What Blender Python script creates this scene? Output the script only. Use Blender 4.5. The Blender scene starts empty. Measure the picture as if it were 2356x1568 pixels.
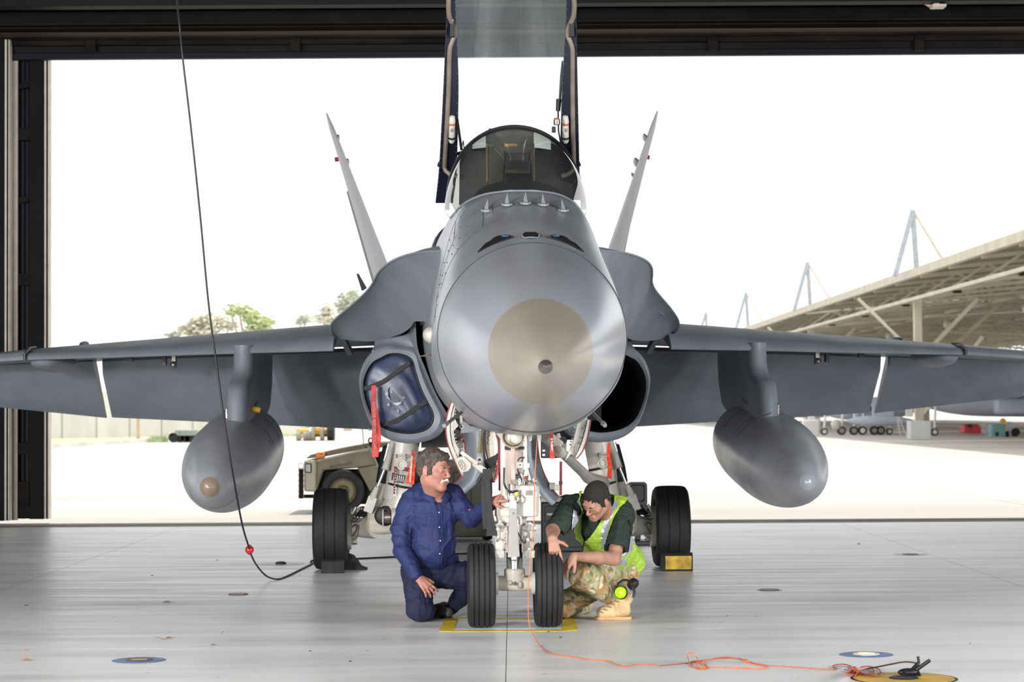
import bpy, bmesh, math, random
import numpy as np
from mathutils import Vector, Matrix
R = math.radians
random.seed(7)
C = bpy.context.scene.collection
# ------------------------------------------------------------------ camera
F = 5070.0; PITCH = R(1.751); ROLL = R(0.35); CH = 1.46
cd = bpy.data.cameras.new('camera'); cam = bpy.data.objects.new('camera', cd); C.objects.link(cam)
_f = Vector((0, math.cos(PITCH), math.sin(PITCH))); _r0 = Vector((1, 0, 0)); _u0 = Vector((0, -math.sin(PITCH), math.cos(PITCH)))
_r = _r0*math.cos(ROLL) - _u0*math.sin(ROLL); _u = _u0*math.cos(ROLL) + _r0*math.sin(ROLL)
cam.matrix_world = Matrix(((_r.x, _u.x, -_f.x, 0), (_r.y, _u.y, -_f.y, 0), (_r.z, _u.z, -_f.z, CH), (0, 0, 0, 1)))
cd.sensor_width = 36; cd.lens = F/2356*36; cd.clip_end = 1000
cd.dof.use_dof = True; cd.dof.focus_distance = 14.6; cd.dof.aperture_fstop = 5.0
bpy.context.scene.camera = cam
# ------------------------------------------------------------------ sky, sun, large lights, exposure
w = bpy.data.worlds.new('sky'); bpy.context.scene.world = w; w.use_nodes = True
w.node_tree.nodes['Background'].inputs[0].default_value = (0.97, 0.985, 1.0, 1)
w.node_tree.nodes['Background'].inputs[1].default_value = 1.12
def lamp(name, kind, loc, aim, energy, size=1.0, size_y=None, color=(1, 1, 1), spread=None):
    l = bpy.data.lights.new(name, kind); l.energy = energy; l.color = color
    o = bpy.data.objects.new(name, l); C.objects.link(o); o.location = loc
    o.rotation_euler = (Vector(aim) - Vector(loc)).to_track_quat('-Z', 'Y').to_euler()
    if kind == 'AREA':
        l.shape = 'RECTANGLE' if size_y else 'SQUARE'; l.size = size
        if size_y: l.size_y = size_y
        if spread: l.spread = spread
    elif kind == 'SUN': l.angle = R(2.5)
    else: l.shadow_soft_size = size
    return o
lamp('sun_light', 'SUN', (30, 60, 60), (30-8.5, 60-3.5, 31), 2.6, color=(1, .96, .9))
lamp('rear_fill_light', 'AREA', (0, -8.5, 2.3), (0, 14, 1.8), 200, 14.0, 3.2)  # added soft fill behind the camera; the rear wall has no opening
lamp('fill_light', 'AREA', (-9, -7.5, 2.2), (3.5, 19, 1.5), 1900, 2.6, color=(1, .98, .96))
lamp('fill_light', 'AREA', (9, -7.5, 2.2), (-3.5, 19, 1.5), 750, 2.6, color=(.97, .98, 1))
lamp('strobe_light', 'AREA', (-5.0, 2.0, 2.6), (0.8, 16.5, 1.3), 820, .55, color=(1, .98, .95))
lamp('side_light', 'AREA', (9.5, 9.0, 3.2), (0, 14.5, 1.8), 900, 2.0, 4.0, color=(.95, .97, 1))
lamp('side_light', 'AREA', (-9.5, 9.0, 3.2), (0, 14.5, 1.8), 620, 2.4, 4.0, color=(.95, .97, 1))
vs = bpy.context.scene.view_settings
vs.view_transform = 'Standard'; vs.look = 'None'; vs.exposure = 0.38; vs.gamma = 1.0; vs.use_curve_mapping = False
# ------------------------------------------------------------------ pixel of the photograph -> point at a chosen depth
def pray(px, py):
    d = _f + _r*((px-1178)/F) + _u*((784-py)/F)
    return d
def P(px, py, D):
    d = pray(px, py); return Vector((0, 0, CH)) + d*(D/d.y)
def G(px, py, z=0.0):                     # point on a level plane
    d = pray(px, py); return Vector((0, 0, CH)) + d*((z-CH)/d.z)
JET = Matrix.Translation((0.064, 14.8, 0)) @ Matrix.Rotation(0.03195, 4, 'Z')
JI = JET.inverted()
def L(px, py, yl):                        # point in the aircraft's own frame on its station yl
    o = JI @ Vector((0, 0, CH)); d = JI.to_3x3() @ pray(px, py)
    return o + d*((yl-o.y)/d.y)
# ------------------------------------------------------------------ materials
MATS = {}
def mat(name, col, rough=.5, metal=0., var=.06, scale=6., bump=0., bscale=60., spec=.5, coat=0., stretch=None, col2=None, rvar=0., emit=0., alpha=1., trans=0., detail=5):
    if name in MATS: return MATS[name]
    m = bpy.data.materials.new(name); m.use_nodes = True; n = m.node_tree.nodes; k = m.node_tree.links
    b = n['Principled BSDF']; b.inputs['Roughness'].default_value = rough; b.inputs['Metallic'].default_value = metal
    b.inputs['Specular IOR Level'].default_value = spec; b.inputs['Coat Weight'].default_value = coat
    b.inputs['Coat Roughness'].default_value = .22
    tc = n.new('ShaderNodeTexCoord'); mp = n.new('ShaderNodeMapping'); k.new(tc.outputs['Object'], mp.inputs[0])
    if stretch: mp.inputs['Scale'].default_value = stretch
    nz = n.new('ShaderNodeTexNoise'); nz.inputs['Scale'].default_value = scale; nz.inputs['Detail'].default_value = detail
    k.new(mp.outputs[0], nz.inputs[0])
    mx = n.new('ShaderNodeMix'); mx.data_type = 'RGBA'
    c2 = col2 or tuple(max(0, c*(1-var*2.2)) for c in col); c1 = col if col2 else tuple(c*(1+var) for c in col)
    mx.inputs[6].default_value = (*c1, 1); mx.inputs[7].default_value = (*c2, 1)
    rp = n.new('ShaderNodeMapRange'); rp.inputs[1].default_value = .35; rp.inputs[2].default_value = .65
    k.new(nz.outputs[0], rp.inputs[0]); k.new(rp.outputs[0], mx.inputs[0]); k.new(mx.outputs[2], b.inputs['Base Color'])
    if rvar:
        rr = n.new('ShaderNodeMapRange'); rr.inputs[3].default_value = rough-rvar; rr.inputs[4].default_value = rough+rvar
        k.new(nz.outputs[0], rr.inputs[0]); k.new(rr.outputs[0], b.inputs['Roughness'])
    if bump:
        n2 = n.new('ShaderNodeTexNoise'); n2.inputs['Scale'].default_value = bscale; n2.inputs['Detail'].default_value = 4
        k.new(mp.outputs[0], n2.inputs[0]); bp = n.new('ShaderNodeBump'); bp.inputs['Strength'].default_value = bump
        bp.inputs['Distance'].default_value = .02; k.new(n2.outputs[0], bp.inputs['Height']); k.new(bp.outputs[0], b.inputs['Normal'])
    if emit: b.inputs['Emission Color'].default_value = (*col, 1); b.inputs['Emission Strength'].default_value = emit
    if trans: b.inputs['Transmission Weight'].default_value = trans
    MATS[name] = m; return m
def srgb(r, g, b):
    f = lambda c: (c/255/12.92) if c <= 10 else ((c/255+.055)/1.055)**2.4
    return (f(r), f(g), f(b))
# ------------------------------------------------------------------ mesh builder
def crom(pts, n):
    """n points along a smooth curve through pts"""
    p = [np.array(q, float) for q in pts]; m = len(p)-1; out = []
    for i in range(n):
        t = i/(n-1)*m; s = min(int(t), m-1); u = t-s
        a = p[s-1] if s else 2*p[0]-p[1]; b = p[s]; c = p[s+1]; d = p[s+2] if s+2 <= m else 2*p[m]-p[m-1]
        out.append(.5*((2*b)+(c-a)*u+(2*a-5*b+4*c-d)*u*u+(3*b-a-3*c+d)*u**3))
    return out
def frame(d, up=None):
    d = Vector(d).normalized(); u = Vector(up) if up else (Vector((0, 0, 1)) if abs(d.z) < .9 else Vector((0, 1, 0)))
    a = d.cross(u).normalized(); b = a.cross(d).normalized(); return a, b, d
class MB:
    def __init__(s): s.v = []; s.f = []; s.m = []; s.mats = []
    def mi(s, m):
        if m is None: return s.m[-1] if s.m else 0
        if m not in s.mats: s.mats.append(m)
        return s.mats.index(m)
    def add(s, vs_, fs_, m=None):
        o = len(s.v); i = s.mi(m); s.v += [tuple(float(c) for c in q) for q in vs_]
        s.f += [tuple(o+j for j in q) for q in fs_]; s.m += [i]*len(fs_); return s
    def box(s, c, size, m=None, rot=None, taper=1.0):
        x, y, z = (q/2 for q in size); vv = []
        for sz in (-1, 1):
            t = taper if sz > 0 else 1
            for sx, sy in ((-1, -1), (1, -1), (1, 1), (-1, 1)):
                p = Vector((sx*x*t, sy*y*t, sz*z))
                if rot is not None: p = (rot if isinstance(rot, Matrix) else Matrix.Rotation(rot, 3, 'Z')) @ p
                vv.append(p+Vector(c))
        return s.add(vv, [(3, 2, 1, 0), (4, 5, 6, 7), (0, 1, 5, 4), (1, 2, 6, 5), (2, 3, 7, 6), (3, 0, 4, 7)], m)
    def box2(s, a, b, m=None):
        a, b = Vector(a), Vector(b); return s.box((a+b)/2, tuple(abs(q) for q in (b-a)), m)
    def bar(s, p0, p1, wd, hg, m=None, up=None):
        a, b, d = frame(Vector(p1)-Vector(p0), up); vv = []
        for p in (p0, p1):
            for i, j in ((-1, -1), (1, -1), (1, 1), (-1, 1)): vv.append(Vector(p)+a*i*wd/2+b*j*hg/2)
        return s.add(vv, [(3, 2, 1, 0), (4, 5, 6, 7), (0, 1, 5, 4), (1, 2, 6, 5), (2, 3, 7, 6), (3, 0, 4, 7)], m)
    def loft(s, rings, m=None, cap=True, closed=True, capm=None):
        n = len(rings[0]); vv = [p for r in rings for p in r]; ff = []
        for i in range(len(rings)-1):
            for j in range(n if closed else n-1):
                k = (j+1) % n; ff.append((i*n+j, i*n+k, (i+1)*n+k, (i+1)*n+j))
        s.add(vv, ff, m)
        if cap and closed:
            s.add(rings[0], [tuple(range(n-1, -1, -1))], capm or m); s.add(rings[-1], [tuple(range(n))], capm or m)
        return s
    def tube(s, path, r, m=None, n=12, cap=True, up=None):
        path = [Vector(p) for p in path]; rs = r if isinstance(r, (list, tuple)) else [r]*len(path); rings = []
        a0 = None
        for i, p in enumerate(path):
            d = (path[min(i+1, len(path)-1)]-path[max(i-1, 0)]); d = d.normalized() if d.length > 1e-9 else Vector((0, 0, 1))
            if a0 is None: a, b, _ = frame(d, up)
            else:
                a = (a0-d*a0.dot(d)); a = a.normalized() if a.length > 1e-6 else frame(d)[0]; b = a.cross(d).normalized()*-1
                b = d.cross(a).normalized()*-1
            a0 = a; q = b
            rr = rs[i]; rx, ry = rr if isinstance(rr, (tuple, list)) else (rr, rr)
            rings.append([p+a*math.cos(t)*rx+q*math.sin(t)*ry for t in (2*math.pi*k/n for k in range(n))])
        return s.loft(rings, m, cap)
    def cyl(s, p0, p1, r0, r1=None, m=None, n=20, cap=True): return s.tube([p0, p1], [r0, r0 if r1 is None else r1], m, n, cap)
    def lathe(s, prof, o, axis, m=None, n=32, cap=False, up=None):
        """prof: [(along axis, radius)]"""
        a, b, d = frame(axis, up); o = Vector(o)
        rings = [[o+d*h+a*math.cos(t)*rr+b*math.sin(t)*rr for t in (2*math.pi*k/n for k in range(n))] for h, rr in prof]
        return s.loft(rings, m, cap)
    def ball(s, c, r, m=None, nu=16, nv=10, rot=None):
        rx, ry, rz = r if isinstance(r, (tuple, list)) else (r, r, r); rings = []
        for i in range(nv+1):
            ph = math.pi*(i/nv)*.998+.003; ring = []
            for k in range(nu):
                t = 2*math.pi*k/nu; p = Vector((rx*math.sin(ph)*math.cos(t), ry*math.sin(ph)*math.sin(t), rz*math.cos(ph)))
                if rot is not None: p = rot @ p
                ring.append(p+Vector(c))
            rings.append(ring)
        return s.loft(rings, m, True)
    def prism(s, poly, ext, m=None):
        """closed 3D polygon pushed along ext"""
        p = [Vector(q) for q in poly]; e = Vector(ext); n = len(p)
        s.add(p+[q+e for q in p], [tuple(range(n)), tuple(range(2*n-1, n-1, -1))]+[(i, n+i, n+(i+1) % n, (i+1) % n) for i in range(n)], m); return s
    def strip(s, path, wd, th, m=None, side=(1, 0, 0)):
        """flat strap: width along side, small thickness"""
        path = [Vector(p) for p in path]; rings = []
        for i, p in enumerate(path):
            d = (path[min(i+1, len(path)-1)]-path[max(i-1, 0)]).normalized(); sd = side[i] if isinstance(side, list) else side
            a = (Vector(sd)-d*Vector(sd).dot(d)).normalized(); b = a.cross(d).normalized()
            ww = wd[i] if isinstance(wd, (list, tuple)) else wd
            rings.append([p+a*ww/2+b*th/2, p-a*ww/2+b*th/2, p-a*ww/2-b*th/2, p+a*ww/2-b*th/2])
        return s.loft(rings, m)
    def grid(s, rows, m=None, th=None):
        """open sheet of rows of points, optional thickness given as vector"""
        n = len(rows[0]); k = len(rows); vv = [Vector(p) for r in rows for p in r]
        ff = [(i*n+j, i*n+j+1, (i+1)*n+j+1, (i+1)*n+j) for i in range(k-1) for j in range(n-1)]
        if th is None: return s.add(vv, ff, m)
        t = Vector(th); o = len(vv); v2 = vv+[q+t for q in vv]; ff += [tuple(o+q for q in reversed(x)) for x in ff]
        edge = [(0, j) for j in range(n)]+[(i, n-1) for i in range(1, k)]+[(k-1, j) for j in range(n-2, -1, -1)]+[(i, 0) for i in range(k-2, 0, -1)]
        ids = [i*n+j for i, j in edge]
        ff += [(ids[q], o+ids[q], o+ids[(q+1) % len(ids)], ids[(q+1) % len(ids)]) for q in range(len(ids))]
        return s.add(v2, ff, m)
    def mirror(s):
        n = MB(); n.v = [(-x, y, z) for x, y, z in s.v]; n.f = [tuple(reversed(q)) for q in s.f]; n.m = list(s.m); n.mats = list(s.mats); return n
    def build(s, name, parent=None, smooth=40, bevel=0., label=None, kind=None, mats=None, fixn=True):
        me = bpy.data.meshes.new(name); me.from_pydata(s.v, [], s.f); 
        for m in (mats or s.mats): me.materials.append(m)
        me.polygons.foreach_set('material_index', s.m)
        if fixn:
            bm = bmesh.new(); bm.from_mesh(me); bmesh.ops.recalc_face_normals(bm, faces=bm.faces); bm.to_mesh(me); bm.free()
        if smooth:
            me.polygons.foreach_set('use_smooth', [True]*len(me.polygons)); me.set_sharp_from_angle(angle=R(smooth))
        me.update(); o = bpy.data.objects.new(name, me); C.objects.link(o)
        if parent: o.parent = parent
        if bevel:
            b = o.modifiers.new('bevel', 'BEVEL'); b.width = bevel; b.segments = 2; b.limit_method = 'ANGLE'; b.angle_limit = R(35)
        if label: o['label'] = label
        if kind: o['kind'] = kind
        return o
def thing(name, label, cat, loc=(0, 0, 0), rz=0, group=None, M=None):
    o = bpy.data.objects.new(name, None); C.objects.link(o); o.location = loc; o.rotation_euler = (0, 0, rz); o.empty_display_size = .1
    if M is not None: o.matrix_world = M
    o['label'] = label; o['category'] = cat
    if group: o['group'] = group
    return o
def tag(o, label, cat, group=None):
    o['label'] = label; o['category'] = cat
    if group: o['group'] = group
    return o
def dup(o, parent=None, loc=None, rz=None, label=None, group=None):
    c = o.copy(); C.objects.link(c); c.parent = parent
    if loc is not None: c.location = loc
    if rz is not None: c.rotation_euler = (0, 0, rz)
    if label: c['label'] = label
    if group: c['group'] = group
    for ch in list(o.children): dup(ch, c)
    return c
def text_mesh(body, size, M, m, name, parent=None, ext=.001, bold=0.0):
    cu = bpy.data.curves.new(name, 'FONT'); cu.body = body; cu.size = size; cu.extrude = ext; cu.align_x = 'CENTER'; cu.align_y = 'CENTER'; cu.offset = bold
    cu.resolution_u = 2
    to = bpy.data.objects.new(name, cu); C.objects.link(to); dg = bpy.context.evaluated_depsgraph_get(); dg.update()
    me = bpy.data.meshes.new_from_object(to.evaluated_get(dg)); bpy.data.objects.remove(to); me.transform(M)
    me.materials.clear(); me.materials.append(m)
    o = bpy.data.objects.new(name, me); C.objects.link(o)
    if parent: o.parent = parent
    return o
def basis(o, x, y):
    x = Vector(x).normalized(); y = Vector(y); y = (y-x*y.dot(x)).normalized(); z = x.cross(y)
    return Matrix(((x.x, y.x, z.x, o[0]), (x.y, y.y, z.y, o[1]), (x.z, y.z, z.z, o[2]), (0, 0, 0, 1)))
# ------------------------------------------------------------------ the hangar
def floor_mat():
    m = bpy.data.materials.new('painted_concrete'); m.use_nodes = True; n = m.node_tree.nodes; k = m.node_tree.links
    b = n['Principled BSDF']; g = n.new('ShaderNodeNewGeometry')
    def nz(scale, st, det=5):
        mp = n.new('ShaderNodeMapping'); mp.inputs['Scale'].default_value = st; k.new(g.outputs['Position'], mp.inputs[0])
        t = n.new('ShaderNodeTexNoise'); t.inputs['Scale'].default_value = scale; t.inputs['Detail'].default_value = det; k.new(mp.outputs[0], t.inputs[0]); return t.outputs[0]
    def rng(s, a, b_, c, d):
        r = n.new('ShaderNodeMapRange'); r.inputs[1].default_value = a; r.inputs[2].default_value = b_; r.inputs[3].default_value = c; r.inputs[4].default_value = d
        k.new(s, r.inputs[0]); return r.outputs[0]
    cr = n.new('ShaderNodeMix'); cr.data_type = 'RGBA'; cr.inputs[6].default_value = (*srgb(228, 226, 223), 1); cr.inputs[7].default_value = (*srgb(198, 197, 195), 1)
    k.new(rng(nz(1.4, (.35, 1.6, 1), 8), .45, .72, 0, 1), cr.inputs[0])
    c2 = n.new('ShaderNodeMix'); c2.data_type = 'RGBA'; c2.inputs[7].default_value = (*srgb(90, 88, 84), 1); k.new(cr.outputs[2], c2.inputs[6])
    k.new(rng(nz(14, (1, 1, 1), 6), .68, .75, 0, .7), c2.inputs[0]); k.new(c2.outputs[2], b.inputs['Base Color'])
    k.new(rng(nz(2.2, (.25, 2.5, 1), 8), .3, .7, .27, .42), b.inputs['Roughness'])
    bp = n.new('ShaderNodeBump'); bp.inputs['Strength'].default_value = .06; bp.inputs['Distance'].default_value = .004
    k.new(nz(9, (.5, 1.2, 1), 6), bp.inputs['Height']); k.new(bp.outputs[0], b.inputs['Normal'])
    return m
M_floor = floor_mat()
M_joint = mat('joint_sealant', srgb(62, 60, 57), 1.0)
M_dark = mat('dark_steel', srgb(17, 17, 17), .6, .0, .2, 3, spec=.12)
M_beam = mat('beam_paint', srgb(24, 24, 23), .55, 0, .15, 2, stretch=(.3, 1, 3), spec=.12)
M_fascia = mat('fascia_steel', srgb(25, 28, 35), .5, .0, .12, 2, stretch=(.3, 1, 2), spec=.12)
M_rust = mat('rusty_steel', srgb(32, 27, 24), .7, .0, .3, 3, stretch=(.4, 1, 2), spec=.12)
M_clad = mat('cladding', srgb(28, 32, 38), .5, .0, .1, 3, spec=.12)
M_pale = mat('pale_steel', srgb(215, 205, 190), .5)
XW0, XW1, YB, YD, ZC = -15.0, 17.0, -9.0, 28.8, 10.0
fl = MB().box2((XW0, YB, -.25), (XW1, YD-.05, -.001), M_joint).build('floor', kind='structure')
xs = [-12.42+4.16*i for i in range(8)]; ys = [1.8-4.5*2] + [1.75+4.51*i for i in range(7)]
xs = [XW0]+[x for x in [-0.045-4.15*3, -0.045-4.15*2, -4.19, -.045, 4.1, 8.25, 12.4] if XW0 < x < XW1]+[XW1]
ys = [YB, 1.74, 6.25, 10.76, 15.27, 19.8, 24.3, 27.75]
g = .002
for i in range(len(xs)-1):
    for j in range(len(ys)-1):
        sb = MB().box2((xs[i]+g, ys[j]+g, -.04), (xs[i+1]-g, ys[j+1]-g, 0), M_floor); sb.mi(M_joint); sb.m = [0, 0, 1, 1, 1, 1]; sb.build('floor_slab', fl, smooth=0)
# drain channel and door rail along the opening
M_grate = mat('galvanised_grate', srgb(120, 118, 112), .5, .5)
gr = MB()
for y0, y1 in ((27.76, 27.82), (28.05, 28.11)): gr.box2((XW0, y0, -.04), (XW1, y1, .0), M_pale)
x = XW0
while x < XW1:
    gr.box2((x, 27.82, -.03), (x+.045, 28.05, -.002), M_grate); x += .085
gr.build('drain_grate', fl, kind='stuff', smooth=0)
rl = MB().box2((XW0, 28.12, -.04), (XW1, 28.7, -.001), M_floor).build('threshold', fl, smooth=0)
for y in (28.3, 28.52):
    MB().box2((XW0, y, -.02), (XW1, y+.05, .006), M_grate).build('door_rail', fl, smooth=0)
# shell
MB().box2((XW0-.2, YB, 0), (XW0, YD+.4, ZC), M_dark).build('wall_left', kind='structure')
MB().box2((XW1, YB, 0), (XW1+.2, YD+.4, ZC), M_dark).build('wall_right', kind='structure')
M_back = mat('back_wall_cladding', srgb(120, 120, 116), .7)
MB().box2((XW0-.2, YB-.2, 0), (XW1+.2, YB, ZC), M_back).build('wall_back', kind='structure')
M_ceil = mat('ceiling_sheet', srgb(60, 58, 52), .7)
MB().box2((XW0-.2, YB, ZC), (XW1+.2, YD+.4, ZC+.2), M_ceil).build('ceiling', kind='structure')
def zz(py, D, px=1178): return P(px, py, D).z
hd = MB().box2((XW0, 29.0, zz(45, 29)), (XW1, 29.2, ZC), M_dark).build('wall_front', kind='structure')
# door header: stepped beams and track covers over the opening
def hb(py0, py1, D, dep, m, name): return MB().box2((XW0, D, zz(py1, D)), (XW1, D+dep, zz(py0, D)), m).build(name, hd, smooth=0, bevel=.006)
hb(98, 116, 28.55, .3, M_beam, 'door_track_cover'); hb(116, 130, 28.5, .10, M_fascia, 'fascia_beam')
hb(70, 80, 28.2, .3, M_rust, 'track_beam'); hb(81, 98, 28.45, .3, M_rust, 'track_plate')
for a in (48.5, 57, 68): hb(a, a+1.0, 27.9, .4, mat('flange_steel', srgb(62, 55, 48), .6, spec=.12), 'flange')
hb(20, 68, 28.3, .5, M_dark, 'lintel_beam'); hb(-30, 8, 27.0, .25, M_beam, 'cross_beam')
for px in (165, 2145):
    c = P(px, 4, 27.2); MB().box((c.x, c.y+.1, c.z+.06), (.22, .3, .14), M_pale, Matrix.Rotation(.5, 3, 'Y')).box((c.x+.07, c.y, c.z-.06), (.17, .2, .03), M_pale).build('beam_clip', hd)
for px in (210, 680, 1640, 2115):
    c = P(px, 98, 28.42); MB().box(c, (.12, .06, .22), M_rust).box(c+Vector((0, -.04, .05)), (.05, .05, .05), M_rust).build('track_bracket', hd)
# sliding door leaves stacked at the side
def leaf(x0, x1, D, n, label):
    top = zz(74, D); lf = MB()
    fr = .2
    t = thing(n, label, 'hangar door', (x0, D, 0)) if False else bpy.data.objects.new(n, None)
    C.objects.link(t); t.location = (0, 0, 0); t['kind'] = 'structure'
    zb = .06
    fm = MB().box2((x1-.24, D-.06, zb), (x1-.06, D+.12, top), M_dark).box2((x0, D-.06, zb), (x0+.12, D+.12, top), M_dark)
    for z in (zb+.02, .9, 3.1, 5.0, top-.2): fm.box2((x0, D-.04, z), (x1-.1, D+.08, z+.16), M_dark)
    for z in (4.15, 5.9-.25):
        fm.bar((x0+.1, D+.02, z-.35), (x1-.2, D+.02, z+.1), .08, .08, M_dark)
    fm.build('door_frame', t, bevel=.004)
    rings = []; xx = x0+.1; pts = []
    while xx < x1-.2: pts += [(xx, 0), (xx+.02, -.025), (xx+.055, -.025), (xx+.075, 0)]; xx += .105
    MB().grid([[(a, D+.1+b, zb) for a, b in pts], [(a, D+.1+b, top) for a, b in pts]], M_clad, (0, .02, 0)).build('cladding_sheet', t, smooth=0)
    MB().box2((x1-.06, D-.02, zb), (x1-.035, D+.14, top), M_pale).box2((x1-.035, D+.0, zb), (x1-.012, D+.12, top), M_dark).box2((x1-.012, D-.02, zb), (x1, D+.14, top), M_pale).build('edge_flange', t)
    MB().box((x1-.5, D+.02, .35), (.5, .1, .4), M_rust).build('wheel_box', t, bevel=.01)
    return t
a = P(113, 600, 28.75).x; leaf(a-2.6, a, 28.75, 'door_1', '')
a2 = P(22, 600, 28.35).x; leaf(a2-2.2, a2, 28.35, 'door_2', '')
MB().box2((P(24, 600, 28.6).x, 28.65, .05), (P(38, 600, 28.6).x, 28.7, zz(66, 28.6)), M_pale).build('door_strip', bpy.data.objects['door_1'])
# roof purlins, for the dark reflections above the aircraft
for i, y in enumerate((3, 8, 13, 18, 23)):
    MB().box2((XW0, y, 8.6), (XW1, y+.25, 9.2), M_beam).build('roof_truss', bpy.data.objects['ceiling'], smooth=0)
# yellow parking box painted round the nose wheels
M_yel = mat('yellow_tape', srgb(225, 195, 30), .45, 0, .12, 8)
def tape(pts, n='tape_strip', par=None):
    q = [G(*p) for p in pts]; return MB().prism([(v.x, v.y, .0005) for v in q], (0, 0, .0015), M_yel).build(n, par, smooth=0)
ty = thing('parking_mark', 'yellow tape outline on the floor around the twin nose wheels', 'floor marking', (0, 15, 0)); ty.location = (0, 0, 0)
tape([(1024, 1422), (1054, 1422), (1041, 1452), (1009, 1452)], par=ty)
tape([(1054, 1421), (1300, 1421), (1300, 1424), (1054, 1424)], par=ty)
tape([(1041, 1449), (1294, 1448), (1294, 1451.5), (1041, 1452.5)], par=ty)
tape([(1294, 1422), (1322, 1422), (1329, 1449), (1294, 1450.5)], par=ty)
# recessed tie-down points in painted rings
M_blue = mat('blue_ring_paint', srgb(105, 125, 168), .4, 0, .15, 10); M_blue2 = mat('faint_blue_paint', srgb(160, 166, 178), .4, 0, .1)
M_ring = mat('tie_ring_metal', srgb(120, 105, 95), .5, .4); M_black = mat('black_paint', srgb(34, 34, 36), .5); M_yp = mat('yellow_floor_paint', srgb(205, 165, 50), .45, 0, .1)
def tie(px, py, rpx, m, lab, inner=M_ring, big=None):
    c = G(px, py); D = c.y; r = rpx*D/F
    t = thing('tie_down_point', lab, 'floor fitting', (c.x, c.y, 0))
    pr = MB(); pr.lathe([(.0006, 0.001), (.0022, r*.97), (.0006, r)], (0, 0, 0), (0, 0, 1), m, 40); pr.build('painted_ring', t)
    if big: MB().lathe([(.0024, .001), (.003, big*.98), (.0022, big)], (0, 0, 0), (0, 0, 1), M_yp, 40).build('painted_disc', t)
    MB().lathe([(.003, .05), (.008, .055), (.008, .075), (.003, .08)], (0, 0, 0), (0, 0, 1), inner, 24).build('rim', t)
    MB().lathe([(.0026, .001), (.0035, .05)], (0, 0, 0), (0, 0, 1), M_ring, 20).bar((-.05, 0, .006), (.05, 0, .006), .012, .006, inner).build('cross_bar', t)
    return t
tie(320, 1518, 62, M_blue, 'blue painted floor ring with a rusty tie-down cup, at the lower left corner')
tie(1993, 1505, 62, M_blue, 'blue painted floor ring beside the tangled orange wire', M_pale)
tie(548, 1367, 22, M_blue2, 'small faded tie-down ring on the floor behind the large blue ring')
tie(1770, 1357, 30, M_blue2, 'faded tie-down ring on open floor in front of the yellow wheel chock')
tie(2095, 1275, 40, M_blue2, 'faded tie-down ring far back on the floor near the drain, right side')
tie(2080, 1560, 122, M_black, 'yellow floor disc with a black border under the black connector', M_black, .27)
# outdoor apron
def apron_mat():
    m = mat('apron_concrete', srgb(192, 186, 178), .75, 0, .06, .25, bump=.1, bscale=5, stretch=(.3, 1, 1), detail=8); return m
ap = MB().box2((-260, 28.72, -.3), (260, 460, -.012), M_joint).build('ground', kind='structure')
M_apr = apron_mat(); xx = [-60+7.5*i for i in range(17)]; yy = [28.74, 34, 41, 48, 56, 65, 75, 86]
for i in range(len(xx)-1):
    for j in range(len(yy)-1):
        MB().box2((xx[i]+.008, yy[j]+.008, -.03), (xx[i+1]-.008, yy[j+1]-.008, -.002), M_apr).build('concrete_slab', ap, smooth=0)
MB().box2((-260, 86.01, -.1), (260, 460, -.002), M_apr).box2((-260, 28.74, -.1), (-60, 86, -.002), M_apr).box2((60, 28.74, -.1), (260, 86, -.002), M_apr).build('apron', ap, smooth=0)
# ------------------------------------------------------------------ the fighter jet
J = thing('fighter_jet', 'grey twin-tail fighter jet with raised canopy, parked in the hangar doorway', 'aircraft', M=JET)
M_grey = mat('aircraft_grey', srgb(130, 133, 138), .34, .0, .05, 3, rvar=.05, coat=.3, bump=.01, bscale=30)
M_dgrey = mat('aircraft_dark_grey', srgb(126, 132, 140), .45, 0, .06, 2.5, rvar=.06)
M_top = mat('deck_reflection_tone', srgb(126, 124, 122), .3, 0, .08, 3, rvar=.05)  # imitates the dark ceiling reflection on the nose deck; assigned to no face
M_tan = mat('radome_cap_coat', srgb(150, 142, 130), .3, .2, .03, 4, coat=.4)
M_rad = mat('radome_paint', srgb(146, 149, 155), .32, .05, .02, 2, coat=.6)
M_navy = mat('canopy_frame_paint', srgb(28, 32, 48), .4, 0, .1, 6)
M_seal = mat('rubber_seal', srgb(120, 108, 98), .4, 0, .1, 8)
M_wht = mat('gear_white', srgb(196, 192, 183), .32, 0, .05, 6, rvar=.05)
M_wht2 = mat('gear_white_dull', srgb(178, 174, 165), .45, 0, .1, 8)
M_blk = mat('matt_black', srgb(24, 24, 26), .5)
M_chr = mat('chrome', srgb(205, 205, 205), .22, 1.0, .03)
M_stl = mat('dull_steel', srgb(140, 136, 130), .35, .8, .1)
M_red = mat('red_edge_paint', srgb(130, 35, 40), .5)
M_wellred = mat('dark_red_cloth', srgb(110, 28, 38), .6)
M_line = mat('panel_line', srgb(60, 62, 66), .6)
def sec_interp(secs, n):
    """secs: [(yl, [(x,z)...])] -> n rings of full closed outline"""
    a = [np.array([y]+[c for p in pts for c in p]) for y, pts in secs]; return crom(a, n)
def half_of(v, n):
    p = [(v[1+2*i], v[2+2*i]) for i in range((len(v)-1)//2)]; m = len(p)-1; q = [(-p[1][0], p[1][1])]+p+[(-p[-2][0], p[-2][1])]; q = [np.array(a, float) for a in q]; out = []
    for i in range(n):
        t = i/(n-1)*m; s_ = min(int(t), m-1); u = t-s_; a, b, c, d = q[s_:s_+4]
        out.append(.5*((2*b)+(c-a)*u+(2*a-5*b+4*c-d)*u*u+(3*b-a-3*c+d)*u**3))
    return out
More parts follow.
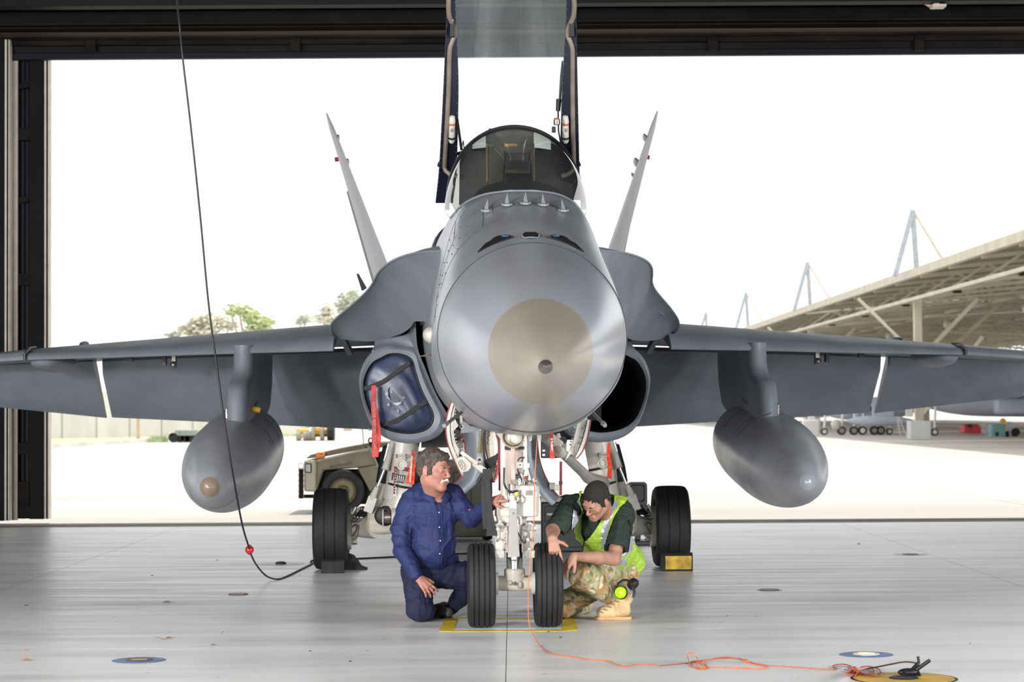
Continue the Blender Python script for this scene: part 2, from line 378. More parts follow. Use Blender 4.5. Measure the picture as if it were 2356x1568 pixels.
def ring_of(v, n=49):
    y = v[0]; half = half_of(v, n)
    return [(max(p[0], 0), y, p[1]) for p in half]+[(-max(p[0], 0), y, p[1]) for p in half[-2:0:-1]]
# ---- radome
def circ(r, zc): return [(r*math.sin(a), zc+r*math.cos(a)) for a in (R(q) for q in (0, 30, 60, 90, 120, 150, 180))]
rs = [(0, .012), (.1, .075), (.25, .15), (.4, .213), (.55, .270), (.75, .337), (.95, .396), (1.2, .457), (1.45, .510), (1.7, .560)]
rz = lambda s: 1.675 + .205*(s/1.7)**.75
rings = [ring_of(v) for v in sec_interp([(-3.45+s, circ(r, rz(s))) for s, r in rs], 37)]
cut = next(i for i, q in enumerate(rings) if q[0][1] > -3.45+.55)
MB().loft(rings[cut:], M_rad, cap=False).build('radome', J)
MB().loft(rings[:cut+1], M_tan, cap=False).build('radome_cap', J, label='tan painted radome tip')
z0 = 1.675
MB().lathe([(0, .001), (.004, .006), (.03, .012), (.06, .017), (.085, .032), (.11, .04)], (0, -3.515, z0), (0, 1, .02), M_stl, 24).build('pitot_tip', J, label='dark metal nose tip')
MB().lathe([(0, .0), (0, .0)], (0, 0, 0), (0, 1, 0), M_line) 
# ---- fuselage
S = [(-1.75, [(0, 2.440), (.28, 2.365), (.485, 2.16), (.560, 1.88), (.485, 1.60), (.28, 1.395), (0, 1.32)]),
     (-1.35, [(0, 2.585), (.29, 2.50), (.49, 2.28), (.576, 1.95), (.545, 1.63), (.30, 1.37), (0, 1.30)]),
     (-.9, [(0, 2.715), (.27, 2.65), (.465, 2.45), (.575, 2.05), (.58, 1.68), (.33, 1.37), (0, 1.29)]),
     (-.5, [(0, 2.83), (.27, 2.78), (.45, 2.60), (.565, 2.18), (.587, 1.75), (.34, 1.38), (0, 1.29)]),
     (-.2, [(0, 2.90), (.28, 2.86), (.44, 2.70), (.56, 2.25), (.59, 1.78), (.35, 1.38), (0, 1.29)]),
     (.4, [(0, 2.92), (.30, 2.90), (.45, 2.78), (.56, 2.35), (.60, 1.85), (.38, 1.38), (0, 1.29)]),
     (1.1, [(0, 2.90), (.30, 2.89), (.47, 2.84), (.565, 2.42), (.61, 1.9), (.42, 1.40), (0, 1.29)]),
     (2.2, [(0, 2.89), (.32, 2.88), (.53, 2.82), (.61, 2.42), (.63, 1.9), (.45, 1.42), (0, 1.31)]),
     (3.3, [(0, 3.02), (.30, 3.0), (.55, 2.84), (.66, 2.42), (.66, 1.9), (.47, 1.45), (0, 1.33)]),
     (5.0, [(0, 3.08), (.26, 3.0), (.55, 2.72), (.75, 2.35), (.75, 1.9), (.50, 1.48), (0, 1.36)]),
     (8.0, [(0, 2.85), (.30, 2.78), (.70, 2.50), (1.0, 2.15), (.95, 1.7), (.6, 1.45), (0, 1.42)]),
     (10.5, [(0, 2.55), (.35, 2.5), (.75, 2.35), (1.0, 2.0), (.9, 1.65), (.6, 1.5), (0, 1.5)]),
     (12.8, [(0, 2.2), (.25, 2.2), (.6, 2.15), (.75, 1.95), (.6, 1.75), (.3, 1.7), (0, 1.7)])]
def fus_x(yl, z):                        # half width of the fuselage at a station and height
    v = [q for q in FR if q[0] >= yl]; v = v[0] if v else FR[-1]
    h = half_of(v, 60); return min(h, key=lambda p: abs(p[1]-z))[0]
def fus_top(yl, x):
    v = [q for q in FR if q[0] >= yl][0]; h = half_of(v, 97)
    h = sorted([(p[0], p[1]) for p in h if p[1] > 1.9]); return float(np.interp(abs(x), [p[0] for p in h], [p[1] for p in h]))
FR = sec_interp(S, 141)
rings = [ring_of(v) for v in FR]
mb = MB(); mb.loft(rings, M_grey, cap=False); mb.add(rings[-1], [tuple(range(96))], M_grey)
keep = [i for i, f in enumerate(mb.f) if not (len(f) == 4 and all(abs(mb.v[j][0]) < .44 and .05 < mb.v[j][1] < 3.0 and mb.v[j][2] > 2.8 for j in f))]
mb.f = [mb.f[i] for i in keep]; mb.m = [mb.m[i] for i in keep]
mb.mi(M_top); ti = mb.mats.index(M_top)
for i, f in enumerate(mb.f):
    c = np.mean([mb.v[j] for j in f], axis=0)
    if -1.55 < c[1] < -.25 and c[2] > 2.16+.42*(c[1]+1.6)*.8 and abs(c[0]) < -.50: mb.m[i] = ti
FUS = mb.build('fuselage', J)
# dark deck tone is a painted reflection, left unused; raised blades, gun port and vents are solid
for px, py, lean in ((1119, 484, .012), (1166, 480, .006), (1209, 480, .002), (1250, 478, -.004), (1296, 484, -.012)):
    yl = -.72; c = L(px, py, yl); top = c+Vector((0, .05, .085)); 
    zt = fus_top(yl, c.x)
    b = MB(); q = (c.x+lean*.8, yl+.03, zt+.078); b.add([(c.x-.014, yl-.03, zt), (c.x+.014, yl-.03, zt), (c.x+.014, yl+.045, zt+.01), (c.x-.014, yl+.045, zt+.01), q], [(0, 1, 4), (1, 2, 4), (2, 3, 4), (3, 0, 4), (3, 2, 1, 0)], M_grey)
    b.prism([(c.x-.034, yl-.04, zt-.010), (c.x-.016, yl-.07, zt-.018), (c.x+.016, yl-.07, zt-.018), (c.x+.034, yl-.04, zt-.010), (c.x+.034, yl+.04, zt+.008), (c.x-.034, yl+.04, zt+.008)], (0, 0, .012), M_grey)
    b.build('antenna_blade', J, smooth=0)
def on_top(x, yl, up=0.0): return Vector((x, yl, fus_top(yl, x)+up))
b = MB(); b.prism([on_top(.050*math.cos(a), -1.62+.058*math.sin(a)-(.014*math.exp(-(math.degrees(a)-270)**2/900)*-1), .002) for a in (R(q*12) for q in range(30))], (0, -.001, .003), M_blk); b.tube([on_top(.052*math.cos(a), -1.62+.060*math.sin(a), .002) for a in (R(q*12) for q in range(31))], .0035, M_dgrey, 6)
b.build('gun_port', J, label='dark oval gun muzzle port')
for s in (-1, 1):
    b = MB(); pts = []
    for t in range(9):
        u = t/8; x = s*(.12+.2*u); yl = -1.64+.02*u; pts.append(on_top(x, yl, .004))
    pts2 = [on_top(s*(.12+.2*t/8), -1.64+.02*t/8+.09*math.sin(math.pi*min(1, (t/8)*.9+.12)), .006) for t in range(8, -1, -1)]
    poly = pts+pts2
    b.prism(poly, (0, -.004, .004), M_blk); b.build('gun_vent', J, smooth=0)
    q = on_top(s*.15, -1.60, .012); MB().box(q, (.045, .03, .01), mat('blue_lens', srgb(40, 80, 110), .15)).build('vent_lens', J)
# join of radome and fuselage, panel lines, rivet rows
def hoop(yl, r, m, name, a0=0, a1=len(rings[0]), off=.0015):
    v = min(FR, key=lambda q: abs(q[0]-yl)); rg = ring_of(v); cz = (rg[0][2]+rg[48][2])/2
    pts = [Vector((p[0], p[1], p[2]))+(Vector((p[0], 0, p[2]-cz)).normalized()*off) for p in rg][a0:a1]
    return MB().tube(pts+([pts[0]] if a1-a0 == len(rg) else []), r, m, 5, False).build(name, J)
hoop(-1.735, .0035, M_line, 'radome_joint')
for y, a0, a1 in ((-1.1, 76, 92), (-.65, 60, 82), (-.2, 72, 90)): hoop(y, .002, M_line, 'panel_seam', a0, a1, .0)
for idx, y0, y1 in ((88, -1.1, -.65), (80, -.65, -.2), (72, -1.2, -.3)):
    MB().tube([Vector(ring_of(v)[idx]) for v in FR if y0 <= v[0] <= y1], .002, M_line, 5).build('panel_seam', J)
rv = MB()
for k, y in enumerate((-1.05, -.95, -.85, -.75, -.6, -.5, -.35)):
    v = min(FR, key=lambda q: abs(q[0]-y)); rg = ring_of(v)
    for i in range(72, 94, 2):
        if (i//2+k) % 2: rv.ball(Vector(rg[i]), .0055, M_line, 6, 4)
rv.build('rivets', J, kind='stuff')
# side probes and domes on the nose
for s, dx in ((-1, 0), (1, 0)):
    pz = 1.945; yl = -.3
    MB().ball((s*(.598), yl, pz), (.062, .10, .058), M_wht2, 20, 14).build('side_dome', J)
p = L(998, 815, -.6); q = L(966, 819, -.85)
MB().tube([p+Vector((.05, .05, 0)), p, q], [.022, .015, .002], mat('brass_probe', srgb(190, 180, 160), .3, .5), 10).build('air_data_probe', J)
for s in (-1, 1):
    p0 = L(1062, 948, -1.0) if s < 0 else L(1360, 945, -1.0); p1 = L(1028, 974, -1.25) if s < 0 else L(1387, 973, -1.25)
    b = MB(); b.tube([p0+(p0-p1)*.3, p1], .011, M_stl, 10); b.tube([p1, p1+(p1-p0).normalized()*.05], [.016, .013], M_chr, 10); b.build('angle_probe', J)
b = MB(); p = L(1188, 1003, -1.0); b.lathe([(-.08, .04), (0, .04), (.03, .035), (.045, .02), (.05, .001)], p, (0, 0, -1), M_wht, 24).build('belly_beacon', J)
for px in (1219, 1240): 
    p = L(px, 1003, -.9); MB().prism([p+Vector((-.02, 0, .05)), p+Vector((.02, 0, .05)), p+Vector((.012, 0, -.03)), p+Vector((-.008, 0, -.03))], (0, .1, 0), M_wht2).build('belly_aerial', J, bevel=.003)
# ---- windshield
def glass(name, tint, rough=.02, a=.16):
    m = bpy.data.materials.new(name); m.use_nodes = True; n = m.node_tree.nodes; k = m.node_tree.links
    n.remove(n['Principled BSDF']); g = n.new('ShaderNodeBsdfGlossy'); g.inputs['Roughness'].default_value = rough
    t = n.new('ShaderNodeBsdfTransparent'); t.inputs[0].default_value = (*tint, 1); fr = n.new('ShaderNodeFresnel'); fr.inputs[0].default_value = 1.5
    d = n.new('ShaderNodeBsdfDiffuse'); d.inputs[0].default_value = (.75, .8, .82, 1); x = n.new('ShaderNodeMixShader'); y = n.new('ShaderNodeMixShader')
    nz = n.new('ShaderNodeTexNoise'); nz.inputs['Scale'].default_value = 2.5; nz.inputs['Detail'].default_value = 7; r = n.new('ShaderNodeMapRange'); r.inputs[3].default_value = a*.4; r.inputs[4].default_value = a*1.6
    k.new(nz.outputs[0], r.inputs[0]); k.new(r.outputs[0], x.inputs[0]); k.new(t.outputs[0], x.inputs[1]); k.new(d.outputs[0], x.inputs[2])
    k.new(fr.outputs[0], y.inputs[0]); k.new(x.outputs[0], y.inputs[1]); k.new(g.outputs[0], y.inputs[2]); k.new(y.outputs[0], n['Material Output'].inputs[0])
    MATS[name] = m; return m
M_wgl = glass('windshield_glass', (.60, .62, .55), .03, .03)
M_cgl = glass('canopy_glass', (.80, .85, .86), .03, .14)
YA = 1.1                                 # station of the windshield arch
arch = []
for i in range(41):
    t = math.pi*i/40
    # arch outline in the photograph's proportions: half width .497, from z 2.89 to 3.50
    x = -.485*math.cos(t)*(1+.02*math.sin(t)); z = 2.90+.605*math.sin(t)**.86; y = YA+.10*(z-2.9)/.6
    arch.append(Vector((x, y, z)))
base = []
for i in range(41):
    t = math.pi*i/40; x = -.47*math.cos(t); y = .98-1.18*math.sin(t)**.9; y = max(y, -.2)
    base.append(Vector((x, y, fus_top(y, x)-.004)))
rows = []
for j in range(17):
    u = j/16; row = []
    for i in range(41):
        p = base[i].lerp(arch[i], u); bul = math.sin(math.pi*u)*.09*math.sin(math.pi*i/40)
        side = math.sin(math.pi*u)*.035*abs(math.cos(math.pi*i/40))
        row.append(p+Vector((side*(-1 if i < 20 else 1), -bul*.45, bul*.8)))
    rows.append(row)
MB().grid(rows, M_wgl).build('windshield', J, label='curved green-tinted windshield glass', fixn=False)
MB().tube([a+(a-Vector((0, YA, 2.9))).normalized()*.004 for a in arch], [(.014, .030)]*41, mat('arch_frame', srgb(60, 60, 64), .3, .3), 8).build('windshield_frame', J)
MB().tube([b_+Vector((0, -.004, .004)) for b_ in base], .009, M_dgrey, 6).build('windshield_seal', J)
# ---- cockpit
M_cock = mat('cockpit_black', srgb(26, 26, 22), .6); M_cock2 = mat('seat_green', srgb(50, 50, 38), .7); M_khaki = mat('seat_harness', srgb(120, 105, 75), .8)
tub = MB()
for s in (-1, 1): tub.box2((s*.44, .95, 2.2), (s*.40, 3.1, 2.86), M_cock)
tub.box2((-.44, .0, 2.15), (.44, 3.1, 2.2), M_cock).box2((-.44, 3.05, 2.2), (.44, 3.12, 3.0), M_cock)
tub.build('cockpit_tub', J, smooth=0)
b = MB(); rws = []
for j in range(9):
    u = j/8; y = .05+.65*u; h = 2.90+.13*math.sin(math.pi*min(u*1.1, .75)); wd = .26+.12*u
    rws.append([Vector((wd*math.sin(a), y, 2.82+(h-2.82)*max(0, math.cos(a))**.5)) for a in (R(-90+180*i/16) for i in range(17))])
b.grid(rws, M_cock).box2((-.34, .68, 2.4), (.34, .72, 2.93), M_cock).build('glare_shield', J)
b = MB(); b.box2((-.09, .35, 2.95), (.09, .62, 3.08), M_cock)
for s in (-1, 1): b.bar((s*.1, .5, 3.0), (s*.085, .62, 3.26), .012, .03, M_cock)
b.build('head_up_display', J, bevel=.004)
MB().box((0, .58, 3.17), (.17, .006, .2), M_cgl, Matrix.Rotation(R(-35), 3, 'X')).build('combiner_glass', J, smooth=0)
MB().prism([L(*q_, 2.95) for q_ in ((1056, 470), (1058, 352), (1070, 338), (1087, 322), (1087, 347), (1118, 347), (1118, 300), (1228, 300), (1228, 345), (1268, 345), (1268, 318), (1286, 330), (1305, 350), (1318, 372), (1318, 470))], (0, .05, 0), M_cock).build('canopy_bulkhead', J, smooth=0)
seat = MB(); seat.box2((-.23, 1.75, 2.25), (.23, 2.15, 2.5), M_cock2).box2((-.23, 2.1, 2.3), (.23, 2.35, 3.1), M_cock2)
seat.build('ejection_seat', J, bevel=.02)
hb_ = MB(); hb_.box2((-.17, 2.0, 2.95), (.17, 2.35, 3.60), M_cock2).box2((-.185, 2.08, 3.2), (-.17, 2.3, 3.5), M_khaki).box2((.17, 2.08, 3.2), (.185, 2.3, 3.5), M_khaki)
hb_.build('seat_headbox', J, bevel=.02)
for z in (3.47, 3.27, 3.12): MB().box2((-.05, 1.985, z-.01), (.05, 2.0, z+.01), mat('brass_tag', srgb(180, 130, 60), .4, .4)).build('seat_plate', J)
for s in (-1, 1):
    MB().strip([(s*.09, 1.99, 3.1), (s*.1, 1.95, 2.95), (s*.11, 2.02, 2.75), (s*.12, 1.95, 2.5)], .045, .006, M_khaki).build('harness', J)
# ---- raised canopy: hinged at the rear, rails, arch, seal and transparency
CH_L, CL_L = [], []
def rail(side):
    s = -1 if side < 0 else 1
    A = [L(1002, 467, 3.05), L(1009, 402, 2.85), L(1014, 320, 2.6), L(1021, 180, 2.35), L(1027, 40, 2.1), L(1031, -70, 1.9), L(1036, -200, 1.65)] if s < 0 else \
        [L(1338, 460, 3.05), L(1334, 400, 2.85), L(1332, 320, 2.6), L(1329, 180, 2.35), L(1326, 40, 2.1), L(1322, -70, 1.9), L(1317, -200, 1.65)]
    B = [L(1042, 467, 3.1), L(1050, 402, 2.9), L(1053, 320, 2.66), L(1055, 180, 2.41), L(1049, 40, 2.16), L(1050, -70, 1.96), L(1060, -200, 1.71)] if s < 0 else \
        [L(1298, 460, 3.1), L(1290, 400, 2.9), L(1290, 320, 2.66), L(1295, 180, 2.41), L(1303, 40, 2.16), L(1302, -70, 1.96), L(1292, -200, 1.71)]
    a = crom(A, 40); b = crom(B, 40); n = Vector((0, .85, .5))*.05
    mb = MB(); rings = [[Vector(p), Vector(q), Vector(q)+n, Vector(p)+n] for p, q in zip(a, b)]
    mb.loft(rings, M_navy); mb.build('canopy_rail', J, bevel=.004)
    # rubber seal wanders from the outer edge inwards round the latch
    off = [0.62 if s < 0 else .62]*1
    ks = [(378, .30), (300, .32), (200, .34), (120, .36), (98, .55), (80, .8), (60, .72), (40, .35), (20, .2), (0, .18), (-100, .18), (-190, .2)]
    pts = []
    for py, u in ks:
        t = np.interp(py, [-200, -70, 40, 180, 320, 400, 467], [39, 32.5, 26, 19.5, 13, 6.5, 0]); i = int(t); i = min(i, 38); fr = t-i
        p = Vector(a[i]).lerp(Vector(a[i+1]), fr); q = Vector(b[i]).lerp(Vector(b[i+1]), fr); pts.append(p.lerp(q, u)-n*.3)
    path = [Vector(p) for p in crom(pts, 60)]
    end = path[0]; inn = Vector((1 if s < 0 else -1, 0, 0))
    hook = [end+inn*.10+Vector((0, 0, -.075)), end+inn*.045+Vector((0, 0, -.06)), end+inn*.008+Vector((0, 0, -.028))]
    MB().tube(hook+path, .019, M_seal, 12).build('canopy_seal', J)
    pts2 = [p+inn*.012-n*.1 for p in path]; MB().tube(pts2, .005, M_blk, 6).build('seal_channel', J)
    rv = MB()
    for i in range(2, 38):
        if i % 1 == 0: rv.ball(Vector(a[i]).lerp(Vector(b[i]), .93)-n*.05, .004, M_stl, 6, 4).ball(Vector(a[i]).lerp(Vector(b[i]), .04)-n*.05, .0035, M_stl, 6, 4)
    rv.build('rail_rivets', J, kind='stuff')
    # latch fitting, bottles and links
    c = L(1041 if s < 0 else 1315, 66, 2.15); MB().box(c, (.04, .05, .13), M_blk).ball(c+Vector((0, -.03, .06)), .014, M_stl, 10, 8).build('canopy_latch', J, bevel=.006)
    x = 1040 if s < 0 else 1301
    t0 = L(x, 266, 2.5); t1 = L(x-(.5 if s < 0 else -.5), 328, 2.62); d = (t1-t0)
    bt = MB(); up = d.normalized(); o = t0
    Lb = d.length; bt.lathe([(0, .012), (.006, .022), (.04*Lb/.22, .027), (.22*Lb, .029), (.27*Lb, .026)], o, up, M_wht, 20, True)
    bt.build('bottle_cap', J)
    b2 = MB(); b2.lathe([(.27*Lb, .028), (.33*Lb, .028)], o, up, mat('orange_band', srgb(190, 90, 50), .5), 20, True).lathe([(.33*Lb, .026), (.92*Lb, .026), (Lb, .018)], o, up, M_wht, 20, True)
    b2.lathe([(.78*Lb, .0268), (.86*Lb, .0268)], o, up, M_blk, 20)
    lab = MB(); 
    fo = o+up*(.5*Lb)+Vector((0, -.027, -.004))
    bo = b2.build('canopy_bottle', J, label='white canopy cartridge bottle with orange band')
    MB().box(fo, (.03, .003, .065), M_wht).box(fo+Vector((-.006, -.002, 0)), (.006, .002, .05), M_blk).box(fo+Vector((.002, -.002, .0)), (.003, .002, .05), M_blk).box(fo+Vector((.009, -.002, .0)), (.006, .002, .045), M_red).build('bottle_label', bo, smooth=0)
    return a, b
La, Lb_ = rail(-1); Ra, Rb_ = rail(1)
# transparency shell behind the rails
rows = []
for i in range(8, 40):
    p = Vector(La[i]); q = Vector(Ra[i]); c = (p+q)/2; hw = (q-p)/2; out = Vector((0, .86, .5)); hgt = .50*math.sin(math.pi*min(1, (i+2)/44*.55+.12))
    rows.append([c-hw*math.cos(math.pi*k/30)+out*(.04+hgt*math.sin(math.pi*k/30)) for k in range(31)])
MB().grid(rows, M_cgl).build('canopy_transparency', J, label='raised canopy glass', fixn=False)
arch2 = [p-Vector((0, .01, 0)) for p in rows[-1]]; MB().tube(arch2, [(.02, .035)]*31, M_navy, 8).build('canopy_bow', J)
MB().tube([p for p in rows[0]], [(.015, .015)]*31, M_navy, 8).build('canopy_rear_frame', J)
# canopy actuator strut and linkage on the right rail
b = MB(); b.tube([L(1294, 140, 2.5), L(1292, 175, 2.55), L(1288, 232, 2.6)], [.006, .012, .010], M_blk, 8); b.tube([L(1286, 228, 2.6), L(1284, 255, 2.6)], [.022, .018], M_blk, 10)
b.tube([L(1284, 255, 2.6), L(1285, 300, 2.5), L(1290, 330, 2.4)], .006, M_blk, 8).box(L(1274, 298, 2.5), (.03, .03, .045), M_blk).build('canopy_linkage', J)
MB().lathe([(-.02, .026), (.02, .026), (.022, .02)], L(1281, 281, 2.4), (0, 0, 1), M_stl, 18, True).lathe([(.021, .024), (.03, .018)], L(1281, 280, 2.4), (0, 0, 1), mat('orange_band', srgb(190, 90, 50)), 18, True).build('link_roller', J)
b = MB(); b.bar(L(1050, 262, 2.6), L(1062, 345, 2.4), .02, .006, M_blk); b.tube([L(1062, 340, 2.4), L(1066, 324, 2.4), L(1068, 345, 2.3)], .004, M_blk, 6).build('hinge_link', J)
# dark turtle deck behind the seat and the pale spine side
b = MB(); b.ball((0, 2.95, 2.72), (.62, .5, .36), M_navy, 32, 20).build('rear_deck', J)
text_mesh('////', .05, basis((-.665, 3.5, 2.62), (0, -1, 0), (0.1, 0, 1)), M_line, 'fuselage_marking', J)
# ---- leading-edge extensions
def lex(pl, lower, side):
    a = crom([tuple(L(*p)) for p in pl], 40); b = crom([tuple(L(*p)) for p in lower], 40); rows = []
    for j in range(13):
        u = j/12; rows.append([Vector(p).lerp(Vector(q), u)+Vector((0, .0, .06*math.sin(math.pi*u)*(1-abs(i/20-1)**2))) for i, (p, q) in enumerate(zip(a, b))])
    mb = MB(); mb.grid(rows, M_dgrey)
    top = []; s = side
    for j in range(8):
        u = j/7; top.append([Vector(p).lerp(Vector((s*.5, p[1]+.9, max(p[2]+.04, 2.60))), u)+Vector((0, 0, .05*math.sin(math.pi*u))) for p in a])
    mb.grid(top, M_dgrey); mb.tube([Vector(p) for p in a], .008, M_dgrey, 6)
    return mb.build('leading_edge_extension', J, smooth=50, fixn=False)
lex([(1020, 577, 1.2), (1004, 577, 1.35), (975, 579, 1.6), (940, 585, 1.85), (905, 598, 2.15), (882, 614, 2.4), (868, 630, 2.65), (858, 650, 2.9), (843, 670, 3.2), (820, 692, 3.55), (792, 716, 3.95), (768, 737, 4.3), (761, 750, 4.5), (763, 766, 4.7), (775, 779, 4.9)],
    [(1020, 738, 2.6), (1000, 738, 2.7), (985, 738, 2.9), (965, 739, 3.1), (953, 740, 3.2), (945, 752, 3.4), (930, 764, 3.7), (910, 772, 4.0), (890, 778, 4.3), (870, 783, 4.5), (850, 785, 4.6), (830, 784, 4.7), (810, 783, 4.8), (795, 781, 4.9), (776, 779.5, 4.95)], -1)
lex([(1380, 575, 1.2), (1396, 577, 1.4), (1420, 579, 1.6), (1445, 583, 1.8), (1470, 591, 2.0), (1488, 600, 2.2), (1499, 613, 2.4), (1501, 630, 2.6), (1500, 648, 2.85), (1507, 665, 3.1), (1521, 683, 3.4), (1540, 705, 3.8), (1556, 727, 4.2), (1562, 742, 4.5), (1560, 757, 4.7), (1546, 770, 4.9)],
    [(1400, 738, 2.6), (1420, 740, 2.7), (1435, 760, 2.9), (1440, 770, 3.1), (1445, 776, 3.2), (1450, 780, 3.4), (1458, 782, 3.7), (1465, 783, 4.0), (1475, 784, 4.3), (1485, 784, 4.5), (1495, 783.5, 4.6), (1508, 782, 4.7), (1520, 779, 4.8), (1533, 776, 4.9), (1545, 771, 4.95)], 1)
b = MB(); b.prism([L(1446, 642, 3.2), L(1476, 642, 3.2), L(1484, 652, 3.4), L(1529, 723, 4.1), L(1500, 720, 4.1), L(1456, 672, 3.4), L(1443, 660, 3.2)], (0, .0, -.012), M_dgrey).build('access_panel', J, smooth=0)
MB().prism([L(820, 630, 4.6), L(822, 629, 4.6), L(841, 662, 4.9), L(832, 668, 4.9)], (.012, .02, 0), M_dgrey).build('strake_fence', J, smooth=0)
# ---- intakes
outer = [(864, 803), (846, 820), (833, 843), (826, 870), (827, 893), (832, 918), (842, 952), (856, 980), (876, 1000), (905, 1014), (946, 1020), (985, 1013), (1010, 1000), (1026, 975), (1024, 950), (1008, 920), (990, 885), (974, 845), (964, 810), (953, 799), (925, 797), (893, 795)]
inner = [(876, 822), (858, 832), (845, 850), (837, 872), (836, 893), (840, 918), (850, 946), (862, 968), (881, 984), (908, 994), (944, 998), (975, 992), (992, 980), (999, 962), (996, 945), (984, 922), (970, 892), (958, 855), (951, 830), (938, 818), (917, 812), (895, 813)]
YI = 3.9
def intake(side):
    fo = [L(*p, YI+.05) for p in outer]; fi = [L(*p, YI+.03) for p in inner]
    o2 = crom([tuple(p) for p in fo+[fo[0]]], 65)[:-1]; i2 = crom([tuple(p) for p in fi+[fi[0]]], 65)[:-1]
    o2 = [Vector(p) for p in o2]; i2 = [Vector(p) for p in i2]
    cen = sum(o2, Vector())/64; icn = sum(i2, Vector())/64
    rings = []
    for y, k in ((4.0, .72), (2.2, .80), (.9, .93), (.35, .98), (.08, 1.0)): rings.append([icn+(p-icn)*k+Vector(((-.0)*y, y, .0)) for p in i2])
    rings.append(i2); rings.append([p.lerp(q, .5)+Vector((0, -.03, 0)) for p, q in zip(i2, o2)]); rings.append(o2)
    for y, k in ((.12, 1.01), (.5, 1.03), (1.2, 1.06), (2.5, 1.1), (5.0, 1.08), (7.5, .85)): rings.append([cen+(p-cen)*k+Vector((0, y, .02*y)) for p in o2])
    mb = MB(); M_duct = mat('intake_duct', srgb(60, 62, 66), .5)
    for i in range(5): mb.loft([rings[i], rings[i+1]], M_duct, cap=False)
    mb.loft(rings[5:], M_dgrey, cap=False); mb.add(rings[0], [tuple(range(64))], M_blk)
    if side > 0: mb = mb.mirror()
    mb.build('intake', J, smooth=50, fixn=False)
    # splitter plate and fairing up to the strake
    e = [L(952, 740, YI-.4), L(957, 800, YI-.35), L(976, 850, YI-.3), L(997, 900, YI-.25), L(1027, 956, YI-.2)]
    e = [Vector(p) for p in crom([tuple(p) for p in e], 16)]
    ins = [L(937, 768, YI+.1), L(955, 806, YI+.05), L(972, 850, YI+.03), L(990, 892, YI+.03), L(1023, 960, YI+.02)]; ins = [Vector(p) for p in crom([tuple(p) for p in ins], 16)]
    mb = MB(); mb.loft([[p, p+Vector((.014, .01, 0)), p+Vector((.02, 1.8-1.7*(i/15)**2, 0)), q+Vector((0, .05, 0)), q] for i, (p, q) in enumerate(zip(e, ins))], M_dgrey)
    if side > 0: mb = mb.mirror()
    mb.build('splitter_plate', J, smooth=30)
    t = [L(955, 738, YI-.1), L(937, 768, YI), L(905, 776, YI+.25), L(862, 786, YI+.45)]; d = [L(962, 815, YI+.05), L(948, 801, YI+.06), L(905, 797, YI+.07), L(862, 806, YI+.1)]
    t = crom([tuple(p) for p in t], 14); d = crom([tuple(p) for p in d], 14)
    mb = MB(); mb.grid([[Vector(p).lerp(Vector(q), u)+Vector((0, .05*math.sin(math.pi*u), 0)) for p, q in zip(t, d)] for u in (0, .2, .4, .6, .8, 1)], M_dgrey, (0, .03, .01))
    mb.tube([L(866, 786, YI+.45), L(864, 795, YI+.5), L(858, 808, YI+.4)], .012, M_dgrey, 8)
    if side > 0: mb = mb.mirror()
    mb.build('intake_fairing', J, smooth=50)
intake(-1); intake(1)
# boundary-layer gap: dark wall and red ramp lining
for s in (-1, 1):
    mb = MB(); mb.box2((s*.60, YI+.6, 1.35), (s*.86, YI+.65, 2.3), M_blk); mb.build('bleed_wall', J, smooth=0)
MB().strip([L(975, 822, YI+.3), L(985, 850, YI+.28), L(996, 880, YI+.25), L(1003, 905, YI+.2), L(1022, 942, YI+.1)], [.12, .10, .09, .06, .01], .02, M_wellred).build('ramp_lining', J)
MB().bar(L(987, 824, YI+.1), L(1004, 876, YI), .012, .012, M_dgrey).build('ramp_rod', J)
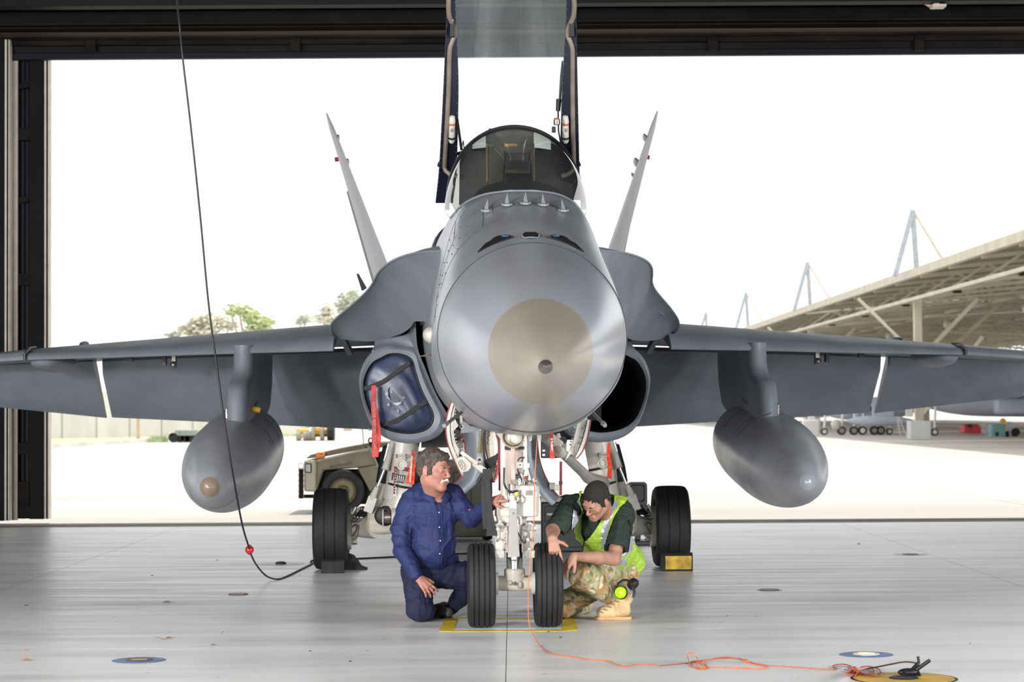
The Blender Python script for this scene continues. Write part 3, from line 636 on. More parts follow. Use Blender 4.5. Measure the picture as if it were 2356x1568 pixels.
# ---- wings
def afoil(x, y0, z0, y1, zu, zl, n=8):
    """rounded nose at (y0,z0), upper/lower surfaces run to y1"""
    up = [(x, y0+(y1-y0)*u, z0+(zu-z0)*math.sin(u*math.pi/2)**.62) for u in [i/n for i in range(n+1)]]
    lo = [(x, y0+(y1-y0)*u, z0-(z0-zl)*math.sin(u*math.pi/2)**.55 if z0 > zl else z0+(zl-z0)*u) for u in [i/n for i in range(n, 0, -1)]]
    return up+lo
def wing(side):
    s = side
    def put(mb, name, **k):
        if s > 0: mb = mb.mirror()
        return mb.build(name, J, smooth=45, **k)
    # drooped leading edge flap, inner panel: nose tube then sloping skin up to the hinge
    ax = []
    for x, yn, zn, yh, zu, zl in ((-1.49, 4.62, 1.995, 5.45, 2.245, 2.11), (-2.6, 5.17, 1.985, 5.85, 2.175, 2.06), (-3.6, 5.67, 1.972, 6.25, 2.115, 2.02), (-4.44, 6.1, 1.965, 6.6, 2.065, 1.985)):
        ax.append([(x, yn, zn-.02), (x, yn-.02, zn), (x, yn+.01, zn+.035), (x, yn+(yh-yn)*.3, zn+(zu-zn)*.55), (x, yn+(yh-yn)*.65, zn+(zu-zn)*.86), (x, yh, zu), (x, yh, zl), (x, yn+(yh-yn)*.5, zl-(zl-zn)*.5-.01), (x, yn+.06, zn-.022)])
    put(MB().loft(ax, M_dgrey), 'leading_edge_flap')
    bx = []
    for x, y0, zu, zl in ((-.9, 5.2, 2.30, 2.12), (-1.49, 5.47, 2.25, 2.10), (-2.6, 5.87, 2.18, 2.055), (-3.6, 6.27, 2.12, 2.01), (-4.44, 6.62, 2.07, 1.98)):
        bx.append([(x, y0, zu-.01), (x, (y0+8.2)/2, zu+.02), (x, 8.25, zu-.1), (x, 8.25, zu-.115), (x, 7.6, zl-.005), (x, y0, zl)])
    put(MB().loft(bx, M_dgrey), 'wing_panel')
    fx = []
    for x, zh, zt in ((-1.10, 2.035, 1.235), (-2.6, 1.985, 1.315), (-4.02, 1.935, 1.39)):
        yh = 8.0; yt = 8.62; fx.append([(x, yh-.06, zh+.03), (x, yh-.02, zh+.07), (x, yh+.08, zh+.06), (x, yt+.02, zt+.01), (x, yt, zt), (x, yh-.02, zh-.10)])
    put(MB().loft(fx, M_dgrey), 'trailing_edge_flap')
    gx = []
    for x, zh, zt in ((-4.10, 1.935, 1.385), (-4.9, 1.91, 1.475), (-5.65, 1.89, 1.55)):
        yh = 8.0; yt = 8.58; gx.append([(x-(.02 if x == -4.10 else 0), yh-.06, zh+.03), (x, yh-.02, zh+.06), (x, yh+.08, zh+.05), (x+(.03 if x == -4.10 else 0), yt+.02, zt+.01), (x+(.03 if x == -4.10 else 0), yt, zt), (x, yh-.02, zh-.08)])
    put(MB().loft(gx, M_dgrey), 'aileron')
    ox = []
    for x, y0, zu, zl, zn in ((-4.47, 6.12, 2.065, 1.975, 1.975), (-5.1, 6.5, 2.02, 1.94, 1.945), (-5.7, 6.85, 1.97, 1.92, 1.92)):
        ox.append([(x, y0, zn-.03), (x, y0-.02, zn), (x, y0+.02, zn+.04), (x, y0+.5, zu), (x, 8.2, zu-.06), (x, 8.2, zu-.08), (x, 7.7, zl-.01), (x, y0+.5, zl)])
    put(MB().loft(ox, M_dgrey), 'outer_wing_panel')
    put(MB().tube([(-4.455, 6.06, 1.94), (-4.455, 6.05, 2.0), (-4.455, 6.3, 2.06), (-4.455, 6.6, 2.075)], .014, M_blk, 6), 'fold_joint')
    # fold hinge fairing and tail cone
    put(MB().ball((-4.30, 6.75, 1.93), (.20, .62, .095), M_dgrey, 20, 14), 'fold_fairing')
    put(MB().lathe([(0, .001), (.22, .055), (.4, .07), (.7, .05)], (-4.21, 8.42, 1.60), (0.0, -.62, .78), M_dgrey, 16), 'hinge_fairing')
    put(MB().lathe([(0, .001), (.15, .04), (.3, .05)], (-3.05, 8.2, 1.78), (0, -.55, .8), M_dgrey, 12).box((-3.12, 6.6, 1.93), (.035, .12, .12), M_stl).box((-3.2, 6.5, 1.93), (.03, .1, .08), M_blk).ball((-3.12, 6.53, 1.9), .035, M_stl, 10, 8), 'rack_fitting')
    put(MB().box((-3.52, 6.4, 1.955), (.06, .08, .05), M_blk), 'fuel_vent')
    put(MB().ball((-3.1, 6.6, 2.13), (.10, .25, .045), M_dgrey, 16, 10), 'upper_blister')
    # bracket visible in the slot at the wing root
    put(MB().bar((-1.44, 5.3, 2.12), (-1.38, 5.6, 1.98), .05, .05, M_dgrey), 'flap_bracket'); put(MB().bar((-1.16, 7.9, 2.08), (-1.12, 8.1, 1.75), .04, .04, M_dgrey), 'flap_hinge')
    # pylon: rounded lower lobe stepped forward of the upper part
    X = -2.31
    pr = [(4.95, 2.04), (4.93, 1.86), (4.82, 1.76), (4.52, 1.70), (4.35, 1.63), (4.28, 1.50), (4.24, 1.325), (4.6, 1.30), (5.6, 1.34), (6.3, 1.40), (7.1, 1.50), (7.35, 1.72), (7.4, 2.0)]
    def wd(y, z): f = 5.0 if z > 1.78 else 4.25+(.1 if z > 1.6 else 0); u = max(0, min(1, (y-f)/.35)); e = max(0, min(1, (7.4-y)/1.5)); return .085*math.sqrt(max(.02, 1-(1-u)**2))*(.3+.7*e)
    mb = MB(); rg = []
    for k in range(-6, 7):
        t = k/6; sh = .17*(1-math.sqrt(max(0, 1-t*t)))
        rg.append([(X+.098*t, y+(sh if y < 5.2 else 0)-(.3*abs(t)*(y > 7) ), z) for y, z in pr])
    mb.loft(rg, M_dgrey); put(mb, 'pylon')
    mb = MB()
    for y, z in ((5.0, 1.50), (5.25, 1.53), (5.12, 1.51)): mb.lathe([(0, .02), (.006, .018), (.006, .001)], (X+.096, y, z), (1, 0, 0), M_blk, 10)
    mb.box((X+.096, 5.6, 1.44), (.006, .2, .04), M_blk); put(mb, 'pylon_bolts')
    return
wing(-1); wing(1)
# ---- drop tanks
M_tankf = mat('tank_tip_tan', srgb(150, 132, 116), .35, .3)
M_tank = mat('tank_grey', srgb(160, 163, 168), .33, .15, .05, 4, rvar=.05)
def tank(side):
    X = -2.385 if side < 0 else 2.395; nose = L(481, 1122, 2.65) if side < 0 else L(1860, 1110, 2.65)
    ax = Vector((0, 1, .088)).normalized(); r = .385
    prof = [(0, .001), (.012, .035), (.03, .058), (.055, .080), (.16, .135), (.32, .19), (.55, .25), (.85, .31), (1.2, .355), (1.6, .38), (2.1, .385), (2.9, .38), (3.5, .33), (4.1, .2), (4.6, .03)]
    if side > 0: prof = [(0, .001), (.01, .028), (.03, .052), (.055, .075)]+prof[4:]
    pp = crom(prof[3:] if side < 0 else prof, 60); a = prof[:4]
    t = MB().lathe([tuple(p) for p in pp], nose, ax, M_tank, 64).build('drop_tank', J, label='tan-tipped drop tank under the wing' if side < 0 else 'plain grey drop tank with pointed nose')
    if side < 0: MB().lathe(a, nose, ax, M_tankf, 40).build('tank_nose_cap', t)
    for d in (.40, 1.75, 1.95, 2.6):
        rr = float(np.interp(d, [p[0] for p in pp], [p[1] for p in pp])); n_ = 64; A, B, D_ = frame(ax)
        if d == .40: span = (200, 350) if side < 0 else (0, 1)
        else: span = (20, 120) if side < 0 else (60, 150)
        pts = [nose+ax*d+(A*math.cos(R(q))+B*math.sin(R(q)))*(rr+.0005) for q in range(span[0], span[1]+5, 5)]
        MB().tube(pts, .003 if d > 1 else .002, M_line, 5).build('tank_seam', t)
    c = nose+ax*2.0+Vector((0, 0, r)); b = MB()
    for q in (-.25, 0, .3, .6): b.box(c+Vector((.02*(q > 0), q, .02)), (.07, .06, .08), M_stl).tube([c+Vector((-.05, q, .05)), c+Vector((.05, q+.03, .03))], .014, M_chr, 8)
    b.bar(c+Vector((0, -.3, .05)), c+Vector((0, .9, .06)), .05, .06, M_blk); b.build('tank_lug', t)
    if side < 0: MB().tube([c+Vector((.05, -.1, .08)), c+Vector((.24, -.05, .05))], [.022, .026], mat('yellow_tool', srgb(190, 150, 40), .5), 10, True).build('safety_pin', t, label='yellow sleeve')
    else:
        bb = MB(); sr = c+Vector((-.1, -.9, -.045))
        MB().tube([c+Vector((-.08, -.55, -.01)), c+Vector((-.2, -.72, -.05)), c+Vector((-.24, -.9, -.07))], .006, mat('rust_scratch', srgb(90, 60, 55), .6), 5).build('scratch', t)
tank(-1); tank(1)
# ---- tail fins
def fin(side, tip, rootLE, rootTE, tipTE):
    mb = MB(); rg = []
    M_fin = mat('fin_grey', srgb(172, 175, 180), .4, 0, .04, 3)
    for j in range(13):
        u = j/12; le = Vector(rootLE).lerp(Vector(tip), u); te = Vector(rootTE).lerp(Vector(tipTE), u)
        if u > .8: le = le.lerp(te, .25*((u-.8)/.2)**2)
        ch = (te-le); th = .082*(1-.66*u)*(1 if u < .96 else .4); nrm = ch.cross(Vector(tip)-Vector(rootLE)).normalized(); ring = []
        for i in range(10): q = i/9; ring.append(le+ch*q+nrm*th*(1.35*math.sqrt(q)*(1-q)**.75+.0)*1.6)
        for i in range(8, 0, -1): q = i/9; ring.append(le+ch*q-nrm*th*(1.35*math.sqrt(q)*(1-q)**.75)*1.6)
        rg.append(ring)
    f = mb.loft(rg, M_fin).build('tail_fin', J, smooth=60); return f
tl = [L(751, 259, 10.4), L(926, 710, 6.9), L(889, 732, 10.5), L(752, 262, 11.2)]
f1 = fin(-1, *tl); tr = [L(1513, 254, 10.4), L(1362, 700, 6.9), L(1398, 720, 10.5), L(1512, 258, 11.2)]
f2 = fin(1, *tr)
M_rud = mat('rudder_grey', srgb(112, 116, 120), .5)
MB().prism([L(797, 441, 10.4), L(806, 435, 10.1), L(870, 648, 9.9), L(858, 655, 10.3)], (.01, .03, 0), M_rud).build('rudder', f1, smooth=0)
MB().prism([L(1468, 437, 10.4), L(1462, 435, 10.2), L(1408, 640, 9.9), L(1425, 640, 10.3)], (-.01, .03, 0), M_rud).build('rudder', f2, smooth=0)
for f, sx, px0 in ((f1, -1, 0), (f2, 1, 1)):
    pts = [((776, 319), .05), ((797, 376), .06), ((805, 400), .03)] if sx < 0 else [((1484, 317), .05), ((1464, 374), .06), ((1455, 402), .03)]
    for (a, r) in pts: c = L(*a, 10.2); MB().ball(c, (r*.55, r*2.4, r), M_grey, 14, 10, Matrix.Rotation(R(-20*sx), 3, 'Y')).build('fin_blister', f)
    c = L(778, 366, 10.6) if sx < 0 else L(1487, 361, 10.6)
    MB().lathe([(-.03, .022), (.0, .026), (.035, .026), (.04, .02)], c, (sx, 0, -.15), mat('red_lamp', srgb(170, 40, 45), .3), 14, True).build('fin_lamp', f, label='red lamp housing')
# ------------------------------------------------------------------ landing gear
M_tyre = mat('tyre_rubber', srgb(27, 27, 29), .7, 0, .15, 10, bump=.05, bscale=80)
M_wheel = mat('wheel_paint', srgb(205, 205, 198), .4)
M_cream = mat('gear_cream', srgb(205, 198, 184), .4, 0, .08, 6)
M_pink = mat('gear_primer', srgb(185, 165, 155), .4, 0, .08, 6)
M_taxi = mat('taxi_lens', srgb(150, 140, 125), .1, .3, .2, 12)
M_strap = mat('black_webbing', srgb(17, 17, 21), .6)
M_hose = mat('hose_black', srgb(30, 30, 30), .4)
M_text = mat('white_print', srgb(235, 225, 220), .6); M_btext = mat('black_print', srgb(30, 30, 30), .6)
M_rtext = mat('red_print', srgb(170, 50, 45), .6)
M_ribbon = mat('red_ribbon', srgb(190, 60, 55), .6, 0, .18, 14); M_flu = mat('fluorescent_ribbon', srgb(240, 70, 30), .55, 0, .06, 12)
def wheel(c, r, wd, grooves, parent, name='wheel', side=1):
    t = bpy.data.objects.new(name, None); C.objects.link(t); t.parent = parent
    h = wd/2; sh = .035 if r < .3 else .05
    prof = [(-h*.62, r*.60), (-h*.9, r*.66), (-h, r*.80), (-h*.97, r*.9), (-h*.86, r*.965), (-h*.68, r*.99)]
    g = []
    for q in grooves: g += [(h*q-.005, r), (h*q-.003, r-.009), (h*q+.003, r-.009), (h*q+.005, r)]
    prof = prof+g+[(-a, b) for a, b in prof[::-1]]
    tr = MB().lathe(prof, c, (1, 0, 0), M_tyre, 72).build('tyre', t, smooth=35)
    ri = MB()
    for s in (-1, 1):
        ri.lathe([(s*h*.55, r*.62), (s*h*.78, r*.61), (s*h*.8, r*.57), (s*h*.5, r*.50), (s*h*.42, r*.28), (s*h*.62, r*.22), (s*h*.62, .001)], c, (1, 0, 0), M_wheel, 40)
    ri.build('rim', t)
    b = MB()
    for k in range(8):
        a = k*math.pi/4
        for s in (-1, 1): b.cyl(Vector(c)+Vector((s*h*.46, math.cos(a)*r*.38, math.sin(a)*r*.38)), Vector(c)+Vector((s*h*.56, math.cos(a)*r*.38, math.sin(a)*r*.38)), .012, None, M_stl, 6)
    b.build('rim_bolts', t, kind='stuff')
    return t
NX = -.048
NG = bpy.data.objects.new('nose_gear', None); C.objects.link(NG); NG.parent = J
def N(px, py, yl=0.): return L(px, py, yl)
for px in (1107.5, 1260.5):
    c = L(px, 1344, 0); wheel((c.x, 0, .281), .281, .186, (-.55, -.2, .2, .55), J, 'nose_wheel')
def part(mb, name, p=None, **k): return mb.build(name, p or J, **k)
NGc = []
xc = L(1184, 1344, 0).x
def np_(mb, name, label=None, bevel=0., smooth=40, kind=None):
    o = mb.build(name, J, smooth=smooth, bevel=bevel, label=label, kind=kind); return o
# axle, hub, oleo
b = MB(); b.tube([(xc-.14, 0, .295), (xc-.07, 0, .29), (xc+.07, 0, .29), (xc+.14, 0, .295)], [(.046, .046), (.05, .05), (.05, .05), (.046, .046)], M_cream, 20)
b.lathe([(0, .062), (.02, .07), (.09, .07), (.1, .06)], (xc+.0, 0, .29), (0, 0, 1), M_wht, 24, True)
b.ball((xc+.035, -.055, .285), (.02, .03, .028), M_wht2, 10, 8).ball((xc-.03, -.05, .30), (.022, .03, .02), M_wht2, 10, 8).cyl((xc, -.07, .30), (xc, -.1, .29), .009, None, M_stl, 10).cyl((xc+.05, -.05, .35), (xc+.05, -.085, .35), .012, None, M_stl, 12).cyl((xc+.05, -.085, .35), (xc+.055, -.10, .35), .008, None, mat('yellow_cap', srgb(205, 165, 50), .5), 10)
np_(b, 'axle')
for s in (-1, 1): np_(MB().cyl((xc+s*.11, 0, .29), (xc+s*.135, 0, .29), .075, .075, M_wheel, 24), 'axle_collar')
np_(MB().cyl((xc, .0, .38), (xc, 0, .56), .054, None, M_chr, 32), 'oleo_piston', 'polished chrome piston')
np_(MB().cyl((xc, 0, .555), (xc, 0, .575), .072, .072, M_stl, 24).cyl((xc-.09, -.01, .525), (xc-.065, -.01, .525), .012, None, M_blk, 8).cyl((xc+.065, -.01, .525), (xc+.09, -.01, .525), .012, None, M_blk, 8), 'gland_nut')
# lower barrel
b = MB(); b.lathe([(0, .075), (.02, .083), (.16, .083), (.18, .10), (.2, .118), (.235, .118), (.245, .10), (.29, .10), (.32, .095)], (xc+.0, .02, .56), (0, 0, 1), M_wht, 36, True)
np_(b, 'lower_barrel')
b = MB(); b.cyl((xc-.085, .0, .74), (xc-.085, .0, .80), .045, .045, M_wht, 20).lathe([(0, .075), (.05, .085), (.09, .085), (.1, .06)], (xc-.04, -.0, .70), (0, 0, 1), M_wht, 28, True)
np_(b, 'swivel_collar')
np_(MB().lathe([(0, .1), (.002, .122), (.038, .122), (.04, .1)], (xc+.0, .0, .775-.03), (0, 0, 1), M_cream, 36, True), 'clamp_ring')
# torque links and slotted side plates with stencils
for s in (-1, 1):
    X = xc+s*.098
    b = MB(); b.box((X, -.06, .56), (.06, .03, .16), M_wht).box((X+s*.012, -.075, .49), (.075, .04, .05), M_wht).cyl((X, -.09, .675), (X, -.05, .675), .028, None, M_wht2, 18).cyl((X, -.1, .675), (X, -.09, .675), .012, None, M_stl, 10)
    b.box((X+s*.012, -.078, .63), (.02, .03, .09), M_wht2)
    np_(b, 'torque_link', bevel=.006)
    np_(MB().box((X+s*.018, -.077, .60), (.014, .008, .055), M_stl), 'link_slot', bevel=.004)
    o = np_(MB().box((X-s*.035, -.066, .575), (.034, .02, .15), M_wht2), 'stencil_plate', bevel=.003)
    sm = MB()
    for k, (hh, ww) in enumerate(((.004, .012), (.002, .014), (.006, .010), (.002, .012), (.004, .014), (.003, .010))): sm.box((X-s*.035+.001*(k % 2), -.0772, .515+.021*k), (ww, .0012, hh), M_rtext).box((X-s*.035-.004+.003*(k % 3), -.0772, .523+.021*k), (.003, .0012, .009), M_rtext)
    sm.build('stencil_marks', o, kind='stuff', smooth=0)
    np_(MB().tube([(X-.04, -.05, .66), (X, -.07, .655), (X+.04, -.05, .66)], .02, M_wht, 12), 'link_pin')
# main strut
b = MB(); zt = 1.42
b.lathe([(0, .075), (.05, .078), (.1, .072), (.5, .072), (.62, .085), (.65, .085)], (xc-.005, .06, .80), (0, 0, 1), M_wht, 32, True)
b.lathe([(0, .03), (.01, .03), (.55, .03)], (xc-.062, -.02, .80), (0, 0, 1), M_wht, 24, True)
np_(b, 'main_strut', 'white main shock strut')
b = MB(); b.lathe([(0, .04), (.03, .052), (.25, .056), (.5, .056)], (xc-.0, -.03, .955), (0, 0, 1), M_pink, 28, True); np_(b, 'upper_cylinder', 'primer pink cylinder')
# steering motor
sx = L(1214, 1180, -.12).x
b = MB(); b.lathe([(-.005, .05), (0, .07), (.12, .074), (.125, .078), (.2, .078), (.205, .068), (.215, .04)], (sx, -.10, .745), (0, 0, 1), M_wht, 32, True)
b.box((sx+.055, -.08, .85), (.05, .06, .15), M_wht)
np_(b, 'steering_motor', bevel=.004)
np_(MB().box((sx+.01, -.179, .90), (.045, .003, .03), M_stl), 'data_plate', bevel=.001)
np_(MB().lathe([(0, .009), (.003, .008), (.003, .001)], (sx+.058, -.113, .895), (.2, -1, 0), mat('green_dot', srgb(40, 110, 70), .5), 12), 'green_seal')
b = MB()
for dx, h in ((-.05, .05), (-.01, .07), (.04, .045)): b.cyl((sx+dx, -.10, .95), (sx+dx, -.10, .95+h), .018, .018, M_chr, 14).cyl((sx+dx, -.10, .95+h*.5), (sx+dx, -.10, .95+h*.7), .023, None, M_wht, 8)
b.cyl((sx-.10, -.13, 1.01), (sx-.045, -.13, 1.01), .012, None, M_stl, 10).cyl((sx-.095, -.13, 1.01), (sx-.08, -.13, 1.01), .016, None, M_stl, 10).box((sx-.03, -.12, 1.0), (.04, .04, .05), M_wht)
np_(b, 'hydraulic_fittings')
np_(MB().ball((L(1188, 1135, -.22).x, -.22, L(1188, 1135, -.22).z), (.012, .006, .018), mat('yellow_tag', srgb(225, 215, 60), .5), 12, 10), 'yellow_tag')
# launch bar
b = MB(); y0 = -.27
q = [L(1172, 1152, y0), L(1188, 1152, y0), L(1190, 1200, y0), L(1196, 1280, y0), L(1168, 1282, y0), L(1171, 1200, y0)]
b.prism(q, (0, .035, 0), mat('launch_bar_paint', srgb(148, 145, 139), .5)); LB = np_(b, 'launch_bar', 'tapered grey launch bar', bevel=.004)
MB().prism([L(1172, 1151, y0-.004), L(1188, 1151, y0-.004), L(1188, 1169, y0-.004), L(1172, 1169, y0-.004)], (0, .03, 0), M_wht).build('bar_head', LB)
b = MB(); 
for x in (1180.5, 1183): b.box(L(x, 1180, y0-.001), (.0016, .002, .018), M_btext)
b.build('bar_mark', LB, kind='stuff')
np_(MB().bar(L(1182, 1283, y0), L(1183, 1287, -.1), .03, .02, M_wht).tube([L(1170, 1150, -.2), L(1169, 1128, -.2), L(1190, 1128, -.2), L(1191, 1150, -.2)], .008, M_stl, 8), 'bar_hinge')
# taxi light on its bracket
tl_ = L(1181, 1004, -.22)
t = bpy.data.objects.new('taxi_light', None); C.objects.link(t); t.parent = J
MB().lathe([(.04, .055), (0, .062), (-.01, .072), (-.004, .078), (.03, .078)], tl_, (0, 1, 0), mat('lamp_ring', srgb(175, 155, 130), .4), 40).build('lamp_ring', t)
MB().lathe([(-.002, .062), (-.012, .04), (-.016, .001)], tl_, (0, 1, 0), M_taxi, 36).build('lamp_lens', t)
MB().tube([tl_+Vector((math.cos(a)*.062, -.006, math.sin(a)*.062)) for a in np.linspace(0, 2*math.pi, 33)], .0025, M_blk, 6).build('lamp_gasket', t)
MB().box2((tl_.x-.017, -.2, L(0, 1112, -.2).z), (tl_.x+.013, -.18, L(0, 1030, -.2).z), M_pink).build('lamp_bracket', t, bevel=.004)
b = MB(); zb = L(0, 1038, -.1).z
np_(MB().box2((L(1155, 0, -.1).x, -.13, zb-.012), (L(1177, 0, -.1).x, -.09, zb+.012), M_blk).box2((L(1188, 0, -.1).x, -.13, zb-.01), (L(1204, 0, -.1).x, -.09, zb+.01), M_blk), 'clamp_band')
# cream tube, hoses and pipes
np_(MB().tube([L(1209, 992, -.25), L(1210, 1050, -.25), L(1211, 1096, -.22)], .0095, M_cream, 12).box(L(1213, 1070, -.24), (.03, .02, .03), M_wht).ball(L(1211, 1098, -.23), .012, M_red, 8, 6), 'vertical_tube')
np_(MB().box(L(1195, 1069, -.18), (.045, .02, .035), M_wht2).ball(L(1196, 1069, -.2), .006, M_stl, 8, 6), 'tube_bracket')
sp = lambda pts, n=24: [Vector(p) for p in crom([tuple(p) for p in pts], n)]
for pts, r, m, nm in [
    ([(1160, 1075, -.2), (1160, 1110, -.2), (1167, 1126, -.22), (1178, 1132, -.22), (1192, 1128, -.22)], .007, M_hose, 'brake_hose'),
    ([(1206, 1098, -.2), (1212, 1106, -.2), (1224, 1108, -.2), (1231, 1116, -.2), (1233, 1130, -.2)], .007, M_stl, 'steel_pipe'),
    ([(1190, 1078, -.2), (1198, 1098, -.2), (1203, 1112, -.2)], .005, M_hose, 'thin_hose'),
    ([(1191, 1061, -.2), (1195, 1054, -.2), (1204, 1051, -.2)], .004, M_hose, 'thin_hose'),
    ([(1200, 1062, -.2), (1203, 1055, -.2), (1208, 1050, -.2)], .004, M_hose, 'thin_hose'),
    ([(1202, 1112, -.22), (1203, 1095, -.22), (1206, 1080, -.2)], .004, M_stl, 'thin_pipe'),
    ([(1169, 1132, -.2), (1170, 1150, -.2), (1178, 1156, -.2)], .006, M_hose, 'brake_hose'),
    ([(1187, 1156, -.25), (1194, 1154, -.25), (1197, 1144, -.25), (1196, 1138, -.2)], .006, M_stl, 'steel_pipe'),
    ([(1192, 1225, -.1), (1199, 1240, -.15), (1207, 1248, -.15), (1212, 1236, -.1)], .004, M_hose, 'thin_hose'),
    ([(1188, 1186, -.2), (1196, 1190, -.2), (1197, 1206, -.2)], .012, M_cream, 'elbow_pipe')]:
    np_(MB().tube(sp([L(*p) for p in pts]), r, m, 8), nm)
np_(MB().prism([L(1185, 1088, -.1), L(1202, 1086, -.1), L(1202, 1118, -.1), L(1186, 1115, -.1)], (0, .02, 0), M_grey), 'fairing_plate')
np_(MB().box(L(1211, 1110, -.15), (.02, .02, .05), M_wellred), 'red_guard', bevel=.003)
for i, (x, y) in enumerate(((1148, 1240), (1145, 1216), (1150, 1199), (1158, 1212), (1152, 1262), (1214, 1240), (1219, 1218), (1208, 1227), (1217, 1262), (1196, 1246), (1172, 1235))):
    c = L(x, y, -.13); np_(MB().cyl(c, c+Vector((0, -.018, 0)), .009+.003*(i % 2), None, M_wht2 if i % 3 else M_stl, 10), 'strut_bolt')
# leg braces behind
np_(MB().tube([(xc, .1, .9), (xc, .9, 1.45)], .04, M_wht, 14), 'drag_brace')
np_(MB().tube([L(1240, 990, 1.2), L(1275, 1022, 1.6), L(1290, 1040, 1.8)], .045, M_cream, 14).box(L(1272, 1015, 1.5), (.13, .1, .09), M_cream, Matrix.Rotation(R(40), 3, 'Y')).cyl(L(1283, 1034, 1.5), L(1283, 1034, 1.35), .03, None, M_stl, 14).cyl(L(1262, 1002, 1.5), L(1262, 1002, 1.4), .022, None, M_stl, 12), 'brace_knuckle', bevel=.006)
bb = MB()
for k in range(14):
    u = random.random(); x = 1262+u*45; y = 1000+u*30+random.uniform(-14, 8); c = L(x, y, 1.55); bb.box(c, (.035, .03, .03), random.choice([M_stl, M_cream, M_blk]), Matrix.Rotation(random.random()*3, 3, 'Y'))
np_(bb, 'brace_fittings', kind='stuff')
# wheel well behind the nose
np_(MB().box2((-.34, .1, 1.34), (.34, 2.6, 1.42), M_blk), 'wheel_well', smooth=0)
# ---- nose gear doors
def door(outer_, inner_, y0, y1, name, edge=True, m=M_wht, red=M_red, shift=0):
    o = sp([L(*p, y0) for p in outer_], 24); i = sp([L(*p, y0) for p in inner_], 24); n = 24
    mb = MB(); bk = Vector((shift, y1-y0, 0))
    mb.loft([[a, b_, b_+bk, a+bk] for a, b_ in zip(o, i)], m)
    d = np_(mb, name)
    if red: MB().tube([p+Vector((-.001, -.003, 0)) for p in o], .004, red, 6).build('door_edge_seal', d)
    return d, o, i
d1, o1, i1 = door([(1040, 918), (1034, 935), (1027, 962), (1026, 994), (1032, 1026), (1046, 1061), (1064, 1099)], [(1048, 918), (1042, 935), (1036, 962), (1035, 994), (1041, 1026), (1052, 1052), (1066, 1090)], .25, 1.15, 'nose_gear_door')
ribs = MB(); q = sp([L(*p, .27) for p in [(1053, 918), (1047, 940), (1044, 962), (1044, 994), (1049, 1020), (1056, 1036), (1055, 1050)]], 20)
MB().loft([[a, b_, b_+Vector((0, .05, 0)), a+Vector((0, .05, 0))] for a, b_ in zip(q, sp([L(*p, .27) for p in [(1048, 918), (1041, 940), (1036, 962), (1036, 994), (1042, 1024), (1050, 1044), (1052, 1055)]], 20))], M_wht).build('door_frame', d1)
for i in range(4, 18): ribs.ball(q[i]+Vector((.008, -.0, 0)), .008, M_stl, 6, 4)
ribs.build('door_rivets', d1, kind='stuff')
MB().prism([L(1050, 1055, .2), L(1060, 1050, .2), L(1068, 1049, .2), L(1085, 1065, .2), L(1084, 1076, .2), L(1077, 1084, .2), L(1062, 1087, .2), L(1056, 1078, .2)], (0, .05, 0), M_wht).build('hinge_bracket', d1, bevel=.005)
MB().tube(sp([L(1055, 1060, .19), L(1060, 1058, .19), L(1068, 1070, .19), L(1067, 1079, .19), L(1062, 1080, .19), L(1054, 1066, .19), L(1055, 1060, .19)], 20), .004, M_wht2, 6).build('bracket_rim', d1)
MB().ball(L(1059, 1066, .2), (.012, .01, .012), M_wht2, 8, 6).ball(L(1062, 1073, .2), (.012, .01, .012), M_wht2, 8, 6).build('bracket_boss', d1, kind='stuff')
MB().prism([L(1058, 1042, .22), L(1064, 1036, .22), L(1121, 1078, .22), L(1112, 1090, .22), L(1085, 1070, .22)], (0, .05, 0), M_wht).build('door_arm', d1, bevel=.004)
MB().bar(L(1091, 1060, .2), L(1098, 1066, .2), .07, .02, M_wht).build('arm_clamp', d1)
MB().prism([L(1046, 962, .22), L(1053, 975, .22), L(1052, 982, .22), L(1044, 990, .22)], (0, .04, 0), M_cream).cyl(L(1048, 978, .22), L(1048, 978, .2), .018, None, M_wht2, 14).build('lug_plate', d1)
b = MB(); b.bar(L(1061, 945, .3), L(1061, 975, .3), .018, .02, M_wht2, (0, 1, 0)).cyl(L(1062, 981, .3), L(1062, 981, .27), .015, None, M_wht2, 16).cyl(L(1062, 981, .27), L(1062, 981, .265), .007, None, M_blk, 10); np_(b, 'uplock_link', bevel=.002)
MB().prism([L(1062, 1090, .25), L(1066, 1099, .25), L(1064, 1089, .25)], (0, .01, 0), M_red).build('door_tip', d1)
d2, _, _ = door([(1360, 965), (1357, 985), (1352, 1008), (1341, 1037), (1327, 1055)], [(1352, 965), (1348, 985), (1342, 1008), (1333, 1033), (1324, 1050)], .25, 1.15, 'nose_gear_door')
MB().prism([L(*p, .28) for p in ((1352, 960), (1346, 988), (1338, 1015), (1328, 1040), (1324, 1049), (1313, 1044), (1300, 1060), (1311, 1033), (1318, 1014), (1325, 985), (1328, 965))], (0, .03, 0), M_wht).build('door_frame', d2, bevel=.003)
b = MB()
for x, y in ((1320, 985), (1319, 992), (1318, 1000), (1316, 1008), (1314, 1015), (1312, 1022), (1340, 985), (1344, 996), (1336, 1006), (1332, 1018), (1346, 978)): b.ball(L(x, y, .27), .007, M_stl, 6, 4)
b.build('door_rivets', d2, kind='stuff')
MB().tube(sp([L(*p, .262) for p in ((1325, 1024), (1336, 1026), (1332, 1040), (1323, 1036), (1325, 1024))], 16), .004, M_wht2, 6).build('bracket_rim', d2)
d3, _, _ = door([(1121, 975), (1117, 1000), (1118, 1030), (1124, 1062), (1131, 1090), (1135, 1105)], [(1139, 975), (1137, 1000), (1137, 1030), (1139, 1055), (1146, 1085), (1137, 1105)], .45, .95, 'forward_gear_door', m=M_cream)
b = MB()
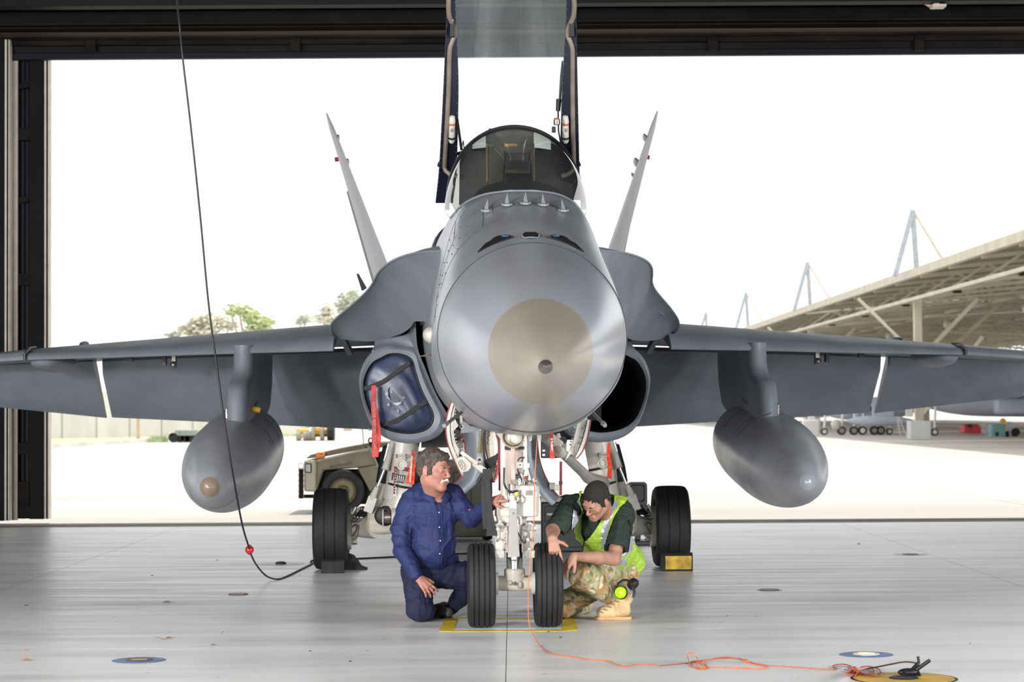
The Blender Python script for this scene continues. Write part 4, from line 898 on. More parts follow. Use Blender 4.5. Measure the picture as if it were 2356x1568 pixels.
for y in (995, 1007, 1018): b.lathe([(0, .014), (.006, .012), (.006, .001)], L(1127, y, .45), (0, -1, 0), M_cream, 14)
b.build('door_bosses', d3, kind='stuff')
MB().cyl(L(1140, 1079, .45), L(1140, 1079, .43), .008, None, M_stl, 10).build('door_pin', d3)
np_(MB().strip([L(1142, 985, .5), L(1150, 1010, .5), L(1152, 1040, .5)], .035, .02, M_wht), 'door_hinge_link')
# ---- main gear doors: large curved grey panels
def panel(a, b_, y0, name, dep=.25, m=M_dgrey):
    A = sp([L(*p, y0) for p in a], 20); B = sp([L(*p, y0) for p in b_], 20)
    mb = MB(); rows = [[p.lerp(q, u)+Vector((0, dep*u-.10*math.sin(math.pi*u), 0)) for p, q in zip(A, B)] for u in [i/10 for i in range(11)]]
    mb.grid(rows, m, (0, .03, 0)); d = np_(mb, name, smooth=50)
    return d, A, B
d4, A4, _ = panel([(1236, 988), (1237, 1030), (1243, 1065), (1254, 1095), (1269, 1122), (1286, 1143)], [(1208, 988), (1209, 1040), (1214, 1080), (1225, 1110), (1245, 1140), (1267, 1160)], 4.3, 'main_gear_door', -.2)
MB().tube(A4, .008, M_red, 6).build('door_edge_seal', d4)
d5, A5, _ = panel([(1064, 990), (1070, 1020), (1071, 1060), (1064, 1090), (1055, 1105), (1044, 1113)], [(1112, 988), (1112, 1030), (1111, 1060), (1107, 1085), (1097, 1108), (1070, 1133)], 4.3, 'main_gear_door', -.2)
MB().tube(A5, .008, M_red, 6).build('door_edge_seal', d5)
np_(MB().box(L(1290, 1110, 4.2), (.03, .03, .03), M_blk), 'red_gauge')
np_(MB().bar(L(1290.5, 1061, 4.2), L(1290, 1138, 4.2), .022, .02, M_wellred), 'red_stay')
np_(MB().box(L(1270, 1118, 4.2), (.05, .04, .06), M_stl).box(L(1281, 1121, 4.2), (.05, .04, .05), M_wht2), 'door_actuator', bevel=.004)
np_(MB().tube([L(1109, 985, 1.5), L(1106, 1010, 1.5), L(1103, 1042, 1.5)], [.006, .012, .018], mat('wood_batten', srgb(190, 170, 120), .7), 8), 'yellow_batten')
np_(MB().cyl(L(1103, 1057, 3), L(1103, 1057, 2.95), .025, None, M_wht2, 18).cyl(L(1103, 1057, 2.95), L(1103, 1057, 2.94), .012, None, M_blk, 12), 'door_eyelet')
np_(MB().tube([L(1098, 1110, 2.5), L(1105, 1098, 2.5), L(1112, 1088, 2.5)], .014, M_blk, 8), 'damper')
# belly block between the intakes
np_(MB().prism([L(1064, 960, 2.2), L(1095, 955, 2.2), L(1112, 985, 2.2), L(1092, 993, 2.2), L(1060, 996, 2.2)], (0, .2, 0), M_grey), 'belly_fairing')
np_(MB().box2((-.42, 4.4, 1.30), (.42, 7.5, 1.5), M_dgrey), 'belly_keel', bevel=.03)
np_(MB().box2((-.72, 4.6, 1.12), (-.28, 6.6, 1.32), M_blk), 'main_wheel_well', smooth=0); np_(MB().box2((.28, 4.6, 1.18), (.72, 6.6, 1.32), M_blk), 'main_wheel_well', smooth=0)
# clutter of the open bay seen past the door
bb = MB()
for k in range(26):
    c = L(random.uniform(1046, 1066), random.uniform(1000, 1052), 4.6); bb.box(c, (random.uniform(.03, .1), .04, random.uniform(.02, .07)), random.choice([M_cream, M_stl, M_wht2, M_blk]), Matrix.Rotation(random.random()*3, 3, 'Y'))
np_(bb, 'bay_fittings', kind='stuff')
# ---- main gear
def main_gear(s):
    def put(mb, name, **k):
        if s > 0: mb = mb.mirror()
        return mb.build(name, J, **k)
    c = (s*1.553, 5.42, .372); wheel(c, .372, .315, (-.3, .3), J, 'main_wheel')
    Y = 5.1
    # local points written for the left leg
    A = L(932, 1012, Y); B = L(912, 1150, Y); K = Vector((-1.12, 5.35, .50))
    put(MB().tube([A, A.lerp(B, .6), B], [.135, .125, .12], M_wht, 28), 'main_leg', label='white main landing leg')
    put(MB().tube([L(932, 1120, Y), L(915, 1170, Y), L(896, 1196, Y)], [.12, .15, .11], M_wht, 24), 'leg_fork')
    # knuckle barrel lying across, with trailing arm to the hub
    put(MB().lathe([(0, .09), (.02, .115), (.2, .12), (.22, .11), (.24, .125), (.30, .125), (.31, .1), (.36, .1), (.37, .12), (.5, .12)], L(847, 1200, Y), (1, 0, .06), M_cream, 32, True), 'knuckle_barrel')
    put(MB().tube(sp([L(868, 1208, Y), L(848, 1212, Y+.1), L(826, 1214, Y+.2), (-1.40, 5.42, .372)], 12), [.12-.005*i for i in range(12)], M_wht2, 24), 'trailing_arm')
    put(MB().lathe([(0, .05), (.0, .17), (.03, .19), (.06, .19), (.07, .12), (.12, .08)], (-1.43, 5.42, .372), (1, 0, 0), M_cream, 32), 'brake_pack')
    bt = MB()
    for k in range(9):
        a = k*2*math.pi/9; p = Vector((-1.37, 5.42+math.cos(a)*.13, .372+math.sin(a)*.13)); bt.cyl(p, p+Vector((.05, 0, 0)), .022, .018, M_stl if k % 2 else M_wht2, 10)
    put(bt, 'brake_pistons', kind='stuff')
    # exposed inner drum with dark recess
    put(MB().ball(L(887, 1186, Y-.12), (.10, .02, .09), M_blk, 20, 12), 'recess')
    put(MB().cyl(L(884, 1190, Y-.2), L(899, 1189, Y-.2), .05, .05, M_stl, 20).cyl(L(880, 1190, Y-.2), L(883, 1190, Y-.2), .075, .075, M_wht, 22).cyl(L(901, 1189, Y-.2), L(910, 1189, Y-.2), .08, .08, M_wht, 22), 'shock_fitting')
    # shock absorber up the outside of the leg
    put(MB().tube([L(893, 1030, Y+.1), L(882, 1078, Y), L(877, 1112, Y-.02)], [.05, .05, .05], M_blk, 18), 'sleeve', label='black sleeve')
    put(MB().tube([L(880, 1108, Y), L(868, 1150, Y+.02), L(858, 1172, Y+.05)], [.05, .055, .05], M_wht2, 16), 'side_brace')
    put(MB().tube([L(904, 1018, Y-.1), L(886, 1080, Y-.15)], [.026, .034], M_wht2, 14), 'actuator_body')
    put(MB().tube([L(884, 1080, Y-.15), L(869, 1118, Y-.15)], .012, M_chr, 10), 'actuator_rod')
    put(MB().tube([L(895, 1020, Y), L(882, 1070, Y)], .018, M_chr, 10), 'lock_rod')
    put(MB().tube([L(868, 1118, Y-.15), L(856, 1146, Y-.1), L(846, 1168, Y-.05)], [.02, .035, .03], M_wht, 12).box(L(852, 1160, Y-.1), (.08, .06, .14), M_wht, Matrix.Rotation(R(20), 3, 'Y')), 'crank_arm')
    # straps, warning tapes and eye plate
    for (x0, y0_), (x1, y1_) in (((902, 1073), (955, 1085)), ((893, 1112), (948, 1124))):
        p, q = L(x0, y0_, Y-.13), L(x1, y1_, Y-.13); put(MB().tube(sp([p+Vector((0, .05, 0)), p.lerp(q, .5)+Vector((0, -.03, 0)), q+Vector((0, .05, 0))], 10), [(.004, .011)]*10, M_strap, 8), 'leg_strap')
    pl = L(924, 1068, Y-.19)
    put(MB().lathe([(0, .03), (-.012, .032), (-.012, .048), (0, .05)], pl, (0, 1, 0), M_wht, 24).lathe([(0, .001), (0, .03)], pl+Vector((0, .004, 0)), (0, 1, 0), M_cream, 20).box(pl+Vector((.0, .0, .07)), (.07, .03, .05), M_wht2).cyl(pl+Vector((-.05, -.0, .075)), pl+Vector((.05, 0, .075)), .016, None, M_stl, 12), 'tow_lug')
    # links and pipes between arm and wheel
    fx = MB()
    rr = random.Random(5)
    for k in range(22):
        x = 808+rr.random()*45; y = 1168+rr.random()*20+(x-808)*-.1; fx.cyl(L(x, y, Y+.1), L(x+rr.uniform(4, 12), y+rr.uniform(-8, 8), Y+.05), rr.uniform(.008, .022), None, rr.choice([M_chr, M_stl, M_wht2, M_blk]), 8)
    put(fx, 'brake_fittings', kind='stuff')
    for pts, m, r in (([(812, 1178), (818, 1165), (816, 1172)], M_chr, .01), ([(810, 1212), (818, 1206), (822, 1214), (812, 1232)], M_hose, .008), ([(850, 1188), (852, 1208), (862, 1222)], M_hose, .007), ([(866, 1138), (866, 1168), (858, 1176), (846, 1178)], M_cream, .008), ([(806, 1196), (816, 1200), (826, 1190), (838, 1182)], M_hose, .007)):
        put(MB().tube(sp([L(*p, Y) for p in pts], 12), r, m, 8), 'brake_pipe')
    put(MB().ball(L(842, 1230, Y+.1), .022, M_wht2, 10, 8), 'drain_boss')
main_gear(-1); main_gear(1)
# warning strips and label on the left leg only
o = np_(MB().prism([L(907, 1072, 4.9), L(914, 1073, 4.9), L(909, 1136, 4.9), L(905, 1136, 4.9)], (0, -.006, 0), M_wellred), 'lock_strip', 'red lock strip with white lettering')
sm = MB()
for k in range(9): c = L(910.6-.35*k, 1080+6.2*k, 4.892); sm.box(c, (.010-.001*(k % 3), .001, .006+.002*(k % 2)), M_text)
sm.build('strip_marks', o, kind='stuff', smooth=0)
o = np_(MB().prism([L(931, 1074, 4.9), L(955, 1076, 4.9), L(955, 1084, 4.9), L(930, 1082, 4.9)], (0, -.006, 0), M_wellred), 'lock_strip', 'short red strip across the leg')
o = np_(MB().prism([L(913, 1090, 4.9), L(933, 1093, 4.9), L(928, 1112, 4.9), L(911, 1108, 4.9)], (0, -.005, 0), M_blk).prism([L(902, 1086, 4.9), L(907, 1087, 4.9), L(904, 1105, 4.9), L(900, 1104, 4.9)], (0, -.005, 0), M_blk), 'stencil_patch')
for i in range(4): MB().bar(L(915+i*4.5, 1093+i*.6, 4.892), L(913+i*4.5, 1106+i*.6, 4.892), .006, .002, M_text).build('stencil_bar', o)
np_(MB().cyl(L(862, 985, 5), L(848, 990, 5.4), .008, .004, M_wht2, 8), 'static_probe')
# drag braces to the belly
np_(MB().tube([L(1288, 1036, 2.2), L(1340, 1085, 3.8), L(1352, 1098, 4.2), L(1385, 1112, 4.9)], [.036, .042, .05, .07], M_wht2, 16), 'side_strut')
# door-edge straps and cloths over the forward door (loose protection covers)
def strap(pts, wd, m, name, lab, cat, y=.3, th=.006, side=(1, 0, 0)):
    p = sp([JET @ L(a, b_, y if len(q) == 0 else q[0]) for a, b_, *q in pts], 24)
    o = MB().strip(p, wd if isinstance(wd, (int, float)) else list(np.interp(np.linspace(0, 1, 24), np.linspace(0, 1, len(wd)), wd)), th, m, side).build(name); return tag(o, lab, cat)
strap([(1118, 978), (1113, 1010), (1114, 1045), (1122, 1080), (1134, 1108), (1144, 1085), (1146, 1068)], .018, M_strap, 'black_strap', 'black webbing loop hung along the open forward gear door', 'strap', .38, .02)
o = MB().prism([JET @ L(*p, .36) for p in ((1116, 1058), (1140, 1046), (1144, 1042), (1146, 1060), (1138, 1070), (1122, 1078))], (0, .02, 0), M_strap).build('door_cover', bevel=.004); tag(o, 'shiny black cover pad wrapped round the forward gear door', 'cover')
o = MB().prism([JET @ L(*p, .30) for p in ((1143, 1041), (1149, 1043), (1157, 1050), (1164, 1064), (1167, 1075), (1152, 1074), (1146, 1072))], (0, .02, 0), mat('black_cloth', srgb(14, 14, 16), .9)).build('cloth_flap', bevel=.004); tag(o, 'matt black cloth flap hanging beside the nose strut', 'cloth')
strap([(1121, 1078), (1120, 1130), (1119, 1180), (1117, 1215), (1113, 1208)], [.06, .075, .06, .03, .01], M_strap, 'hanging_strap', 'long black strap end hanging in front of the blue sleeve', 'strap', -.05)
strap([(1122, 1100), (1126, 1160), (1130, 1205), (1131, 1232)], [.03, .03, .05, .075], M_strap, 'hanging_strap', 'lower black strap tail, flared at its end above the left nose tyre', 'strap', -.1)
strap([(1142, 1000), (1150, 1020), (1150, 1060), (1152, 1100), (1152, 1128)], [.012, .03, .03, .03, .03], M_wellred, 'red_strap', 'dark red webbing strap running down the nose strut', 'strap', .2)
strap([(1146, 1058), (1146, 1080), (1142, 1098), (1137, 1106)], [.02, .014, .012, .01], mat('bright_red', srgb(215, 60, 75), .5), 'red_lanyard', 'bright red lanyard looped below the black cover pad', 'lanyard', .28)
# ---- remove-before-flight ribbons
def ribbon(pts, wd, y, m, lab, txt, tsz, name='warning_ribbon', rot=-1):
    p = sp([JET @ L(a, b_, y) for a, b_ in pts], 20)
    p = [q+Vector((0, .012*math.sin(i*.8), 0)) for i, q in enumerate(p)]
    o = MB().strip(p, list(np.interp(np.linspace(0, 1, 20), np.linspace(0, 1, len(wd)), wd)), .003, m, (1, 0, 0)).build(name); tag(o, lab, 'ribbon')
    if txt:
        a, b_ = p[0], p[-1]; c = a.lerp(b_, .56)+Vector((0, -.024, 0)); text_mesh(txt, tsz, basis(c, b_-a, (1, 0, 0)), M_text if m != M_ribbon else mat('faded_print', srgb(205, 110, 105), .6), 'ribbon_text', o, bold=.001)
    return o
ribbon([(860, 886), (860, 930), (865, 975), (866, 1010), (863, 1051)], [.04, .045, .065, .08, .05], YI-.12, M_ribbon, 'faded red warning ribbon hanging from the intake cover', 'REMOVE BEFORE FLIGHT', .036)
ribbon([(949, 1034), (950, 1055), (947, 1085), (943, 1113)], [.01, .035, .06, .075], 4.75, M_flu, 'fluorescent orange-red ribbon beside the older man\'s head', 'REMOVE BEFORE FLIGHT', .021)
ribbon([(1401, 1021), (1400, 1050), (1403, 1070), (1402, 1100)], [.03, .034, .038, .042], 4.8, M_flu, 'red warning ribbon hanging on the leg above the younger man', '', .04)
ribbon([(1267, 985), (1269, 1010), (1270, 1035), (1271, 1054)], [.024, .026, .028, .032], -.1, M_ribbon, 'short red ribbon lettered FLIGHT hanging under the nose', '', .03)
o = bpy.data.objects['warning_ribbon.003']; text_mesh('E FLIGHT', .02, basis(JET @ L(1269.5, 1022, -.13), Vector((.01, 0, -1)), (1, 0, 0)), M_text, 'ribbon_text', o, bold=.0006)
# ---- padded intake cover
M_cov = mat('cover_navy', srgb(44, 56, 90), .38, 0, .2, 5, bump=.25, bscale=5, spec=.6)
o2 = crom([tuple(L(*p, YI+.10)) for p in inner+[inner[0]]], 65)[:-1]; cc = sum((Vector(p) for p in o2), Vector())/64
mb = MB(); rows = []
for k in range(13):
    u = 1-(k/12)**1.3*.985; rg = []
    for i, p in enumerate(o2):
        q = cc+(Vector(p)-cc)*u*.985
        a = math.atan2(q.z-cc.z, q.x-cc.x); wr = (.006*math.sin(17*(q.x+.55*q.z)+3*math.sin(7*q.z))+.004*math.sin(41*(q.x+.8*q.z)+4*math.sin(9*q.x)))*(1-u**4)
        rg.append(JET @ (q+Vector((0, -.05*math.sqrt(max(0, 1-u*u))+wr, 0))))
    rows.append(rg)
mb.loft(rows, M_cov, cap=False); mb.add(rows[-1], [tuple(range(64))], M_cov)
rim = MB()
CV = tag(mb.build('intake_cover', smooth=60), 'padded navy blue cover with two black straps plugging the intake', 'cover')
rim.tube([JET @ (cc+(Vector(p)-cc)*.975+Vector((0, -.01, 0))) for p in o2+[o2[0]]], .016, M_strap, 8).build('cover_piping', CV)
for pts in ([(838, 894), (860, 886), (885, 875), (915, 853), (943, 833)], [(880, 976), (905, 970), (935, 953), (960, 935), (982, 923)]):
    p = sp([JET @ L(a, b_, YI+.03) for a, b_ in pts], 16); MB().strip(p, .036, .006, M_strap, (.5, 0, 1)).build('cover_strap', CV)
# painted emblem: two crescents and small stars, worn
M_emb = mat('worn_white_print', srgb(175, 180, 192), .6, 0, .25, 40)
def crescent(cx, cy, r, a0, a1, w0, bite=.75):
    n = 14; A = []; B = []
    for i in range(n+1):
        t = R(a0+(a1-a0)*i/n); wv = w0*math.sin(math.pi*i/n); A.append((cx+r*math.cos(t), cy+r*math.sin(t))); B.append((cx+(r-wv)*math.cos(t), cy+(r-wv)*math.sin(t)))
    return A, B
e = MB()
for cx, cy, r, a0, a1, w0 in ((902, 904, 16, 100, 250, 7), (914, 921, 11, -10, 165, 7)):
    A, B = crescent(cx, cy, r, a0, a1, w0); e.grid([[JET @ L(*p, YI+.018) for p in A], [JET @ L(*p, YI+.018) for p in B]], M_emb, (0, .002, 0))
for x, y, r in ((894, 930, 5.5), (915, 945, 5), (901, 902, 3.5), (928, 914, 4)):
    pts = []
    for k in range(14): a = k*math.pi/7; rr = r if k % 2 == 0 else r*.42; pts.append(JET @ L(x+rr*math.cos(a), y+rr*math.sin(a), YI+.018))
    e.prism(pts, (0, .002, 0), M_emb)
e.build('cover_emblem', CV, kind='stuff', smooth=0)
# ---- wheel chocks
M_chy = mat('chock_yellow', srgb(200, 160, 40), .5, 0, .25, 9); M_rub = mat('chock_rubber', srgb(30, 30, 30), .75, 0, .3, 14, bump=.2, bscale=40)
def chock(name, lab, x, y, wdt, dep, h, m, rz=0, scoop=False):
    t = thing(name, lab, 'wheel chock', (x, y, 0), rz)
    n = 10; prof = [(-dep/2, 0), (dep/2, 0)]+[(dep/2-(dep*.8)*(i/n), h*(i/n)**.7) for i in range(1, n+1)]+[(-dep/2+.02, h*.97), (-dep/2, h*.85)]
    rg = [[(xx, a, b_) for a, b_ in prof] for xx in (-wdt/2, -wdt/2+.01, wdt/2-.01, wdt/2)]
    MB().loft(rg, M_rub).build('chock_body', t, bevel=.008, smooth=30)
    if m: MB().box((.012, -dep/2-.002, h*.46), (wdt*.84, .006, h*.72), m).build('face_plate', t, bevel=.004)
    return t
def JW(x, y): v = JET @ Vector((x, y, 0)); return v.x, v.y
def jx(px, py, D): return P(px, py, D).x
chock('wheel_chock', 'worn yellow-faced rubber chock against the right main wheel', jx(1557, 1290, 19.75), 19.82, .28, .2, .165, M_chy, .02)
chock('wheel_chock', 'black scuffed rubber chock in front of the left main wheel', jx(765, 1290, 19.75), 19.80, .2, .2, .125, None, .04)
t = thing('wheel_chock', 'black wedge chock sticking out beside the left main wheel', 'wheel chock', (jx(812, 1280, 20.1), 20.17, 0))
prof = [(-.1, 0), (.12, 0), (.13, .01), (.07, .035), (.035, .09), (.0, .13), (-.04, .145), (-.1, .12)]
MB().prism([(a, -.07, b_) for a, b_ in prof], (0, .14, 0), M_rub).build('chock_body', t, bevel=.006, smooth=0)
t = thing('chock_scuff', 'x', 'x') ; bpy.data.objects.remove(t)
# ------------------------------------------------------------------ people: smooth blended solids turned into one skin
class SDF:
    def __init__(s, lo, hi, h):
        s.lo = np.array(lo, np.float32); s.h = h; s.n = np.ceil((np.array(hi)-s.lo)/h).astype(int)+1
        s.v = np.full(s.n, 1.0, np.float32)
    def block(s, a, b, pad):
        i0 = np.clip(np.floor((np.array(a)-pad-s.lo)/s.h).astype(int), 0, s.n-1); i1 = np.clip(np.ceil((np.array(b)+pad-s.lo)/s.h).astype(int)+1, 1, s.n)
        g = [s.lo[k]+s.h*np.arange(i0[k], i1[k], dtype=np.float32) for k in range(3)]
        return tuple(slice(i0[k], i1[k]) for k in range(3)), g[0][:, None, None], g[1][None, :, None], g[2][None, None, :]
    def put(s, sl, d, k, cut=False):
        a = s.v[sl]
        if cut: d = -d; h = np.clip(.5-.5*(d-a)/k, 0, 1)*1.0 if k else None; s.v[sl] = (a*(h)+d*(1-h)+k*h*(1-h)) if k else np.maximum(a, d)
        else: h = np.clip(.5+.5*(d-a)/k, 0, 1); s.v[sl] = d*(1-h)+a*h-k*h*(1-h)
    def cap(s, a, b, ra, rb=None, k=.02, cut=False, flat=None):
        rb = ra if rb is None else rb; a = np.array(a, np.float32); b = np.array(b, np.float32); m = max(ra, rb)
        sl, x, y, z = s.block(np.minimum(a, b)-m, np.maximum(a, b)+m, k+.03); d = b-a; L2 = float(d@d)+1e-9
        t = np.clip(((x-a[0])*d[0]+(y-a[1])*d[1]+(z-a[2])*d[2])/L2, 0, 1)
        r = ra+(rb-ra)*t; dd = np.sqrt((x-a[0]-d[0]*t)**2+(y-a[1]-d[1]*t)**2+(z-a[2]-d[2]*t)**2)-r
        s.put(sl, dd.astype(np.float32), k, cut); return s
    def ell(s, c, r, M=None, k=.02, cut=False):
        c = np.array(c, np.float32); m = max(r); sl, x, y, z = s.block(c-m, c+m, k+.03); x = x-c[0]; y = y-c[1]; z = z-c[2]
        M = np.array(M if M is not None else np.eye(3), np.float32)
        p = [M[0, i]*x+M[1, i]*y+M[2, i]*z for i in range(3)]
        q = np.sqrt(sum((p[i]/r[i])**2 for i in range(3))); g = np.sqrt(sum((p[i]/r[i]**2)**2 for i in range(3)))+1e-6
        s.put(sl, (q*(q-1)/g).astype(np.float32), k, cut); return s
    def wrinkle(s, amp, sc, seed=0, dirv=None):
        g = [s.lo[k]+s.h*np.arange(s.n[k], dtype=np.float32) for k in range(3)]
        m = np.abs(s.v) < .05; i = np.nonzero(m); p = np.stack([g[k][i[k]] for k in range(3)], 1); r = np.random.RandomState(seed); d = np.zeros(len(p), np.float32)
        for o in range(5):
            k1 = r.normal(size=3)*sc*(1.5**o)*.6; k2 = r.normal(size=3)*sc*(1.5**o)*.45; ph = r.rand(2)*6
            w_ = np.sin(p@k1+ph[0]+1.7*np.sin(p@k2+ph[1])); d += (1-2*np.abs(w_))*(.62**o)
        s.v[i] -= (amp*d*.6).astype(np.float32); return s
    def hit(s, px, py, D0=14.2, D1=16.2, off=.0):
        d = np.array(pray(px, py)); d = d/d[1]
        for D in np.arange(D0, D1, s.h*.5):
            p = np.array([0, 0, CH])+d*D; i = np.round((p-s.lo)/s.h).astype(int)
            if (i >= 0).all() and (i < s.n).all() and s.v[tuple(i)] < off: return Vector(p)
        return None
    def hits(s, pts, out=.0):
        q = [s.hit(*p) for p in pts]; ok = [i for i, v in enumerate(q) if v is not None]; r = []
        for i, v in enumerate(q):
            if v is None:
                if not ok: r.append(P(*pts[i], 15.0)); continue
                j = min(ok, key=lambda k: abs(k-i)); v = P(*pts[i], q[j].y)
            r.append(v+Vector((0, -out, 0)))
        return r
    def mesh(s):
        v = s.v; sg = v < 0; n = s.n
        cnt = sum(sg[i:n[0]-1+i, j:n[1]-1+j, k:n[2]-1+k].astype(np.int8) for i in (0, 1) for j in (0, 1) for k in (0, 1))
        act = np.nonzero((cnt > 0) & (cnt < 8)); idx = np.full(cnt.shape, -1, np.int32); idx[act] = np.arange(len(act[0]))
        A = np.stack(act, 1); pos = np.zeros((len(A), 3), np.float32); w_ = np.zeros(len(A), np.float32)
        cs = [(i, j, k) for i in (0, 1) for j in (0, 1) for k in (0, 1)]; vals = {c: v[act[0]+c[0], act[1]+c[1], act[2]+c[2]] for c in cs}
        for c in cs:
            for ax in range(3):
                if c[ax] == 0:
                    e = list(c); e[ax] = 1; e = tuple(e); a = vals[c]; b = vals[e]; m = (a < 0) != (b < 0)
                    t = np.where(m, a/np.where(a-b == 0, 1, a-b), 0)
                    for q in range(3): pos[:, q] += np.where(m, c[q]+(t if q == ax else 0), 0)
                    w_ += m
        pos = (A+pos/w_[:, None])*s.h+s.lo; faces = []
        for ax in range(3):
            u, w2 = [q for q in range(3) if q != ax]; sl0 = [slice(1, n[q]-1) for q in range(3)]; sl0[ax] = slice(0, n[ax]-1); sl1 = list(sl0); sl1[ax] = slice(1, n[ax])
            a = sg[tuple(sl0)]; b = sg[tuple(sl1)]; e = np.stack(np.nonzero(a != b), 1); fl_ = a[tuple(e.T)]
            e = e+np.array([0 if q == ax else 1 for q in range(3)])
            def cell(du, dw): c = e.copy(); c[:, u] -= du; c[:, w2] -= dw; return idx[tuple(c.T)]
            q = np.stack([cell(0, 0), cell(1, 0), cell(1, 1), cell(0, 1)], 1); flip = fl_ if ax != 1 else ~fl_
            q[~flip] = q[~flip][:, ::-1]; faces.append(q)
        F_ = np.concatenate(faces); F_ = F_[(F_ >= 0).all(1)]; return pos, F_
def to_obj(name, S_, mats, parent, assign=None, drop=None, smooth_it=1):
    pos, fa = S_.mesh()
    cen = pos[fa].mean(1)
    if drop is not None:
        kp = ~drop(cen); fa = fa[kp]; cen = cen[kp]
    me = bpy.data.meshes.new(name); me.vertices.add(len(pos)); me.vertices.foreach_set('co', pos.ravel()); me.loops.add(fa.size); me.loops.foreach_set('vertex_index', fa.ravel())
    me.polygons.add(len(fa)); me.polygons.foreach_set('loop_start', np.arange(0, fa.size, 4)); me.polygons.foreach_set('loop_total', np.full(len(fa), 4))
    me.update(calc_edges=True); me.validate()
    for m in mats: me.materials.append(m)
    if assign is not None and len(me.polygons) == len(fa): me.polygons.foreach_set('material_index', assign(cen).astype(np.int32))
    me.polygons.foreach_set('use_smooth', [True]*len(me.polygons))
    bm = bmesh.new(); bm.from_mesh(me)
    lv = [v for v in bm.verts if not v.link_faces]; bmesh.ops.delete(bm, geom=lv, context='VERTS')
    if drop is not None:
        bv = [v for v in bm.verts if v.is_boundary]
        for _ in range(14): bmesh.ops.smooth_vert(bm, verts=bv, factor=.5, use_axis_x=True, use_axis_y=True, use_axis_z=True)
    for _ in range(smooth_it): bmesh.ops.smooth_vert(bm, verts=bm.verts, factor=.5, use_axis_x=True, use_axis_y=True, use_axis_z=True)
    bmesh.ops.recalc_face_normals(bm, faces=bm.faces); bm.to_mesh(me); bm.free()
    o = bpy.data.objects.new(name, me); C.objects.link(o); o.parent = parent; return o
def topx(c):
    d = c-np.array([0, 0, CH]); f = np.array(_f); r = np.array(_r); u = np.array(_u); z = d@f
    return 1178+F*(d@r)/z, 784-F*(d@u)/z
def inpoly(x, y, poly):
    ins = np.zeros(len(x), bool); n = len(poly)
    for i in range(n):
        x0, y0 = poly[i]; x1, y1 = poly[(i+1) % n]; c = ((y0 > y) != (y1 > y)) & (x < (x1-x0)*(y-y0)/((y1-y0) or 1e-9)+x0); ins ^= c
    return ins
def skin_mat(name, col, col2):
    m = mat(name, col, .58, 0, .1, 14, bump=.08, bscale=120, col2=col2); b = m.node_tree.nodes['Principled BSDF']
    b.inputs['Subsurface Weight'].default_value = .12; b.inputs['Subsurface Radius'].default_value = (.02, .008, .004); b.inputs['Subsurface Scale'].default_value = .4; return m
def headframe(c, fwd, up=(0, 0, 1)):
    f = Vector(fwd).normalized(); u = Vector(up); u = (u-f*u.dot(f)).normalized(); x = f.cross(u).normalized()
    return Matrix(((x.x, f.x, u.x), (x.y, f.y, u.y), (x.z, f.z, u.z))), Vector(c)
def add_head(S_, M, c, s=1.0, old=False, lid=.0):
    W = lambda x, y, z: tuple(c+M @ (Vector((x, y, z))*s)); m3 = np.array(M); E = lambda p, r, k=.02, cut=False: S_.ell(W(*p), tuple(q*s for q in r), m3, k, cut)
    E((0, -.018, .034), (.077, .096, .088)); E((0, .032, -.03), (.060, .058, .088), .03)
    for t in (-1, 1):
        S_.cap(W(t*.052, -.005, -.062), W(t*.014, .072, -.105), .020*s, .018*s, .03)
        E((t*.042, .058, -.022), (.022, .02, .02), .025)
    E((0, .078, -.103), (.020, .016, .016), .02)
    S_.cap(W(-.036, .083, .022), W(.036, .083, .022), .011*s, None, .018)
    for t in (-1, 1): E((t*.031, .104, .004), (.020, .017, .013), .012, True)
    for t in (-1, 1):
        E((t*.031, .078, .003), (.0150, .0135, .0115), .004)
        S_.cap(W(t*.018, .0915, .0058-lid), W(t*.045, .0855, .0052-lid), .0042*s, .0034*s, .004)
        S_.cap(W(t*.019, .0900, -.0042), W(t*.044, .0850, -.0038), .0034*s, .0030*s, .004)
    S_.cap(W(0, .089, .012), W(0, .114, -.026), .0075*s, .0115*s, .012); E((0, .112, -.030), (.012, .010, .009), .006)
    for t in (-1, 1): E((t*.0125, .100, -.034), (.0075, .010, .0065), .006)
    S_.cap(W(-.020, .089, -.0665), W(.020, .089, -.0665), .006*s, None, .006); S_.cap(W(-.018, .089, -.079), W(.018, .089, -.079), .0075*s, None, .006)
    S_.cap(W(-.022, .0995, -.0725), W(.022, .0995, -.0725), .0022*s, None, .003, True)
    for t in (-1, 1):
        E((t*.079, -.012, -.008), (.010, .019, .032), .006); E((t*.089, -.008, -.006), (.006, .011, .02), .004, True); E((t*.076, -.002, -.032), (.008, .009, .01), .006)
def add_eyes(M, c, s, parent, iris):
    W = lambda x, y, z: c+M @ (Vector((x, y, z))*s); Mw = mat('eye_white', srgb(215, 205, 200), .2); Mi = mat('iris_'+iris, srgb(60, 55, 50), .15)
    for t in (-1, 1):
        o = MB().ball(W(t*.031, .0812, .001), .0102*s, Mw, 14, 10).build('eye', parent); MB().ball(W(t*.031+.001, .0885, -.0002), .0047*s, Mi, 10, 8).build('iris', o)
